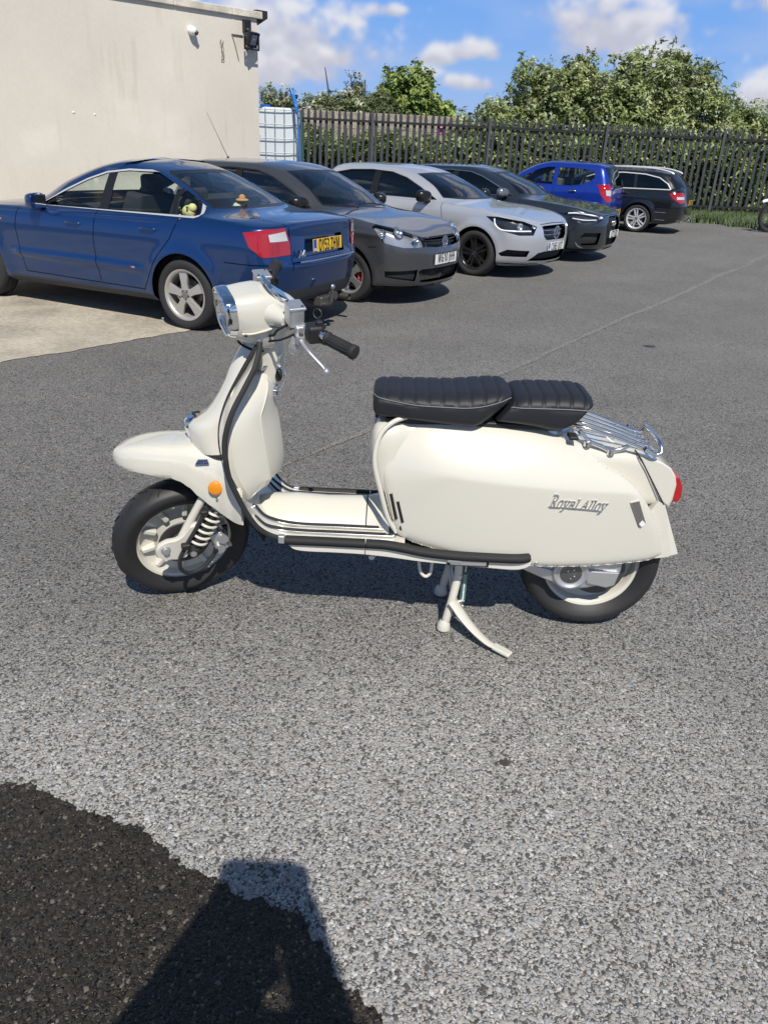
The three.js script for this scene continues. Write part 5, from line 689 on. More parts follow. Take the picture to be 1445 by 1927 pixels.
  const mats = { rim: std([0.5, 0.5, 0.51], 0.35, 0.7) }; for (const s of [1, -1]) { addWheel(car, 0, .70, R, .19, .175, 'plain', mats, s); addWheel(car, wb, .70, R, .19, .175, 'plain', mats, s, 0, .3); }
  seatsAndCabin(car, { x0: 2.2, x1: -.3, w: .78, belt: 1.0, dash: 1.62, seatX: .95, rearX: .3, roof: 1.51, y: .3, seatMat: std([.10, .10, .10], .9) });
}

{ // black estate
  const car = carBase('black_estate', 'black estate car with silver roof rails and bright alloy wheels, nearest the fence', [5.82, 19.68], 152);
  const P = paint([0.006, 0.007, 0.010], 0.2, 0.3), wb = 2.76, R = 0.318;
  const B = shell([
    [3.30, .20, .6, .78, .20, .22, -.86, .27, .42, .8, .7], [3.46, .25, .6, .85, .25, .27, -1.0, .31, .42, .8, .7], [3.54, .42, .6, .873, .42, .45, -1.055, .46, .42, .8, .66], [3.55, .56, .6, .885, .60, .63, -1.065, .62, .40, .8, .64], [3.51, .68, .6, .885, .74, .77, -1.03, .76, .38, .8, .62], [3.46, .77, .58, .876, .84, .88, -1.0, .90, .36, .75, .6], [3.28, .85, .55, .855, .90, .945, -.97, .99, .35, .75, .6],
    [2.85, .94, .5, .83, .945, .985, -.945, 1.04, .34, .75, .6], [2.28, 1.02, .42, .79, .975, 1.0, -.92, 1.08, .34, .8, .62], [1.84, 1.21, .38, .70, 1.19, 1.20, -.78, 1.23, .33, .85, .7], [1.42, 1.36, .34, .625, 1.34, 1.34, -.60, 1.37, .30, .85, .75], [1.16, 1.405, .3, .53, 1.395, 1.39, -.40, 1.41, .26, .9, .85], [.95, 1.43, .05, .02, 1.43, 1.425, -.2, 1.425, .05, 1, 1]],
    (p, k) => { const arch = (x) => { const r = Math.hypot(p.x - x, p.y - R) - 0.37; return r > -0.05 ? 0.022 * Math.exp(-Math.pow(Math.max(r, 0) / 0.08, 2)) : 0; }; if (k > 0.85) { p.z += arch(0) + arch(wb); const d = p.y - (.80 + .02 * p.x); if (p.x > -.8 && p.x < 2.7) p.z += .010 * Math.exp(-Math.pow(d / .03, 2)); } });
  arches(car, B, [0, wb], R, 0.362, P);
  const DLO = [[1.92, .975], [1.6, 1.12], [1.3, 1.24], [1.0, 1.315], [.5, 1.34], [0, 1.325], [-.35, 1.265], [-.58, 1.14], [-.68, 1.02], [-.66, .995], [.5, .97]];
  const inner = glazing(car, B, DLO, [[[.98, .9], [1.08, .9], [1.04, 1.4], [.96, 1.4]], [[.12, .9], [.19, .9], [.27, 1.4], [.20, 1.4]]], { surround: brightTrim, trimW: .022 });
  panes(car, inner, [[[1.08, .9], [2, .9], [2, 1.4], [1.04, 1.4]], [[.19, .9], [.98, .9], [.96, 1.4], [.27, 1.4]], [[-.9, .9], [.12, .9], [.20, 1.4], [-.9, 1.4]]], [darkGlass], ['front_side_window', 'rear_side_window', 'load_bay_window']);
  screen(car, B, mirrorPts([[.60, 1.06], [.50, 1.34], [.2, 1.355], [.4, 1.04]]), PROJ.rear, 'rear_window', darkGlass, 0.022, (v) => v[0] < -0.4 && v[1] > 1.0);
  screen(car, B, mirrorPts([[.66, 1.05], [.51, 1.33], [.2, 1.35], [.4, 1.035]]), PROJ.front, 'windscreen', tintGlass, 0.022, (v) => v[0] > 1.0 && v[0] < 2.4 && v[1] > .98);
  const pj = angled(140), L = take(B, [[-.66, .925, .86], [-.92, .955, .68], [-1.0, .90, .60], [-1.03, .73, .60], [-.90, .715, .78], [-.74, .83, .865]], pj, { min: .2, test: (v) => v[0] < -.4 }), Lc = { tris: L.tris.slice() }; pair('tail_lamp', [pushed(L, -0.008), walls(pushed(L, -0.008), inward(0.02))], redLens, car);
  pair('reversing_lamp', pushed(take(Lc, [[-.80, .86, .80], [-1.0, .86, .62], [-1.02, .80, .62], [-.82, .80, .80]], pj, { min: -1 }), -.010), whiteLens, car);
  const gaps = [], S = PROJ.side, o = { min: 0.3 };
  shutLine(B, gaps, [[1.03, .98], [1.06, .7], [1.0, .33]], S, .008, o); shutLine(B, gaps, [[.05, .98], [.14, .80], [.34, .58], [.46, .33], [2.1, .32]], S, .008, o); shutLine(B, gaps, [[-.40, .60], [-.95, .61]], S, .008, o); shutLine(B, gaps, [[.60, 1.02], [.58, .64], [-.02, .62]], PROJ.rear, .009, { min: .2, test: (v) => v[0] < -.6 }); pair('shut_line', gaps, gapMat, car);
  pair('rear_door', take(B, [[1.03, .99], [.05, .99], [.14, .80], [.34, .58], [.46, .33], [1.0, .33], [1.06, .7]], S, o), P, car);
  one('tailgate', take(B, mirrorPts([[.60, 1.04], [.58, .62]]), PROJ.rear, { min: .2, test: (v) => v[0] < -.6 }), P, car);
  one('rear_bumper', take(B, [[-1.3, .605], [-.36, .605], [-.36, .1], [-1.3, .1]], S, { min: -1 }), P, car);
  one('body', B, P, car); underside(car, B, wb, 0.362);
  for (const s of [1, -1]) { obj('roof_rail', [pipe([[1.15, 1.375, s * .60], [1.05, 1.425, s * .585], [.4, 1.455, s * .575], [-.25, 1.44, s * .575], [-.58, 1.375, s * .575], [-.64, 1.345, s * .57]], .022, 50, 10)], std([.78, .79, .80], .3, .5), car); obj('bumper_strip', [pipe([[-.42, .50, s * .889], [-.62, .50, s * .88], [-.82, .50, s * .81], [-.95, .50, s * .70]], .009, 20, 7)], chrome, car); obj('bumper_strip', [pipe([[-.44, .33, s * .875], [-.62, .33, s * .865], [-.82, .33, s * .79], [-.94, .33, s * .68]], .008, 20, 7)], chrome, car); obj('exhaust_tip', box(.08, .05, .11, -.99, .275, s * .50, .015), chrome, car); }
  regPlate(car, [-1.06, .72, 0], -PI / 2, plateYellow, 'MV11 KDO', false);
  for (const s of [1, -1]) { handle(car, 1.28, .86, .872, P, s); handle(car, .38, .875, .87, P, s); }
  doorMirror(car, 1.82, 1.02, .80, P);
  const mats = { rim: std([0.72, 0.73, 0.75], 0.28, 0.55), cap: satin }; for (const s of [1, -1]) { addWheel(car, 0, .775, R, .236, .235, 'twin', mats, s, 0, .2); addWheel(car, wb, .775, R, .236, .235, 'twin', mats, s, 0, .3); }
  seatsAndCabin(car, { x0: 2.4, x1: -.8, w: .86, belt: .975, dash: 1.72, seatX: 1.05, rearX: .3, roof: 1.41, y: .28 });
}

// ---------- the scooter: front to -x, left side to +z ----------
const scooter = thing('motor_scooter', 'cream retro motor scooter with black two-part seat standing in the foreground', 'scooter', [0, 0, -2.485]);
{
  const cream = phys([0.615, 0.595, 0.52], 0.26, 0, { clearcoat: 1, clearcoatRoughness: 0.02 }), creamIn = std([0.57, 0.55, 0.48], 0.45), vinyl = std([0.012, 0.013, 0.017], 0.58, 0, { bumpMap: tex(256, 256, (u, v) => { const k = tfbm(u, v, 48, 3, 3); return [k, k, k]; }), bumpScale: 0.0006 }), vinylTop = std([0.016, 0.018, 0.024], 0.72), black = std([0.014, 0.014, 0.015], 0.55), rub = std([0.017, 0.017, 0.018], 0.75), silver = std([0.56, 0.57, 0.58], 0.38, 0.75), dkSteel = std([0.10, 0.10, 0.10], 0.45, 0.7), seam = std([0.01, 0.01, 0.01], 0.8), tyreMat = std([0.019, 0.019, 0.020], 0.55), clear = phys([0.95, 0.95, 0.95], 0.03, 0, { transmission: 1, thickness: 0 });
  const S = scooter, add = (n, g, m, p = S) => obj(n, g, m, p), sp = (pts, n) => { const c = new THREE.CatmullRomCurve3(pts.map(([x, y]) => V(x, y, 0)), false, 'centripetal'); return (t) => c.getPoint(t); };
  const fx = (pairs) => (x) => { if (x <= pairs[0][0]) return pairs[0][1]; for (let i = 0; i < pairs.length - 1; i++) if (x <= pairs[i + 1][0]) { const t = (x - pairs[i][0]) / (pairs[i + 1][0] - pairs[i][0]); return lerp(pairs[i][1], pairs[i + 1][1], t * t * (3 - 2 * t) * 0.5 + t * 0.5); } return pairs[pairs.length - 1][1]; };
  const ringSE = (x, yc, hy, hz, e1 = 0.5, e2 = 0.5, n = 40) => Array.from({ length: n }, (_, i) => { const a = i / n * 2 * PI, q = (v, e) => Math.sign(v) * Math.pow(Math.abs(v), e); return V(x, yc + hy * q(Math.sin(a), e2), hz * q(Math.cos(a), e1)); });

  // --- centre body under the seat and the tail
  { const w = fx([[-.062, .07], [-.055, .11], [-.035, .142], [.02, .145], [.07, .12], [.3, .115], [.52, .112], [.7, .108], [.85, .094], [.95, .085]]), yt = fx([[-.062, .70], [-.05, .76], [-.03, .783], [.02, .79], [.3, .782], [.5, .772], [.6, .745], [.73, .722], [.83, .712], [.9, .690], [.95, .66]]), yb = fx([[-.062, .50], [-.05, .44], [-.02, .41], [.42, .40], [.5, .50], [.95, .52]]);
    const xs = [-.062, -.059, -.052, -.043, -.03, -.012]; for (let x = .02; x < .95; x += .025) xs.push(x); xs.push(.95);
    add('centre_body', loft(xs.map((x) => { const a = yb(x), b = yt(x), sl = (y) => (x < .1 ? (0.79 - y) * -0.16 * sstep(.1, -.02, x) * (y < .68 ? (0.68 - y) / .27 * -1.6 : 0) : 0); return ringSE(x, (a + b) / 2, (b - a) / 2, w(x), .42, .32, 56).map((p) => { p.x += sl(p.y); return p; }); }), { wrap: true, caps: true }), cream);
    // bead framing the front of the side panels
    for (const s of [1, -1]) add('panel_bead', pipe([[.045, .408, .148 * s], [.018, .455, .155 * s], [-.012, .555, .160 * s], [-.038, .66, .158 * s], [-.035, .715, .152 * s], [-.020, .760, .142 * s], [.012, .791, .128 * s], [.055, .806, .112 * s], [.11, .812, .09 * s]], .008, 50, 10), cream); }
  // --- side panels: Coons patch outline with a bulging, creased face
  const zb = (x) => .200 - (x < .36 ? .30 : .235) * (x - .36) * (x - .36), yc = (x) => (x < .577 ? .647 - .078 * (x - .136) : .612 - .06 * (x - .577));
  const pz = (x, y) => { const u = y - yc(x), U = (u + Math.sqrt(u * u + .00003 + .010 * Math.exp(-Math.pow((x + .03) / .10, 2)))) / 2; return zb(x) - (u < 0 ? .12 * u * u : 0) - .40 * U - 1.9 * U * U; };
  { const B = sp([[.045, .405], [.083, .387], [.2, .360], [.35, .335], [.523, .318], [.669, .316], [.827, .320], [.95, .330], [.985, .348]]), T = sp([[.02, .780], [.055, .795], [.107, .803], [.314, .796], [.468, .782], [.56, .758], [.64, .718], [.72, .672]]), L = sp([[.045, .405], [.028, .453], [-.004, .565], [-.027, .66], [-.024, .71], [-.010, .750], [.02, .780]]), Rr = sp([[.985, .348], [.957, .42], [.905, .51], [.85, .585], [.79, .637], [.72, .672]]);
    const outl = []; for (let i = 0; i < 90; i++) outl.push(B(i / 90), T(i / 90), L(i / 90), Rr(i / 90));
    const edgeD = (x, y) => { let m = 9; for (const q of outl) { const d = (x - q.x) ** 2 + (y - q.y) ** 2; if (d < m) m = d; } return Math.sqrt(m); }, zf = (x, y) => pz(x, y) + .004 - .016 * Math.exp(-edgeD(x, y) / .009);
    const nx = 250, ny = 130, X = (i) => lerp(-.035, .995, i / nx), Y = (j) => lerp(.305, .815, j / ny), Z = []; for (let j = 0; j <= ny; j++) for (let i = 0; i <= nx; i++) Z.push(zf(X(i), Y(j)));
    const zz = (i, j) => Z[clamp(j, 0, ny) * (nx + 1) + clamp(i, 0, nx)], vt = (i, j) => { const n = V(-(zz(i + 1, j) - zz(i - 1, j)) / (2 * 1.03 / nx), -(zz(i, j + 1) - zz(i, j - 1)) / (2 * .51 / ny), 1).normalize(); return [X(i), Y(j), zz(i, j), n.x, n.y, n.z]; }, sheet = { tris: [] };
    for (let j = 0; j < ny; j++) for (let i = 0; i < nx; i++) { const p = vt(i, j), q = vt(i + 1, j), r = vt(i, j + 1), w = vt(i + 1, j + 1); sheet.tris.push([p, q, w], [p, w, r]); }
    const face = take(sheet, outl.map((p) => [p.x, p.y]), PROJ.side, { min: -1 }); const loop = []; for (const [f, r] of [[B, 0], [Rr, 0], [T, 1], [L, 1]]) for (let i = 0; i < 60; i++) loop.push(f(r ? 1 - i / 60 : i / 60)); for (const s of [1, -1]) { const rim2 = [.0005, -.05].map((o) => loop.map((p) => V(p.x, p.y, (zf(p.x, p.y) + o) * s))); add('side_panel', [soupGeo(face, s), loft(rim2, { wrap: true })], cream); }
    const edge = []; for (let i = 0; i <= 34; i++) edge.push(L(i / 40));
    add('panel_seam', pipe(edge.map((p) => [p.x, p.y, pz(p.x, p.y) - .016]), .0045, 120, 6), seam);
    // vents, plug, screw, reflector, badge on the near panel
    const on = (x, y, o = 0) => [x, y, pz(x, y) + o];
    for (const [a, b] of [[[.020, .556], [.042, .466]], [[.044, .532], [.064, .457]]]) { add('vent_slot', pipe([on(a[0], a[1], .0015), on(b[0], b[1], .0015)], .0062, 8, 10), seam); add('vent_lip', pipe([on(a[0] - .008, a[1] + .002, .001), on(b[0] - .008, b[1] - .002, .001)], .0035, 8, 8), cream); }
    add('plug_hole', cyl(.010, .010, .006, 18).rotateX(PI / 2).translate(...on(.064, .434, -.0005)), dkSteel);
    add('panel_screw', new THREE.SphereGeometry(.007, 12, 8).scale(1, 1, .5).translate(...on(.525, .335, .004)), chrome);
    const mk = (x, y) => on(x, y, .004), q = [mk(.812, .562), mk(.842, .568), mk(.884, .481), mk(.862, .471)]; const rf = (k, d) => { const c = q.reduce((a, p) => a.map((v, i) => v + p[i] / 4), [0, 0, 0]); const r = q.map((p) => p.map((v, i) => c[i] + (v - c[i]) * k)); return loft([r.map((p) => V(p[0], p[1], p[2] - .008)), r.map((p) => V(p[0], p[1], p[2] + d)), r.map((p) => V(lerp(p[0], c[0], .12), lerp(p[1], c[1], .06), p[2] + d + .004))], { wrap: true, caps: true, crease: .4 }); };
    add('side_reflector_frame', rf(1.14, -.003), creamIn); const rfl = add('side_reflector', rf(1, .003), phys([.30, .29, .28], .12, .75, { clearcoat: 1 })); add('side_reflector_lens', cyl(.012, .012, .006, 4).rotateX(PI / 2).translate(...on(.868, .485, .010)), std([.75, .74, .72], .3));
    // chrome script name badge
    const word = new TextGeometry('Royal Alloy', { font: fontSerif, size: .050, depth: .004, curveSegments: 5, bevelEnabled: true, bevelSize: .0012, bevelThickness: .0012, bevelSegments: 1 }); word.computeBoundingBox(); const bb = word.boundingBox, W = bb.max.x - bb.min.x; word.translate(-bb.min.x, 0, 0).scale(.192 / W, .72, 1); { const p = word.attributes.position; for (let i = 0; i < p.count; i++) { const x = p.getX(i), y = p.getY(i); const X = .535 + x + y * .35, Y = .553 + y - x * .085 - (x > .02 ? (y > .028 ? (y - .028) * .3 : 0) : -y * .25); p.setXYZ(i, X, Y, pz(X, Y) + .004 + p.getZ(i)); } word.computeVertexNormals(); }
    add('name_badge', word, chrome); add('badge_underline', pipe([on(.540, .551, .006), on(.60, .549, .006), on(.66, .543, .006), on(.718, .535, .006)], .0028, 16, 6), chrome); }
  // --- tail
  add('tail_box', loft([[-.098, .90], [-.094, .98], [-.07, 1], [0, 1.01], [.07, 1], [.094, .98], [.098, .90]].map(([z, k]) => [[.832, .709], [.87, .702], [.91, .690], [.945, .670], [.966, .642], [.976, .610], [.975, .575], [.974, .553], [.966, .525], [.945, .540], [.915, .585], [.87, .652]].map(([x, y]) => V(lerp(.90, x, k), lerp(.63, y, k), z))), { wrap: true, caps: true, crease: .7 }), cream);
  for (const s of [1, -1]) add('tail_seam', pipe([[.826, .714, s * .06], [.832, .706, s * .0965], [.87, .650, s * .1005], [.915, .583, s * .1005], [.945, .538, s * .1]], .002, 30, 6), seam);
  add('tail_lamp', extr([[.955, .612], [.990, .618], [1.004, .592], [1.008, .556], [1.000, .540], [.955, .542]], .128, .005).translate(0, 0, -.064), redLens); add('tail_lamp_bezel', box(.012, .075, .155, .970, .582, 0, .004), chrome);
  add('rear_flap', loft([-.10, -.085, -.04, 0, .04, .085, .10].map((z) => { const b = Math.abs(z) > .09 ? .03 : 0; return [[.925, .550], [.95, .535], [1.038 - b, .345], [1.030 - b, .338], [.985 - b, .330], [.955, .40], [.90, .50]].map(([x, y]) => V(x, y, z)); }), { wrap: true, caps: true, crease: .5 }), cream);
  // --- seat halves
  function seat(name, bot, top, wf, pipeY, dir) {
    const bx = sp(bot), tx = sp(top), ns = 110, n = 64, rings = [];
    for (let i = 0; i <= ns; i++) { const s = i / ns, b = bx(s), t = tx(s), yp = pipeY(s, b, t), r = []; const e = Math.min(1, Math.pow(1 - Math.pow(1 - Math.min(1, s / .035), 2), .5)) * Math.min(1, Math.pow(1 - Math.pow(1 - Math.min(1, (1 - s) / .05), 2), .5)), kz = .80 + .20 * e, ky = .62 + .38 * e;
      for (let k = 0; k < n; k++) { const a = k / n * 2 * PI, c = Math.cos(a), sn = Math.sin(a), h = (t.y - b.y) / 2, ym = (t.y + b.y) / 2, up = sn > 0; let y = ym + h * ky * Math.sign(sn) * Math.pow(Math.abs(sn), up ? .62 : .40); let z = wf(s) * kz * Math.sign(c) * Math.pow(Math.abs(c), up ? .52 : .42) * (up ? 1 : 1 - .06 * Math.abs(sn)); const f = (y - b.y) / (2 * h), x = lerp(b.x, t.x, f);
        if (y > yp) { const u = ((x - top[0][0]) / .0445) % 1, d = Math.min(u < 0 ? -u : u, 1 - u) * .0445; const dip = ((.0065 * Math.exp(-Math.pow(d / .0045, 2)) - .0014)) * sstep(0, .012, y - yp) * (i > 4 && i < ns - 3 ? 1 : 0); y -= dip * Math.max(.35, sn); z -= Math.sign(z) * dip * .5 * (1 - Math.abs(sn)); } else if (y > yp - .006) z -= Math.sign(z) * .0035 * Math.exp(-Math.pow((y - yp + .002) / .003, 2));
        r.push(V(x, y, z)); }
      rings.push(r); }
    const g = loft(rings, { wrap: true, caps: true }); const m = add(name, g, vinyl);
    // stitched piping following the crease on both flanks
    for (const sg of [1, -1]) { const pts = []; for (let i = 2; i <= ns - 2; i += 3) { const s = i / ns, b = bx(s), t = tx(s), yp = pipeY(s, b, t), f = (yp - b.y) / (t.y - b.y), h = (t.y - b.y) / 2, q = (yp - (t.y + b.y) / 2) / h, c = Math.sqrt(1 - Math.pow(Math.min(1, Math.pow(Math.abs(q), 1 / (q > 0 ? .62 : .40))), 2)); pts.push([lerp(b.x, t.x, f), yp, sg * (wf(s) * Math.pow(c, q > 0 ? .52 : .42) + .0005)]); } add('stitching', pipe(pts, .0016, 120, 5), std([.20, .21, .22], .7), m); }
    return m;
  }
  seat('front_seat', [[-.050, .798], [.04, .797], [.083, .795], [.221, .783], [.275, .781], [.305, .800]], [[-.055, .872], [-.03, .882], [.044, .883], [.13, .885], [.202, .888], [.298, .899], [.370, .904], [.402, .890]], fx([[0, .105], [.08, .125], [.35, .142], [.75, .145], [1, .12]]), (s, b, t) => lerp(.870, .855, sstep(0, .45, s)) + sstep(.6, 1, s) * .030);
  seat('rear_seat', [[.338, .800], [.40, .798], [.47, .790], [.545, .779], [.585, .800], [.625, .838]], [[.40, .880], [.43, .892], [.48, .897], [.56, .900], [.62, .899], [.650, .889], [.662, .870]], fx([[0, .125], [.2, .135], [.8, .132], [1, .10]]), (s) => .860 + .004 * Math.sin(s * 3));
  add('seat_base', box(.56, .02, .2, .27, .788, 0, .006), black); add('seat_hinge', box(.03, .03, .06, -.03, .786, 0, .004), black);
  // --- chrome rear rack
  { const rackM = std([.80, .79, .77], .20, 1), rails = [-.10, -.05, 0, .05, .10]; for (const z of rails) add('rack_rail', pipe([[.595, .800, z * .8], [.64, .795, z], [.75, .765, z], [.862, .727, z], [.880, .724, z]], .0065, 30, 8), rackM);
    add('rack_hoop', pipe([[.84, .738, .112], [.880, .720, .112], [.895, .728, .110], [.893, .752, .085], [.893, .758, 0], [.893, .752, -.085], [.895, .728, -.110], [.880, .720, -.112], [.84, .738, -.112]], .008, 60, 9), rackM); add('rack_hoop', pipe([[.868, .722, .11], [.870, .724, 0], [.868, .722, -.11]], .0065, 10, 8), rackM);
    for (const s of [1, -1]) { add('rack_arm', [pipe([[.625, .780, .085 * s], [.648, .757, .092 * s], [.66, .748, .095 * s], [.70, .734, .095 * s], [.735, .720, .095 * s], [.765, .725, .09 * s], [.80, .742, .09 * s]], .008, 30, 8), cyl(.013, .013, .018, 12).translate(.655, .742, .097 * s), cyl(.013, .013, .018, 12).translate(.735, .716, .097 * s)], rackM); add('rack_clip', box(.03, .012, .05, .602, .765, .10 * s, .004), black); } }
  // --- leg shield, floor and runners
  const shieldRow = [[.075, .386, .19, 0], [.04, .386, .197, 0], [0, .386, .2, 0], [-.12, .386, .2, 0], [-.25, .386, .2, 0], [-.335, .388, .2, .006], [-.385, .402, .205, .008], [-.430, .432, .215, .016], [-.470, .478, .225, .028], [-.512, .555, .235, .037], [-.542, .615, .24, .046], [-.556, .678, .245, .052], [-.558, .733, .24, .052], [-.547, .783, .235, .05], [-.527, .834, .22, .047], [-.495, .887, .19, .041], [-.452, .951, .15, .029], [-.428, 1.002, .11, .016], [-.420, 1.032, .085, .004]];
  { const path = new THREE.CatmullRomCurve3(shieldRow.map(([x, y]) => V(x, y, 0)), false, 'centripetal'), zs = (t, k) => { const f = t * (shieldRow.length - 1), i = Math.min(shieldRow.length - 2, Math.floor(f)); return lerp(shieldRow[i][k], shieldRow[i + 1][k], f - i); }, N = 120, M = 28, rings = [], eL = [];
    for (let i = 0; i <= N; i++) { const t = i / N, p = path.getPoint(t), T = path.getTangent(t), nrm = V(-T.y, T.x, 0), w = zs(t, 2), sw = zs(t, 3), fr = [], bk = []; for (let j = 0; j <= M; j++) { const u = j / M * 2 - 1, off = sw * u * u; const q = V(p.x + off, p.y, w * u); fr.push(q.clone().addScaledVector(nrm, .005)); bk.unshift(q.clone().addScaledVector(nrm, -.005)); } rings.push([...fr, ...bk]); if (t > .23) eL.push([p.x + sw, p.y, w]); }
    add('leg_shield', loft(rings, { wrap: true, caps: true, crease: .6 }), cream);
    for (const s of [1, -1]) { const pts = eL.filter((_, i) => i % 3 === 0).map(([x, y, z]) => [x, y, z * s]); add('shield_trim', sweep(pts, [[-.006, -.008], [.006, -.008], [.009, 0], [.006, .007], [-.006, .007], [-.009, 0]], { seg: 110, up: V(0.35, 0, s) }), rub); add('shield_trim_end', [new THREE.SphereGeometry(.010, 12, 10).translate(pts[pts.length - 1][0], pts[pts.length - 1][1] + .004, pts[pts.length - 1][2])], chrome); add('trim_joiner', box(.022, .028, .022, -.338, .389, s * .203, .004), silver);
      const run = [[-.325, .386, s * .204], [-.18, .387, s * .204], [-.071, .387, s * .204], [.013, .386, s * .205], [.073, .378, s * .206], [.127, .369, s * .207], [.228, .361, s * .209], [.361, .359, s * .209], [.470, .360, s * .206], [.497, .363, s * .198]];
      add('runner_rubber', sweep(run.slice(0, 3).concat([[-.058, .387, s * .204]]), [[-.012, -.011], [.010, -.013], [.015, 0], [.010, .012], [-.012, .012]].map(([a, b]) => [a * s * -1, b]), { seg: 30 }), rub); add('runner_rubber', sweep([[-.055, .387, s * .204], ...run.slice(3)], [[-.012, -.011], [.010, -.013], [.015, 0], [.010, .012], [-.012, .012]].map(([a, b]) => [a * s * -1, b]), { seg: 70 }), rub);
      // runner skirt below the rubber
      const topL = sp(run.map(([x, y]) => [x, y - .008])), botL = sp([[-.318, .372], [-.300, .350], [-.275, .343], [-.15, .342], [-.069, .341], [.016, .336], [.13, .324], [.232, .319], [.366, .312], [.470, .312], [.500, .330], [.505, .352]]), rr = []; for (let i = 0; i <= 80; i++) { const t = i / 80, a = topL(t), b = botL(t), z = s * (.203 - (t > .94 ? (t - .94) * .2 : 0)); rr.push([V(a.x, a.y, z), V(b.x, lerp(a.y, b.y, .85), z + s * .001), V(b.x, b.y, z - s * .006), V(b.x, b.y + .002, z - s * .04), V(a.x, a.y, z - s * .04)]); } add('runner_skirt', loft(rr, { wrap: true, caps: true, crease: .5 }), cream);
      add('skirt_joint', box(.002, .04, .012, -.057, .362, s * .201), seam);
      add('passenger_peg', [box(.125, .026, .02, .292, .338, s * .204, .006), box(.05, .015, .025, .245, .343, s * .206, .005)], silver); add('peg_recess', box(.14, .034, .006, .292, .338, s * .2035), seam); }
    // floor strips: rubber in a bright channel, curving up the shield
    for (const s of [1, -1]) for (const [z, p] of [[.105, [[-.443, .462], [-.413, .428], [-.370, .404], [-.297, .394], [-.149, .394], [.010, .394]]], [.155, [[-.436, .447], [-.400, .416], [-.358, .399], [-.291, .394], [-.146, .394], [.035, .394]]]]) { const pts = p.map(([x, y], i) => [x, y, s * (z + (i < 2 ? .012 : 0))]); add('floor_strip_channel', [sweep(pts, [[-.010, -.004], [.010, -.004], [.010, .004], [.007, .006], [-.007, .006], [-.010, .004]], { seg: 60, up: V(.3, 1, 0) }), ...ends(pts, .010)], satin); add('floor_strip', sweep(pts.slice(0, -1).concat([[pts[5][0] - .025, pts[5][1], pts[5][2]]]), [[-.0065, .003], [.0065, .003], [.0065, .009], [0, .011], [-.0065, .009]], { seg: 60, up: V(.3, 1, 0) }), rub); }
    // raised tunnel along the middle of the floor
    const tn = []; for (const [x, y, w] of [[-.46, .448, .06], [-.43, .456, .08], [-.40, .460, .088], [-.37, .462, .088], [-.31, .466, .082], [-.2, .462, .08], [-.062, .468, .08], [-.02, .48, .082], [.0, .50, .09], [.02, .54, .10]]) tn.push(Array.from({ length: 25 }, (_, i) => { const u = i / 24 * 2 - 1, k = Math.pow(Math.cos(u * PI / 2), .55); return V(x, .384 + (y - .384) * k, u * (w + .028 * (1 - k))); })); add('floor_tunnel', loft(tn), cream); add('tunnel_seam', pipe(Array.from({ length: 17 }, (_, i) => { const u = i / 16 * 2 - 1, k = Math.pow(Math.cos(u * PI / 2 * .98), .55); return [-.06, .385 + (.468 - .384) * k, u * .105]; }), .0018, 40, 5), seam);
    add('under_floor_frame', [pipe([[-.42, .44, 0], [-.33, .34, 0], [-.1, .33, 0], [.25, .30, 0], [.45, .36, 0]], .03, 30, 10), box(.5, .03, .24, -.05, .365, 0, .01), box(.5, .05, .3, .32, .345, 0, .02)], black);
    add('inner_front_panel', loft([[-.50, .56, .11], [-.485, .50, .12], [-.45, .42, .12], [-.43, .36, .11]].map(([x, y, w]) => [V(x, y, -w), V(x - .015, y, 0), V(x, y, w), V(x + .01, y, w), V(x, y, 0), V(x + .01, y, -w)]), { wrap: true, caps: true }), black); add('splash_flap', extr([[-.465, .44], [-.43, .42], [-.415, .33], [-.44, .37], [-.47, .40]], .22, .004).translate(0, 0, -.11), rub); }
  // --- glove box on the inside of the shield
  { const rows = [[0.905, 0.06, -0.445, 0.035, -0.405, -0.4], [0.885, 0.1, -0.47, 0.055, -0.398, -0.388], [0.862, 0.135, -0.482, 0.075, -0.396, -0.38], [0.825, 0.165, -0.485, 0.1, -0.402, -0.378], [0.785, 0.188, -0.488, 0.118, -0.412, -0.378], [0.74, 0.2, -0.492, 0.122, -0.408, -0.37], [0.7, 0.203, -0.492, 0.122, -0.403, -0.364], [0.64, 0.2, -0.488, 0.12, -0.395, -0.358], [0.6, 0.193, -0.478, 0.116, -0.39, -0.356], [0.565, 0.183, -0.466, 0.11, -0.388, -0.362], [0.535, 0.17, -0.455, 0.1, -0.404, -0.386], [0.512, 0.155, -0.452, 0.095, -0.43, -0.42], [0.498, 0.14, -0.455, 0.09, -0.45, -0.448]];
    const rings = rows.map(([y, zl, xl, zr, xr, xc]) => { const L = [V(xl - .02, y, zl), V(xl, y, zl)]; for (let i = 1; i <= 8; i++) { const t = i / 8; L.push(V(lerp(xl, xr, t) + .005 * Math.sin(t * PI), y, lerp(zl, zr, t) + .004 * Math.sin(t * PI))); } for (let i = 1; i <= 8; i++) { const t = i / 8; L.push(V(lerp(xr, xc, t * (1.5 - .5 * t)), y, lerp(zr, 0, t))); } const Rr = L.slice(0, -1).reverse().map((p) => V(p.x, p.y, -p.z)); return [...L, ...Rr]; });
    add('glove_box', loft(rings, { caps: false, crease: .32 }), cream); const top = rows[0], tg = new THREE.SphereGeometry(1, 20, 10).scale(.03, .010, .05).translate(-.43, .902, 0); add('glove_box_top', tg, cream);
    add('glove_box_door_edge', pipe(rows.slice(1, 12).map(([y, zl, xl, zr, xr]) => [xr, y, zr + .0005]), .0028, 60, 6), creamIn); add('glove_box_lock', [cyl(.011, .011, .01, 18).rotateZ(PI / 2).translate(-.376, .845, .045)], chrome); add('lock_slot', box(.006, .012, .003, -.371, .845, .045), seam); }
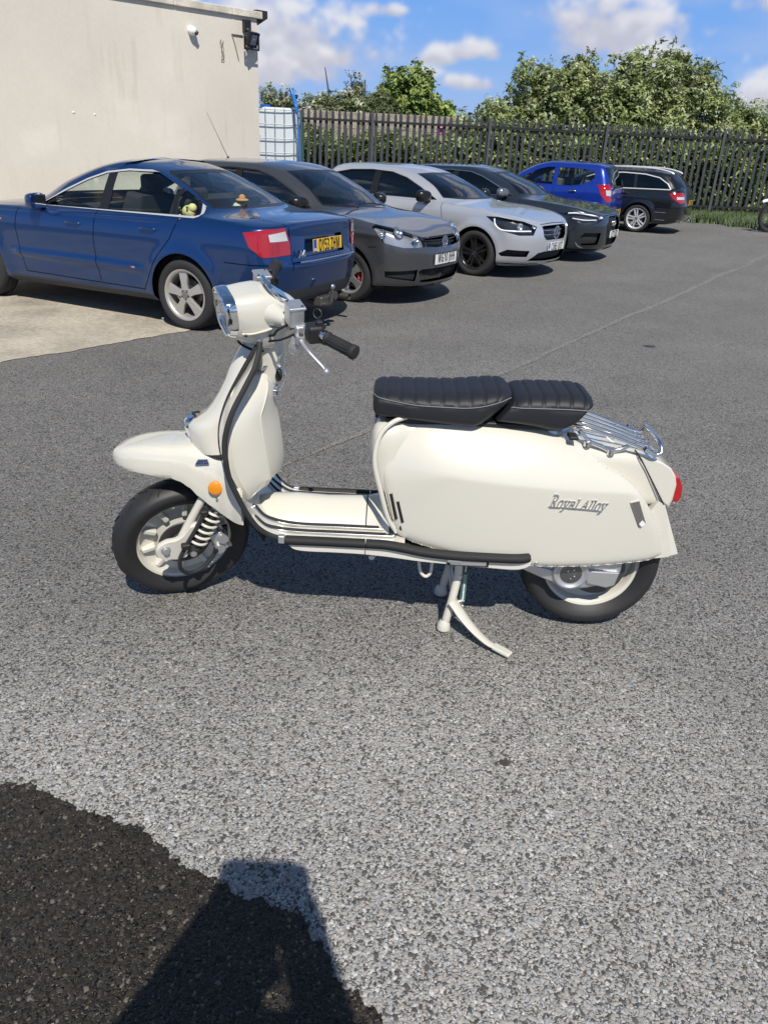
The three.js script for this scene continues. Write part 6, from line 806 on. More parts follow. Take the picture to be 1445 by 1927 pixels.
  // --- horn casting and steering column
  { const rows = [[1.012, -.475, -.40, .052], [.99, -.492, -.405, .056], [.96, -.510, -.415, .062], [.92, -.528, -.43, .07], [.88, -.543, -.455, .08], [.84, -.563, -.475, .09], [.80, -.588, -.49, .099], [.775, -.608, -.505, .105], [.755, -.634, -.51, .108], [.742, -.657, -.515, .110], [.73, -.674, -.52, .111], [.71, -.676, -.52, .113], [.685, -.670, -.52, .115], [.66, -.660, -.52, .118], [.645, -.652, -.52, .12]];
    add('horn_casting', loft(rows.map(([y, xf, xb, w]) => Array.from({ length: 40 }, (_, i) => { const a = i / 40 * 2 * PI, c = Math.cos(a), s = Math.sin(a), k = c > 0 ? (xb - xf) * .35 : (xb - xf) * .65, xm = xf + (xb - xf) * .65; return V(xm + k * Math.sign(c) * Math.pow(Math.abs(c), c < 0 ? 1.15 : .6), y - (xm - (xm + k * c)) * .12 * sstep(.80, .70, y), w * Math.sign(s) * Math.pow(Math.abs(s), .75)); })), { wrap: true, caps: true }), cream);
    for (const s of [1, -1]) add('casting_seal', pipe([[-.418, 1.018, s * .075], [-.475, .92, s * .092], [-.520, .83, s * .112], [-.541, .76, s * .122], [-.546, .70, s * .126], [-.54, .645, s * .128]], .0075, 50, 8), rub);
    add('casting_seam', pipe([[-.52, .632, .128], [-.58, .640, .115], [-.63, .651, .085], [-.657, .660, .045], [-.664, .663, 0], [-.657, .660, -.045], [-.63, .651, -.085], [-.58, .640, -.115]], .004, 50, 6), seam);
    add('horn_badge', loft([[.735, .020, -.668], [.728, .032, -.675], [.712, .037, -.679], [.690, .034, -.674], [.668, .026, -.668], [.660, .016, -.664]].map(([y, w, x]) => Array.from({ length: 20 }, (_, i) => { const a = i / 20 * 2 * PI; return V(x + .006 + .022 * -Math.pow(Math.max(0, Math.cos(a)), .7), y, w * Math.sin(a)); })), { wrap: true, caps: true }), chrome); add('horn_badge_surround', pipe([[-.648, .742, .024], [-.652, .715, .042], [-.648, .685, .042], [-.642, .660, .028], [-.655, .652, 0], [-.642, .660, -.028], [-.648, .685, -.042], [-.652, .715, -.042], [-.648, .742, -.024], [-.664, .745, 0]], .004, 60, 6, true), black);
    add('steering_column', loft([[1.025, -.462, .060, .052], [.99, -.452, .058, .050], [.95, -.446, .050, .043], [.90, -.448, .042, .036], [.868, -.456, .036, .031], [.862, -.457, .030, .026]].map(([y, xc, a, b]) => Array.from({ length: 28 }, (_, i) => { const t = i / 28 * 2 * PI; return V(xc + .045 + a * Math.cos(t), y + .02 * Math.cos(t) * -.3, b * Math.sin(t)); })), { wrap: true, caps: true }), cream); add('column_collar', cyl(.034, .036, .022, 28).rotateZ(.3).translate(-.412, .856, 0), rub);
    add('column_label', [box(.001, .020, .012, -.368, .983, .030)], std([.7, .68, .66], .5)); add('column_slot', extr([[-.378, .985], [-.372, .988], [-.392, .90], [-.402, .895]], .012, .002).translate(0, 0, .012), seam);
    add('bag_hook_bracket', [pipe([[-.415, .925, .045], [-.40, .932, .035], [-.38, .937, .03], [-.368, .946, .03], [-.362, .962, .03]], .0055, 24, 8), pipe([[-.415, .915, .035], [-.40, .918, .025], [-.375, .932, .018]], .004, 16, 7)], chrome); add('bag_hook_knob', [new THREE.SphereGeometry(.008, 12, 8).translate(-.361, .966, .03), new THREE.SphereGeometry(.007, 12, 8).translate(-.418, .925, .047)], chrome); add('bag_hook', pipe([[-.366, .925, .02], [-.390, .905, .02], [-.386, .872, .02], [-.366, .848, .02], [-.350, .870, .02], [-.346, .902, .02]], .004, 40, 8, true), chrome); add('key_fob', new THREE.SphereGeometry(1, 16, 12).scale(.013, .022, .008).translate(-.367, .900, .024), black); }
  // --- front mudguard
  { const nose = (f, c, k, e) => (x) => { const u = clamp((x + .947) / .227), q = Math.sqrt(Math.max(0, 1 - (1 - u) * (1 - u))); return x < -.72 ? c + k * Math.pow(q, e) : f(x); }; const top = nose(fx([[-.945, .598], [-.935, .612], [-.90, .632], [-.84, .647], [-.74, .659], [-.66, .664], [-.58, .66], [-.48, .64], [-.42, .60]]), .590, .069, 1), bot = nose(fx([[-.945, .590], [-.928, .585], [-.905, .574], [-.88, .566], [-.846, .559], [-.771, .556], [-.724, .553], [-.691, .543], [-.659, .524], [-.627, .493], [-.585, .462], [-.551, .441], [-.503, .423], [-.47, .425], [-.44, .437]]), .586, -.032, 1), w = nose(fx([[-.947, .012], [-.94, .036], [-.92, .062], [-.88, .090], [-.84, .105], [-.77, .115], [-.70, .120], [-.627, .128], [-.57, .136], [-.52, .160], [-.47, .192], [-.44, .205]]), .004, .114, .9);
    const rows = []; for (let i = 0; i <= 80; i++) { const t = i / 80, x = -.947 + .474 * Math.pow(t, 1.6), a = top(x), b = bot(x), W = w(x), h = a - b, prof = [[0, 0], [.3, .006], [.55, .03], [.74, .08], [.87, .19], [.935, .33], [.947, .37], [.968, .42], [.99, .62], [1.0, .85], [.985, 1]], pt = []; const cr = new THREE.CatmullRomCurve3(prof.map(([p, q]) => V(p, q, 0)), false, 'centripetal'); for (let k = 30; k >= 0; k--) { const q = cr.getPoint(k / 30); pt.push([q.x, q.y]); } const outer = [...pt.map(([p, q]) => V(x, a - q * h, -p * W)), ...pt.slice(0, -1).reverse().map(([p, q]) => V(x, a - q * h, p * W))], inner = outer.slice().reverse().map((p) => V(p.x + .004, p.y - .004, p.z * .96)); rows.push([...outer, ...inner]); }
    add('front_mudguard', loft(rows, { wrap: true, caps: true, crease: .9 }), cream);
    const f = (x, y) => { const W = w(x), u = (top(x) - y) / (top(x) - bot(x)); return W * (u > .45 ? lerp(.985, 1, clamp((u - .45) / .17)) : .95) + .003; };
    add('mudguard_badge', extr([[-.632, .612], [-.588, .616], [-.592, .630], [-.622, .628]], .004, .001, 1).translate(0, 0, f(-.61, .60) - .001), std([.10, .13, .32], .25, .6)); for (let k = 0; k < 4; k++) add('badge_letter', box(.005, .008, .002, -.619 + k * .0085, .6205, f(-.61, .60) + .0045).applyMatrix4(new THREE.Matrix4()), chrome);
    add('reflector_base', cyl(.026, .028, .010, 4).rotateY(PI / 4).rotateX(PI / 2).translate(-.560, .535, f(-.566, .536) - .002), clear); add('amber_reflector', [cyl(.0235, .0245, .012, 30).rotateX(PI / 2).translate(-.566, .536, f(-.566, .536) + .004), new THREE.SphereGeometry(.0235, 24, 10).scale(1, 1, .22).translate(-.566, .536, f(-.566, .536) + .010)], amberLens); add('reflector_screw', new THREE.SphereGeometry(.005, 10, 8).translate(-.562, .497, f(-.56, .5) + .002), chrome); }
  // --- everything that turns with the bars
  const P0 = V(-.43, 1.0, 0), AX = V(.47, .883, 0).normalize(), Q = new THREE.Quaternion().setFromAxisAngle(AX, 28 * RAD), steer = (o) => { o.position.copy(P0); o.quaternion.copy(Q); return o; };
  const turn = (n, gs, m, parent) => { const g = merged([].concat(gs).map((q) => q.clone())); g.translate(-P0.x, -P0.y, -P0.z); const o = add(n, g, m, parent || S); return parent ? o : steer(o); };
  const turn0 = turn; const A = [-.733, .247, 0], moto = (R, rr, h) => lathe([[rr - .006, -h * .62], [rr + .008, -h * .78], [rr + .026, -h * .95], [R - .030, -h], [R - .016, -h * .86], [R - .006, -h * .55], [R - .001, -h * .25], [R, 0], [R - .001, h * .25], [R - .006, h * .55], [R - .016, h * .86], [R - .030, h], [rr + .026, h * .95], [rr + .008, h * .78], [rr - .006, h * .62]], 96).rotateX(PI / 2);
  const rimG = (rr, h) => lathe([[rr + .006, h * .70], [rr + .010, h * .64], [rr + .004, h * .52], [rr - .010, h * .48], [rr - .016, h * .42], [rr - .024, h * .12], [rr - .026, -h * .3], [rr - .012, -h * .6], [rr + .008, -h * .7], [rr + .004, -h * .5], [rr - .02, -h * .3]], 72).rotateX(PI / 2);
  const grooves = (R, h, n) => { const gs = []; const on = (a, u) => { const r = R - Math.abs(u) ** 2.4 * .034 + .0004; return [r * Math.cos(a), r * Math.sin(a), u * h * .98]; }; for (let k = 0; k < n; k++) for (const s of [1, -1]) { const a = (k + (s > 0 ? 0 : .5)) / n * 2 * PI; gs.push(pipe([on(a, s * .10), on(a + .11, s * .34), on(a + .17, s * .62), on(a + .20, s * .86)], .0040, 18, 5)); gs.push(pipe([on(a + .22, s * .22), on(a + .30, s * .5), on(a + .335, s * .60), on(a + .34, s * .66)], .0034, 14, 5)); } return gs; };
  const front = new THREE.Group(); front.name = 'front_wheel'; S.add(front); steer(front);
  { const R = .250, rr = .178, h = .057, at = (g) => g.translate(...A);
    turn('tyre', at(moto(R, rr, h)), tyreMat, front); const tg = turn('tread_groove', grooves(R, h, 11).map(at), seam, front); tg.userData.kind = 'stuff'; turn('rim', at(rimG(rr, h)), cream, front);
    turn('wheel_disc', at(lathe([[rr - .022, .004], [rr - .045, -.004], [.10, -.010], [.06, .006], [.03, .010], [.0, .010]], 64).rotateX(PI / 2)), cream, front); for (let k = 0; k < 10; k++) turn('disc_rib', at(box(.052, .020, .03, .128, 0, .002, .006).rotateZ(k * .628 + .2)), cream, front);
    turn('brake_disc', at(lathe([[.050, .0], [.088, .0], [.094, .003], [.088, .006], [.050, .006]], 60).rotateX(PI / 2).translate(0, 0, .032)), dkSteel, front); turn('sensor_ring', [at(lathe([[.040, .0], [.062, .0], [.062, .012], [.040, .012]], 48).rotateX(PI / 2).translate(0, 0, .042))], black, front); const teeth = []; for (let k = 0; k < 36; k++) teeth.push(at(box(.010, .004, .004, .055, 0, .056).rotateZ(k / 36 * 2 * PI))); turn('sensor_teeth', teeth, silver, front).userData.kind = 'stuff';
    turn('axle_bolt', at(cyl(.013, .013, .22, 6).rotateX(PI / 2)), silver, front); }
  for (const s of [1, -1]) {
    const z = .118 * s, D = (x, y, dz = 0) => [x, y, z + dz * s];
    turn('fork_leg', [pipe([D(-.600, .640, -.02), D(-.645, .548), D(-.712, .420), D(-.765, .325, .004)], .015, 30, 12)], cream);
    turn('fork_cover', [pipe([D(-.572, .62, -.02), D(-.622, .53, .004), D(-.69, .405, .006), D(-.735, .31, .008)], .008, 30, 10)], chrome);
    turn('fork_link', [loft([-.010, -.006, .008, .014].map((dz, i) => spline2([[-.848, .292], [-.842, .330], [-.812, .350], [-.775, .352], [-.742, .372], [-.715, .405], [-.695, .40], [-.715, .355], [-.735, .300], [-.742, .268], [-.775, .262], [-.808, .268], [-.822, .262], [-.83, .275]], 60, true).slice(0, -1).map(([x, y]) => { const k = i === 0 || i === 3 ? .93 : 1; return V(-.78 + (x + .78) * k, .315 + (y - .315) * k, z + .012 * s + dz * s); })), { wrap: true, caps: true, crease: .7 })], cream);
    turn('link_bolt', [cyl(.012, .012, .016, 6).rotateX(PI / 2).translate(...D(-.815, .318, .03)), cyl(.017, .017, .006, 18).rotateX(PI / 2).translate(...D(-.815, .318, .026))], silver);
    const top = V(...D(-.575, .535, .008)), bo = V(...D(-.722, .285, .012)), d = bo.clone().sub(top), L = d.length(); d.normalize(); const u = V(0, 0, 1), v = V().crossVectors(d, u), coil = []; for (let i = 0; i <= 230; i++) { const t = i / 230, a = t * 2 * PI * 9.5, r = .030; coil.push(top.clone().addScaledVector(d, L * (.02 + .86 * t)).addScaledVector(u, r * Math.cos(a)).addScaledVector(v, r * Math.sin(a)).toArray()); }
    turn('spring', new THREE.TubeGeometry(new THREE.CatmullRomCurve3(P3(coil)), 460, .0052, 8), cream); turn('damper', [between(top, top.clone().addScaledVector(d, L * .55), .012, .012, 16)], chrome); turn('damper_body', [between(top.clone().addScaledVector(d, L * .45), bo, .018, .020, 18), between(bo.clone().addScaledVector(d, -.025), bo.clone().addScaledVector(d, .01), .027, .024, 18)], dkSteel); turn('damper_bolt', cyl(.012, .012, .03, 6).rotateX(PI / 2).translate(bo.x, bo.y, bo.z + .012 * s), silver);
    turn('lower_arm', [between(V(...D(-.815, .315, .0)), V(...D(-.745, .247, -.01)), .020, .018, 14), between(V(...D(-.745, .247, -.01)), V(...D(-.715, .27, .0)), .018, .018, 14)], black);
    if (s > 0) { turn('brake_caliper', [box(.05, .092, .045, -.600, .300, z - .012, .012).translate(.600, -.300, 0).rotateZ(.35).translate(-.622, .292, 0), cyl(.019, .019, .055, 18).rotateX(PI / 2).translate(-.625, .268, z - .006), cyl(.019, .019, .055, 18).rotateX(PI / 2).translate(-.610, .312, z - .006), cyl(.007, .007, .12, 8).rotateZ(.35).translate(-.598, .300, z - .02)], silver); turn('caliper_bracket', [box(.10, .018, .016, -.66, .282, z - .03, .005), box(.03, .10, .012, -.598, .285, z - .032, .004)], black); turn('caliper_bolt', [cyl(.008, .008, .02, 6).rotateX(PI / 2).translate(-.640, .270, z + .02)], black);
      turn('brake_hose', [pipe([D(-.585, .62, .0), D(-.625, .535, .020), D(-.70, .40, .026), D(-.752, .31, .030), D(-.772, .262, .032), D(-.768, .215, .03), D(-.742, .185, .02), D(-.70, .182, .01), D(-.655, .215, 0), D(-.632, .25, -.01)], .0075, 70, 9)], rub); turn('hose_clip', [box(.032, .024, .03, ...D(-.746, .325, .03), .006), box(.028, .022, .028, ...D(-.672, .452, .02), .006)], black); }
  }
  turn('headset', loft([[-.528, 1.110, .062, .082, .34], [-.520, 1.109, .068, .087, .34], [-.475, 1.103, .080, .094, .36], [-.44, 1.096, .090, .097, .36], [-.405, 1.088, .092, .094, .38], [-.38, 1.092, .074, .088, .42], [-.35, 1.102, .052, .076, .46], [-.325, 1.108, .034, .062, .5], [-.312, 1.112, .020, .048, .55]].map(([x, y, hy, hz, e]) => ringSE(x, y, hy, hz, e, e, 48).map((p) => { const top = sstep(y, y + hy, p.y); p.z *= 1 - .16 * top - .18 * sstep(y, y - hy, p.y); return p; })), { wrap: true, caps: true }), cream);
  turn('headset_lower', loft([[1.075, -.462, .056, .080], [1.045, -.460, .058, .070], [1.022, -.455, .058, .060], [1.005, -.440, .055, .052], [.998, -.438, .053, .050]].map(([y, xc, a, b]) => Array.from({ length: 32 }, (_, i) => { const t = i / 32 * 2 * PI; return V(xc + a * Math.cos(t) + .01, y + .022 * Math.cos(t) * -.5, b * Math.sin(t)); })), { wrap: true, caps: true }), cream);
  turn('headset_seam', [pipe([[-.508, 1.076, .0880], [-.48, 1.077, .0945], [-.44, 1.085, .099], [-.41, 1.092, .099], [-.39, 1.085, .10]], .004, 24, 7)], creamIn); turn('headset_screw', new THREE.SphereGeometry(.006, 10, 8).translate(-.498, 1.073, .092), dkSteel); turn('column_gap', pipe([[-.50, 1.008, 0], [-.47, 1.000, .045], [-.43, .994, .052], [-.385, .988, .02], [-.38, .986, 0], [-.385, .988, -.02], [-.43, .994, -.052], [-.47, 1.0, -.045]], .004, 50, 6, true), seam);
  const lampRing = (x, k, sl = 0) => Array.from({ length: 56 }, (_, i) => { const a = i / 56 * 2 * PI, c = Math.cos(a), s = Math.sin(a), e = .42, Z = .088 * k * Math.sign(c) * Math.pow(Math.abs(c), e), Y = .066 * k * Math.sign(s) * Math.pow(Math.abs(s), e); const zz = Z * (1 - .14 * Math.max(0, Y / .066) - .22 * Math.max(0, -Y / .066)); return V(x + .030 - sl * (Y + .066), 1.112 + Y, zz); });
  turn('headlamp_rim', loft([lampRing(-.544, 1.02, .06), lampRing(-.554, 1.03, .07), lampRing(-.568, 1.00, .10), lampRing(-.578, .95, .10), lampRing(-.574, .87, .10), lampRing(-.560, .84, .08)], { wrap: true }), chrome); turn('headlamp_glass', loft([lampRing(-.566, .86, .09), lampRing(-.574, .6, .09), lampRing(-.577, .3, .09), lampRing(-.578, .02, .09)], { wrap: true }), clear); turn('headlamp_reflector', loft([lampRing(-.562, .85, .08), lampRing(-.545, .75, .04), lampRing(-.520, .50, 0), lampRing(-.508, .2, 0), lampRing(-.506, .02, 0)], { wrap: true }), std([.72, .73, .75], .12, 1)); turn('headlamp_bulb', [new THREE.SphereGeometry(.022, 16, 12).translate(-.512, 1.115, 0)], std([.85, .86, .88], .1, .3)); turn('headlamp_divider', [box(.02, .005, .12, -.520, 1.11, 0), box(.02, .10, .005, -.520, 1.11, .0)], std([.4, .41, .42], .2, .9)); turn('headlamp_chin', loft([lampRing(-.528, 1.0, 0).filter((p) => p.y < 1.075), lampRing(-.562, .98, .0).filter((p) => p.y < 1.075)]), std([.55, .55, .54], .35, .2));
  turn('instrument_bezel', extr(spline2([[-.055, -.034], [-.045, -.042], [.045, -.042], [.055, -.034], [.055, .034], [.045, .042], [-.045, .042], [-.055, .034]], 60, true), .008, .003).rotateY(PI / 2).rotateX(0).rotateZ(.62).translate(-.388, 1.166, 0), chrome); turn('instrument_glass', box(.09, .004, .072, 0, 0, 0, .002).rotateZ(-.60).translate(-.372, 1.168, 0), phys([.01, .01, .012], .05, 0, { clearcoat: 1 }));
  for (const s of [1, -1]) {
    const lo = s < 0 ? -.045 : 0, B = (x, y, z) => [x, y, z * s], turn = (n, gs, m) => turn0(n, [].concat(gs).map((g) => (lo ? g.translate(0, lo, 0) : g)), m);
    turn('bar_shroud', [loft([[.070, .040, -.41, 1.122], [.10, .032, -.395, 1.126], [.125, .026, -.385, 1.130], [.15, .022, -.378, 1.132]].map(([z, r, x, y]) => Array.from({ length: 24 }, (_, i) => { const a = i / 24 * 2 * PI; return V(x + r * 1.2 * Math.cos(a), y + r * Math.sin(a), z * s); })), { wrap: true, caps: true })], cream);
    turn('handlebar', pipe([B(-.385, 1.130, .12), B(-.35, 1.138, .21), B(-.31, 1.142, .29), B(-.262, 1.138, .385)], .0115, 20, 12), chrome);
    const ga = V(...B(-.312, 1.142, .292)), gb = V(...B(-.258, 1.137, .392)), gd = gb.clone().sub(ga).normalize(), gl = [[0, .016], [.004, .021], [.010, .021], [.014, .0165], [.05, .0185], [.085, .0175], [.098, .018], [.102, .022], [.112, .022], [.116, .015]].map(([t, r]) => [r, t]);
    const grip = lathe([[0, 0], ...gl, [0, .116]], 28); grip.applyQuaternion(new THREE.Quaternion().setFromUnitVectors(V(0, 1, 0), gd)).translate(ga.x, ga.y, ga.z); turn('grip', grip, rub); const ribs = []; for (let k = 0; k < 14; k++) { const a = k / 14 * 2 * PI, u = V(0, 1, 0).cross(gd).normalize(), v = V().crossVectors(gd, u); ribs.push(between(ga.clone().addScaledVector(gd, .018).addScaledVector(u, .0175 * Math.cos(a)).addScaledVector(v, .0175 * Math.sin(a)), ga.clone().addScaledVector(gd, .094).addScaledVector(u, .0182 * Math.cos(a)).addScaledVector(v, .0182 * Math.sin(a)), .0016, .0016, 5)); } turn('grip_ribs', ribs, rub).userData.kind = 'stuff';
    turn('switch_box', [box(.050, .056, .050, -.333, 1.140, .250 * s, .012), box(.030, .040, .030, -.305, 1.128, .262 * s, .010), box(.02, .02, .02, -.322, 1.172, .258 * s, .006), cyl(.008, .008, .012, 12).rotateZ(.8).translate(-.305, 1.155, .245 * s)], black);
    turn('brake_reservoir', [box(.046, .056, .062, -.372, 1.166, .178 * s, .007)], silver); turn('reservoir_cap', [box(.052, .010, .068, -.371, 1.197, .178 * s, .004)], silver); turn('reservoir_screw', [cyl(.004, .004, .004, 8).translate(-.355, 1.203, .20 * s), cyl(.004, .004, .004, 8).translate(-.388, 1.203, .156 * s)], dkSteel);
    turn('lever_clamp', [box(.045, .038, .03, -.357, 1.128, .205 * s, .008), cyl(.017, .017, .024, 20).translate(-.366, 1.112, .228 * s), between(V(-.375, 1.15, .14 * s), V(-.36, 1.135, .21 * s), .008, .01, 10)], silver); turn('clamp_bolt', cyl(.007, .007, .006, 6).translate(-.366, 1.126, .228 * s), dkSteel);
    turn('brake_lever', [sweep([B(-.368, 1.112, .226), B(-.366, 1.108, .255), B(-.360, 1.100, .288), B(-.345, 1.085, .318), B(-.333, 1.073, .340), B(-.330, 1.068, .350)], [[-.004, -.009], [.004, -.009], [.006, 0], [.004, .009], [-.004, .009], [-.006, 0]], { seg: 30, up: V(-.6, .4, 0), taper: (t) => 1.25 - .55 * t }), new THREE.SphereGeometry(.010, 14, 10).translate(...B(-.329, 1.066, .354))], silver);
    turn('indicator', [new THREE.SphereGeometry(1, 20, 14).scale(.024, .026, .030).translate(...B(-.372, 1.072, .198))], phys([.92, .92, .92], .05, 0, { transmission: .9, thickness: 0 })); turn('indicator_base', [cyl(.014, .018, .022, 16).translate(...B(-.372, 1.098, .192)), new THREE.SphereGeometry(.008, 10, 8).translate(...B(-.372, 1.075, .198))], silver);
    turn('cable', [pipe([B(-.385, 1.135, .168), B(-.415, 1.110, .150), B(-.418, 1.080, .120), B(-.425, 1.055, .075), B(-.43, 1.03, .045)], .0042, 30, 7), pipe([B(-.378, 1.115, .20), B(-.408, 1.085, .165), B(-.412, 1.058, .115), B(-.428, 1.035, .07)], .0036, 30, 7)], black);
  }
  // --- rear wheel, engine and stand
  { const rear = new THREE.Group(); rear.name = 'rear_wheel'; rear.position.set(.757, .260, 0); S.add(rear); const R = .250, rr = .178, h = .066;
    add('tyre', moto(R, rr, h), tyreMat, rear); add('tread_groove', grooves(R, h, 11), seam, rear).userData.kind = 'stuff'; add('rim', rimG(rr, h), cream, rear); add('wheel_disc', lathe([[rr - .022, .004], [rr - .05, -.006], [.09, -.012], [.04, .004], [0, .004]], 64).rotateX(PI / 2), creamIn, rear);
    add('engine_case', [loft([-.02, .0, .055, .07, .076].map((z, i) => spline2([[.44, .300], [.50, .262], [.565, .238], [.62, .205], [.68, .188], [.735, .192], [.775, .203], [.815, .205], [.835, .225], [.85, .265], [.845, .33], [.78, .39], [.65, .40], [.5, .37]], 80, true).slice(0, -1).map(([x, y]) => { const k = [.97, 1, 1, .97, .90][i]; return V(.66 + (x - .66) * k, .29 + (y - .29) * k, .045 + z * .75); })), { wrap: true, caps: true, crease: .6 })], silver); add('clutch_cover', lathe([[0, .012], [.040, .012], [.047, .010], [.052, .018], [.060, .018], [.064, .010], [.066, -.01]], 56).rotateX(PI / 2).translate(.668, .262, .106), silver); add('cover_glass', lathe([[0, .006], [.03, .005], [.046, 0]], 40).rotateX(PI / 2).translate(.668, .262, .116), phys([.12, .12, .125], .12, .6, { clearcoat: 1 })); add('cover_rib', extr([[.72, .270], [.835, .268], [.826, .222], [.80, .212], [.735, .225]], .012, .004).translate(0, 0, .098), silver); add('cover_rib', [extr([[.45, .302], [.62, .258], [.615, .222], [.57, .238], [.5, .268]], .012, .004).translate(0, 0, .094)], silver); add('cover_bolt', [[.655, .275], [.68, .255], [.668, .245], [.675, .28]].map(([x, y]) => new THREE.SphereGeometry(.004, 8, 6).translate(x, y, .124)), chrome).userData.kind = 'stuff';
    add('gearbox', [box(.32, .16, .16, .56, .36, 0, .03), cyl(.10, .10, .05, 30).rotateX(PI / 2).translate(.777, .25, .03)], dkSteel); add('rear_inner_guard', [extr(spline2([[.52, .34], [.55, .45], [.65, .52], [.78, .54], [.9, .5], [.95, .45], [.93, .43], [.86, .49], [.77, .52], [.66, .5], [.57, .43], [.54, .34]], 60, true), .15, 0).translate(0, 0, -.075)], black); }
  { const leg = (s) => [pipe([[.272, .300, .095 * s], [.275, .235, .098 * s], [.262, .14, .112 * s], [.247, .06, .120 * s], [.240, .02, .122 * s]], .0155, 30, 12)];
    add('stand_leg', leg(1), cream); add('stand_leg', leg(-1), cream); add('stand_foot', [lathe([[0, 0], [.022, 0], [.026, .008], [.022, .03], [.013, .045]], 22).translate(.238, .004, .122)], cream); add('stand_foot', [lathe([[0, 0], [.022, 0], [.026, .008], [.022, .03], [.013, .045]], 22).translate(.238, .004, -.122)], cream); add('stand_crossbar', between(V(.262, .15, .11), V(.262, .15, -.11), .010, .010, 10), cream); add('stand_collar', cyl(.017, .017, .012, 18).translate(.277, .222, .098), satin);
    add('stand_lever', [sweep([[.262, .125, .118], [.285, .100, .135], [.315, .072, .165], [.355, .044, .20], [.39, .029, .230], [.412, .025, .244]], [[-.024, -.006], [.024, -.006], [.025, .004], [0, .010], [-.025, .004]], { seg: 40, up: V(.5, 1, .2), taper: (t) => 1.15 - .5 * t }), pipe([[.262, .11, .117], [.29, .118, .105], [.305, .112, .09]], .005, 14, 8)], cream); add('stand_pedal', [box(.072, .016, .034, 0, 0, 0, .007).rotateZ(-.10).rotateY(-.62).translate(.434, .021, .259)], cream);
    const coil = []; for (let i = 0; i <= 200; i++) { const t = i / 200, a = t * 2 * PI * 22; coil.push([lerp(.300, .300, t) + .0085 * Math.cos(a), lerp(.225, .115, t), .088 + .0085 * Math.sin(a)]); } add('stand_spring', new THREE.TubeGeometry(new THREE.CatmullRomCurve3(P3(coil)), 500, .0028, 6), std([.30, .42, .40], .35, .8)); add('spring_hook', [pipe([[.300, .225, .088], [.300, .26, .09], [.29, .28, .09]], .004, 10, 7), pipe([[.300, .115, .088], [.300, .09, .088]], .004, 6, 7), new THREE.SphereGeometry(.009, 10, 8).translate(.302, .086, .088)], satin);
    add('stand_bracket', [box(.09, .05, .22, .27, .305, 0, .012), cyl(.016, .016, .24, 16).rotateX(PI / 2).translate(.276, .288, 0)], creamIn); add('wire_loop', pipe([[.128, .315, .12], [.132, .275, .13], [.142, .243, .135], [.158, .232, .136], [.172, .245, .135], [.176, .28, .13], [.176, .315, .12]], .0062, 30, 8), cream); add('frame_bolt', [cyl(.012, .012, .05, 14).rotateX(PI / 2).translate(.06, .315, .12)], dkSteel); add('frame_bolt', [cyl(.015, .015, .05, 14).rotateX(PI / 2).translate(-.03, .318, .12), new THREE.SphereGeometry(.013, 12, 8).translate(-.035, .306, .145)], satin); add('frame_bracket', [box(.10, .012, .06, .0, .326, .12, .004)], creamIn); }
}

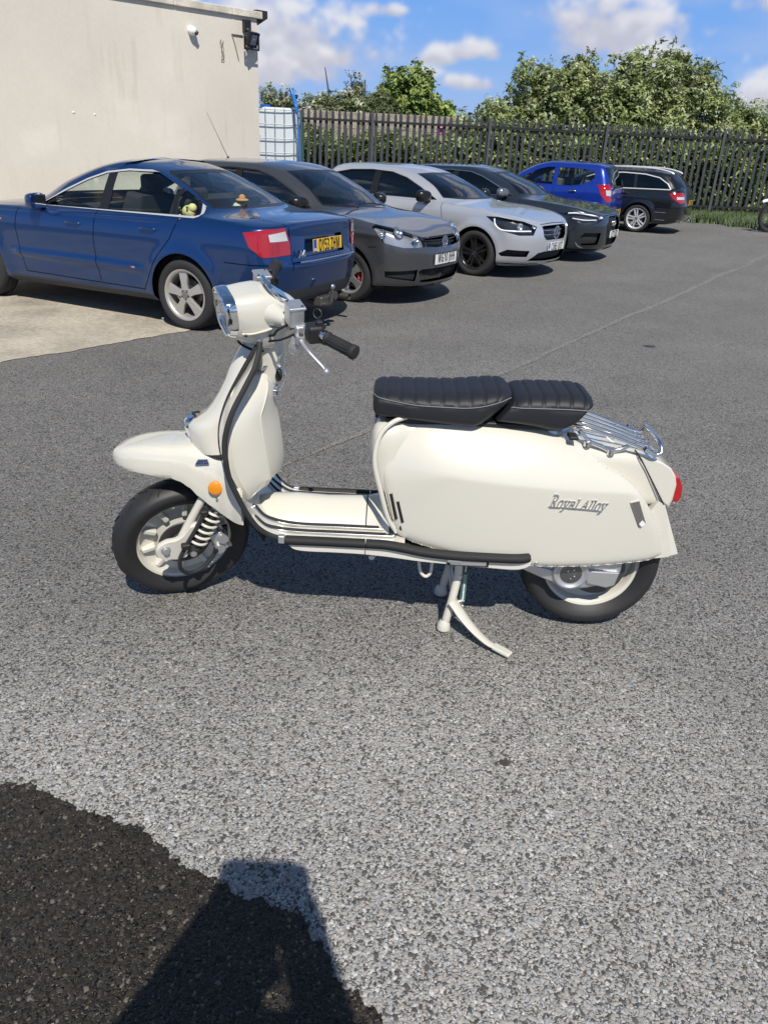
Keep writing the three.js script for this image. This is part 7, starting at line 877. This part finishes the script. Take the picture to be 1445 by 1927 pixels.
// ---------- off-road motorcycle cut by the right edge of the picture ----------
{
  const b = thing('motorcycle', 'white and red off-road motorcycle parked by the fence at the right edge', 'motorcycle', [9.32, 0, -20.75], 0.12); // front to -x, origin under the front axle
  const white = phys([.78, .78, .77], .35), red = phys([.6, .02, .02], .35), dark = std([.02, .02, .021], .6), alu = std([.55, .56, .57], .35, .8), R = .35;
  for (const [x, r, name] of [[0, R, 'front_wheel'], [1.42, .335, 'rear_wheel']]) { const w = new THREE.Group(); w.name = name; w.position.set(x, r, 0); b.add(w); obj('tyre', new THREE.TorusGeometry(r - .042, .042, 14, 56), std([.03, .03, .03], .85), w); const kn = []; for (let k = 0; k < 44; k++) for (const z of [-.03, 0, .03]) kn.push(box(.030, .022, .02, 0, r - .004 - Math.abs(z) * .25, z).rotateZ((k + (z ? .5 : 0)) / 44 * 2 * PI)); obj('tread_knobs', kn, dark, w).userData.kind = 'stuff'; obj('rim', lathe([[r - .085, -.02], [r - .092, 0], [r - .085, .02], [r - .072, .022], [r - .072, -.022], [r - .085, -.02]], 48).rotateX(PI / 2), dark, w); const spk = []; for (let k = 0; k < 32; k++) { const a = k / 32 * 2 * PI, q = a + (k % 2 ? .5 : -.5); spk.push(between(V(.035 * Math.cos(q), .035 * Math.sin(q), k % 4 < 2 ? .03 : -.03), V((r - .088) * Math.cos(a), (r - .088) * Math.sin(a), 0), .002, .002, 4)); } obj('spokes', spk, alu, w).userData.kind = 'stuff'; obj('hub', cyl(.04, .04, .1, 20).rotateX(PI / 2), alu, w); obj('brake_disc', cyl(.12, .12, .005, 32).rotateX(PI / 2).translate(0, 0, .06), alu, w); }
  for (const z of [.10, -.10]) { obj('fork', [between(V(0, R, z), V(.20, .82, z), .029, .026, 14)], alu, b); obj('fork_guard', [between(V(-.005, R + .02, z * 1.25), V(.12, .64, z * 1.25), .032, .038, 12)], white, b); obj('fork_tube', between(V(.18, .78, z), V(.30, 1.08, z), .027, .027, 14), dark, b); }
  obj('front_mudguard', loft([[-.36, .735, .045], [-.30, .765, .075], [-.15, .80, .095], [0, .815, .10], [.15, .82, .095], [.30, .795, .07]].map(([x, y, w]) => Array.from({ length: 13 }, (_, i) => { const u = i / 12 * 2 - 1; return V(x, y - .045 * u * u, u * w); })).map((r) => [...r, ...r.slice().reverse().map((p) => V(p.x, p.y - .006, p.z))]), { wrap: true, caps: true }), white, b);
  obj('number_board', extr([[-.10, -.12], [.10, -.12], [.12, .05], [.06, .13], [-.06, .13], [-.12, .05]], .01, .004).rotateY(-PI / 2).rotateZ(-.3).translate(.13, .95, 0), white, b);
  obj('handlebar', pipe([[.42, 1.14, .40], [.33, 1.16, .22], [.28, 1.12, .08], [.28, 1.12, -.08], [.33, 1.16, -.22], [.42, 1.14, -.40]], .012, 40, 8), dark, b);
  obj('fuel_tank', loft([[.30, .93, .10, .07], [.42, .95, .16, .11], [.58, .93, .16, .10], [.72, .88, .10, .05]].map(([x, y, w, h]) => Array.from({ length: 24 }, (_, i) => { const a = i / 24 * 2 * PI; return V(x, y + h * Math.sin(a), w * Math.cos(a)); })), { wrap: true, caps: true }), white, b);
  for (const s of [1, -1]) { obj('side_shroud', extr([[.24, .60], [.30, .92], [.52, .95], [.60, .78], [.44, .58]], .012, .004).translate(0, 0, s * .15 - .006), red, b); obj('side_plate', extr([[.92, .62], [.86, .86], [1.22, .90], [1.2, .74]], .012, .004).translate(0, 0, s * .12 - .006), white, b); }
  obj('seat', loft([[.62, .93, .06], [.8, .945, .075], [1.1, .955, .085], [1.42, .975, .07]].map(([x, y, w]) => Array.from({ length: 20 }, (_, i) => { const a = i / 20 * 2 * PI; return V(x, y - .02 + .04 * Math.sin(a), w * Math.sign(Math.cos(a)) * Math.sqrt(Math.abs(Math.cos(a)))); })), { wrap: true, caps: true }), dark, b); obj('rear_mudguard', loft([[1.25, .92, .085], [1.5, .95, .08], [1.75, .99, .06]].map(([x, y, w]) => [V(x, y - .03, -w), V(x, y, 0), V(x, y - .03, w), V(x, y - .036, w), V(x, y - .008, 0), V(x, y - .036, -w)]), { wrap: true, caps: true }), white, b);
  obj('frame', [pipe([[.30, .96, .03], [.40, .60, .09], [.50, .38, .11], [.95, .36, .11], [1.0, .60, .10], [.75, .86, .07]], .022, 50, 10), pipe([[.30, .96, -.03], [.40, .60, -.09], [.50, .38, -.11], [.95, .36, -.11], [1.0, .60, -.10], [.75, .86, -.07]], .022, 50, 10)], alu, b); obj('swingarm', [box(.56, .05, .03, 1.18, .36, .11, .01), box(.56, .05, .03, 1.18, .36, -.11, .01)].map((g) => g), alu, b); obj('engine', [box(.30, .22, .22, .76, .46, 0, .04), cyl(.10, .10, .26, 28).rotateX(PI / 2).translate(.72, .44, 0), box(.17, .22, .16, .66, .66, 0, .02)], dark, b); obj('exhaust', [pipe([[.58, .68, .08], [.48, .55, .13], [.62, .42, .16], [.95, .60, .16], [1.2, .74, .15]], .024, 40, 10), between(V(1.1, .70, .155), V(1.55, .86, .16), .045, .05, 18)], alu, b); obj('footpeg', [box(.05, .02, .12, .86, .36, .2), box(.05, .02, .12, .86, .36, -.2)], alu, b); obj('side_stand', between(V(.86, .33, .13), V(.82, 0, .30), .012, .010, 8), alu, b);
}

// ---------- the photographer behind the camera, whose shadow falls into the picture ----------
{
  const skin = std([.50, .31, .23], .6), cloth = std([.05, .06, .09], .9), denim = std([.04, .055, .10], .9), p = thing('person', 'person in dark clothes holding up a phone to take the picture', 'person', [0.0, 0, 0.345]); p.scale.setScalar(1.05); // faces -z
  const blob = (caps, [cx, cy, cz], half, res, k) => { const mc = new MarchingCubes(res, skin, false, false, 90000); mc.isolation = 0; const f = mc.field, n = res, h = n / 2; let o = 0; for (let z = 0; z < n; z++) for (let y = 0; y < n; y++) for (let x = 0; x < n; x++, o++) { const X = cx + (x - h) / h * half, Y = cy + (y - h) / h * half, Z = cz + (z - h) / h * half; let s = 0; for (const [a, b, r0, r1] of caps) { const dx = b[0] - a[0], dy = b[1] - a[1], dz = b[2] - a[2], t = clamp(((X - a[0]) * dx + (Y - a[1]) * dy + (Z - a[2]) * dz) / (dx * dx + dy * dy + dz * dz + 1e-9)), d = Math.hypot(X - a[0] - dx * t, Y - a[1] - dy * t, Z - a[2] - dz * t) - lerp(r0, r1, t); s += Math.exp(-Math.max(-20, Math.min(40, d / k))); } f[o] = s > 0 ? k * Math.log(s) : -1; } mc.update(); const g = new THREE.BufferGeometry(); g.setAttribute('position', new THREE.BufferAttribute(mc.positionArray.slice(0, mc.count * 3), 3)); g.setAttribute('normal', new THREE.BufferAttribute(mc.normalArray.slice(0, mc.count * 3), 3)); return g.scale(half, half, half).translate(cx, cy, cz); };
  const both = (l) => l.flatMap(([a, b, r, q]) => [[a, b, r, q], [[-a[0], a[1], a[2]], [-b[0], b[1], b[2]], r, q]]);
  const arms = [[[.17, 1.42, .01], [.190, 1.17, -.09], .052, .044], [[.190, 1.17, -.09], [.078, 1.40, -.325], .046, .036], [[-.17, 1.42, .01], [-.270, 1.18, -.09], .052, .044], [[-.270, 1.18, -.09], [-.078, 1.40, -.325], .046, .036]];
  const torso = [...both([[[.09, 1.34, .0], [.07, 1.05, .0], .105, .10], [[.05, 1.42, .01], [.17, 1.42, .01], .06, .055], [[.06, 1.0, 0], [.09, .92, .0], .11, .115]]), [[0, 1.4, .01], [0, 1.56, -.01], .06, .055]], legs = both([[[.095, .90, 0], [.11, .50, -.01], .088, .058], [[.11, .50, -.01], [.115, .09, .03], .058, .04]]), feet = both([[[.115, .05, .05], [.125, .035, -.14], .042, .035]]);
  // head, face and hair share one grid with finer cells
  const head = blob([[[0, 1.655, -.005], [0, 1.69, .0], .088, .092], [[0, 1.60, -.045], [0, 1.57, -.055], .055, .042], [[0, 1.64, -.09], [0, 1.615, -.108], .014, .016], ...both([[[.03, 1.585, -.06], [.05, 1.62, -.03], .03, .04], [[.088, 1.66, .005], [.092, 1.63, .0], .012, .010]]), [[0, 1.58, .0], [0, 1.48, .005], .055, .058]], [0, 1.64, -.01], .18, 96, .008);
  const hand = (s) => { const dy = -.095, dz = .088, kx = .80; const w = [s * .105, 1.475, -.41], c = [s * .098, 1.535, -.435]; const L = [[w, c, .026, .030]]; for (let i = 0; i < 4; i++) { const y = 1.575 - i * .024, l = [1, 1.08, 1, .82][i]; L.push([[s * .098, y - .008, -.43], [s * .112, y, -.452 - .01 * l], .0105, .0095], [[s * .112, y, -.452 - .01 * l], [s * .088, y + .002, -.466], .0095, .0085], [[s * .088, y + .002, -.466], [s * (.088 - .022 * l), y + .002, -.464], .0085, .0075]); } L.push([[s * .092, 1.51, -.42], [s * .075, 1.53, -.40], .014, .012], [[s * .075, 1.53, -.40], [s * .045, 1.55, -.408], .012, .0095]); return blob(L.map(([p, q, r, t]) => [[p[0] * kx, p[1] + dy, p[2] + dz], [q[0] * kx, q[1] + dy, q[2] + dz], r, t]), [s * .075, 1.53 + dy, -.43 + dz], .10, 80, .004); };
  obj('body', [blob([...torso, ...arms, ...legs, ...feet], [0, .85, -.12], .92, 110, .02), head, hand(1), hand(-1)], skin, p);
  obj('jacket', blob([...torso.slice(0, 6).map(([a, b, r, q]) => [a, b, r + .022, q + .022]), ...arms.map(([a, b, r, q]) => [a, b, r + .016, q + .014])], [0, 1.2, -.15], .50, 90, .02), cloth, p);
  obj('trousers', blob([...both([[[.07, .97, 0], [.09, .90, 0], .125, .12]]), ...legs.map(([a, b, r, q]) => [a, b, r + .018, q + .022])], [0, .55, 0], .56, 90, .015), denim, p);
  obj('shoes', blob(feet.map(([a, b, r, q]) => [a, b, r + .012, q + .012]), [0, .06, -.04], .28, 72, .01), std([.02, .02, .02], .6), p);
  obj('hair', blob([[[0, 1.71, .02], [0, 1.725, -.01], .092, .09], [[0, 1.66, .05], [0, 1.62, .06], .07, .05]], [0, 1.70, .01], .17, 64, .01), std([.05, .03, .02], .8), p);
  for (const s of [1, -1]) obj('eye', new THREE.SphereGeometry(.011, 12, 8).translate(s * .033, 1.655, -.086), std([.7, .7, .7], .3), p); obj('mouth', box(.045, .006, .008, 0, 1.583, -.098, .003), std([.4, .15, .13], .6), p);
  // phone: the lens is the camera of this picture; its case stands just behind it
  const ph = thing('phone', 'phone in an open wallet case held up by the person taking the picture', 'phone', [0, 1.6, 0]); ph.rotation.set(-25.6 * RAD, 0, 0);
  obj('phone_body', box(.078, .160, .008, -.018, -.050, .012, .003), std([.03, .03, .035], .4), ph); obj('wallet_case', [box(.112, .190, .004, -.022, -.056, .0185, .002), box(.058, .190, .005, .052, -.056, .0175, .002)], std([.05, .035, .03], .7), ph); obj('screen', box(.070, .148, .001, -.018, -.058, .0212), phys([.01, .01, .012], .1), ph);
}

renderer.render(scene, camera);
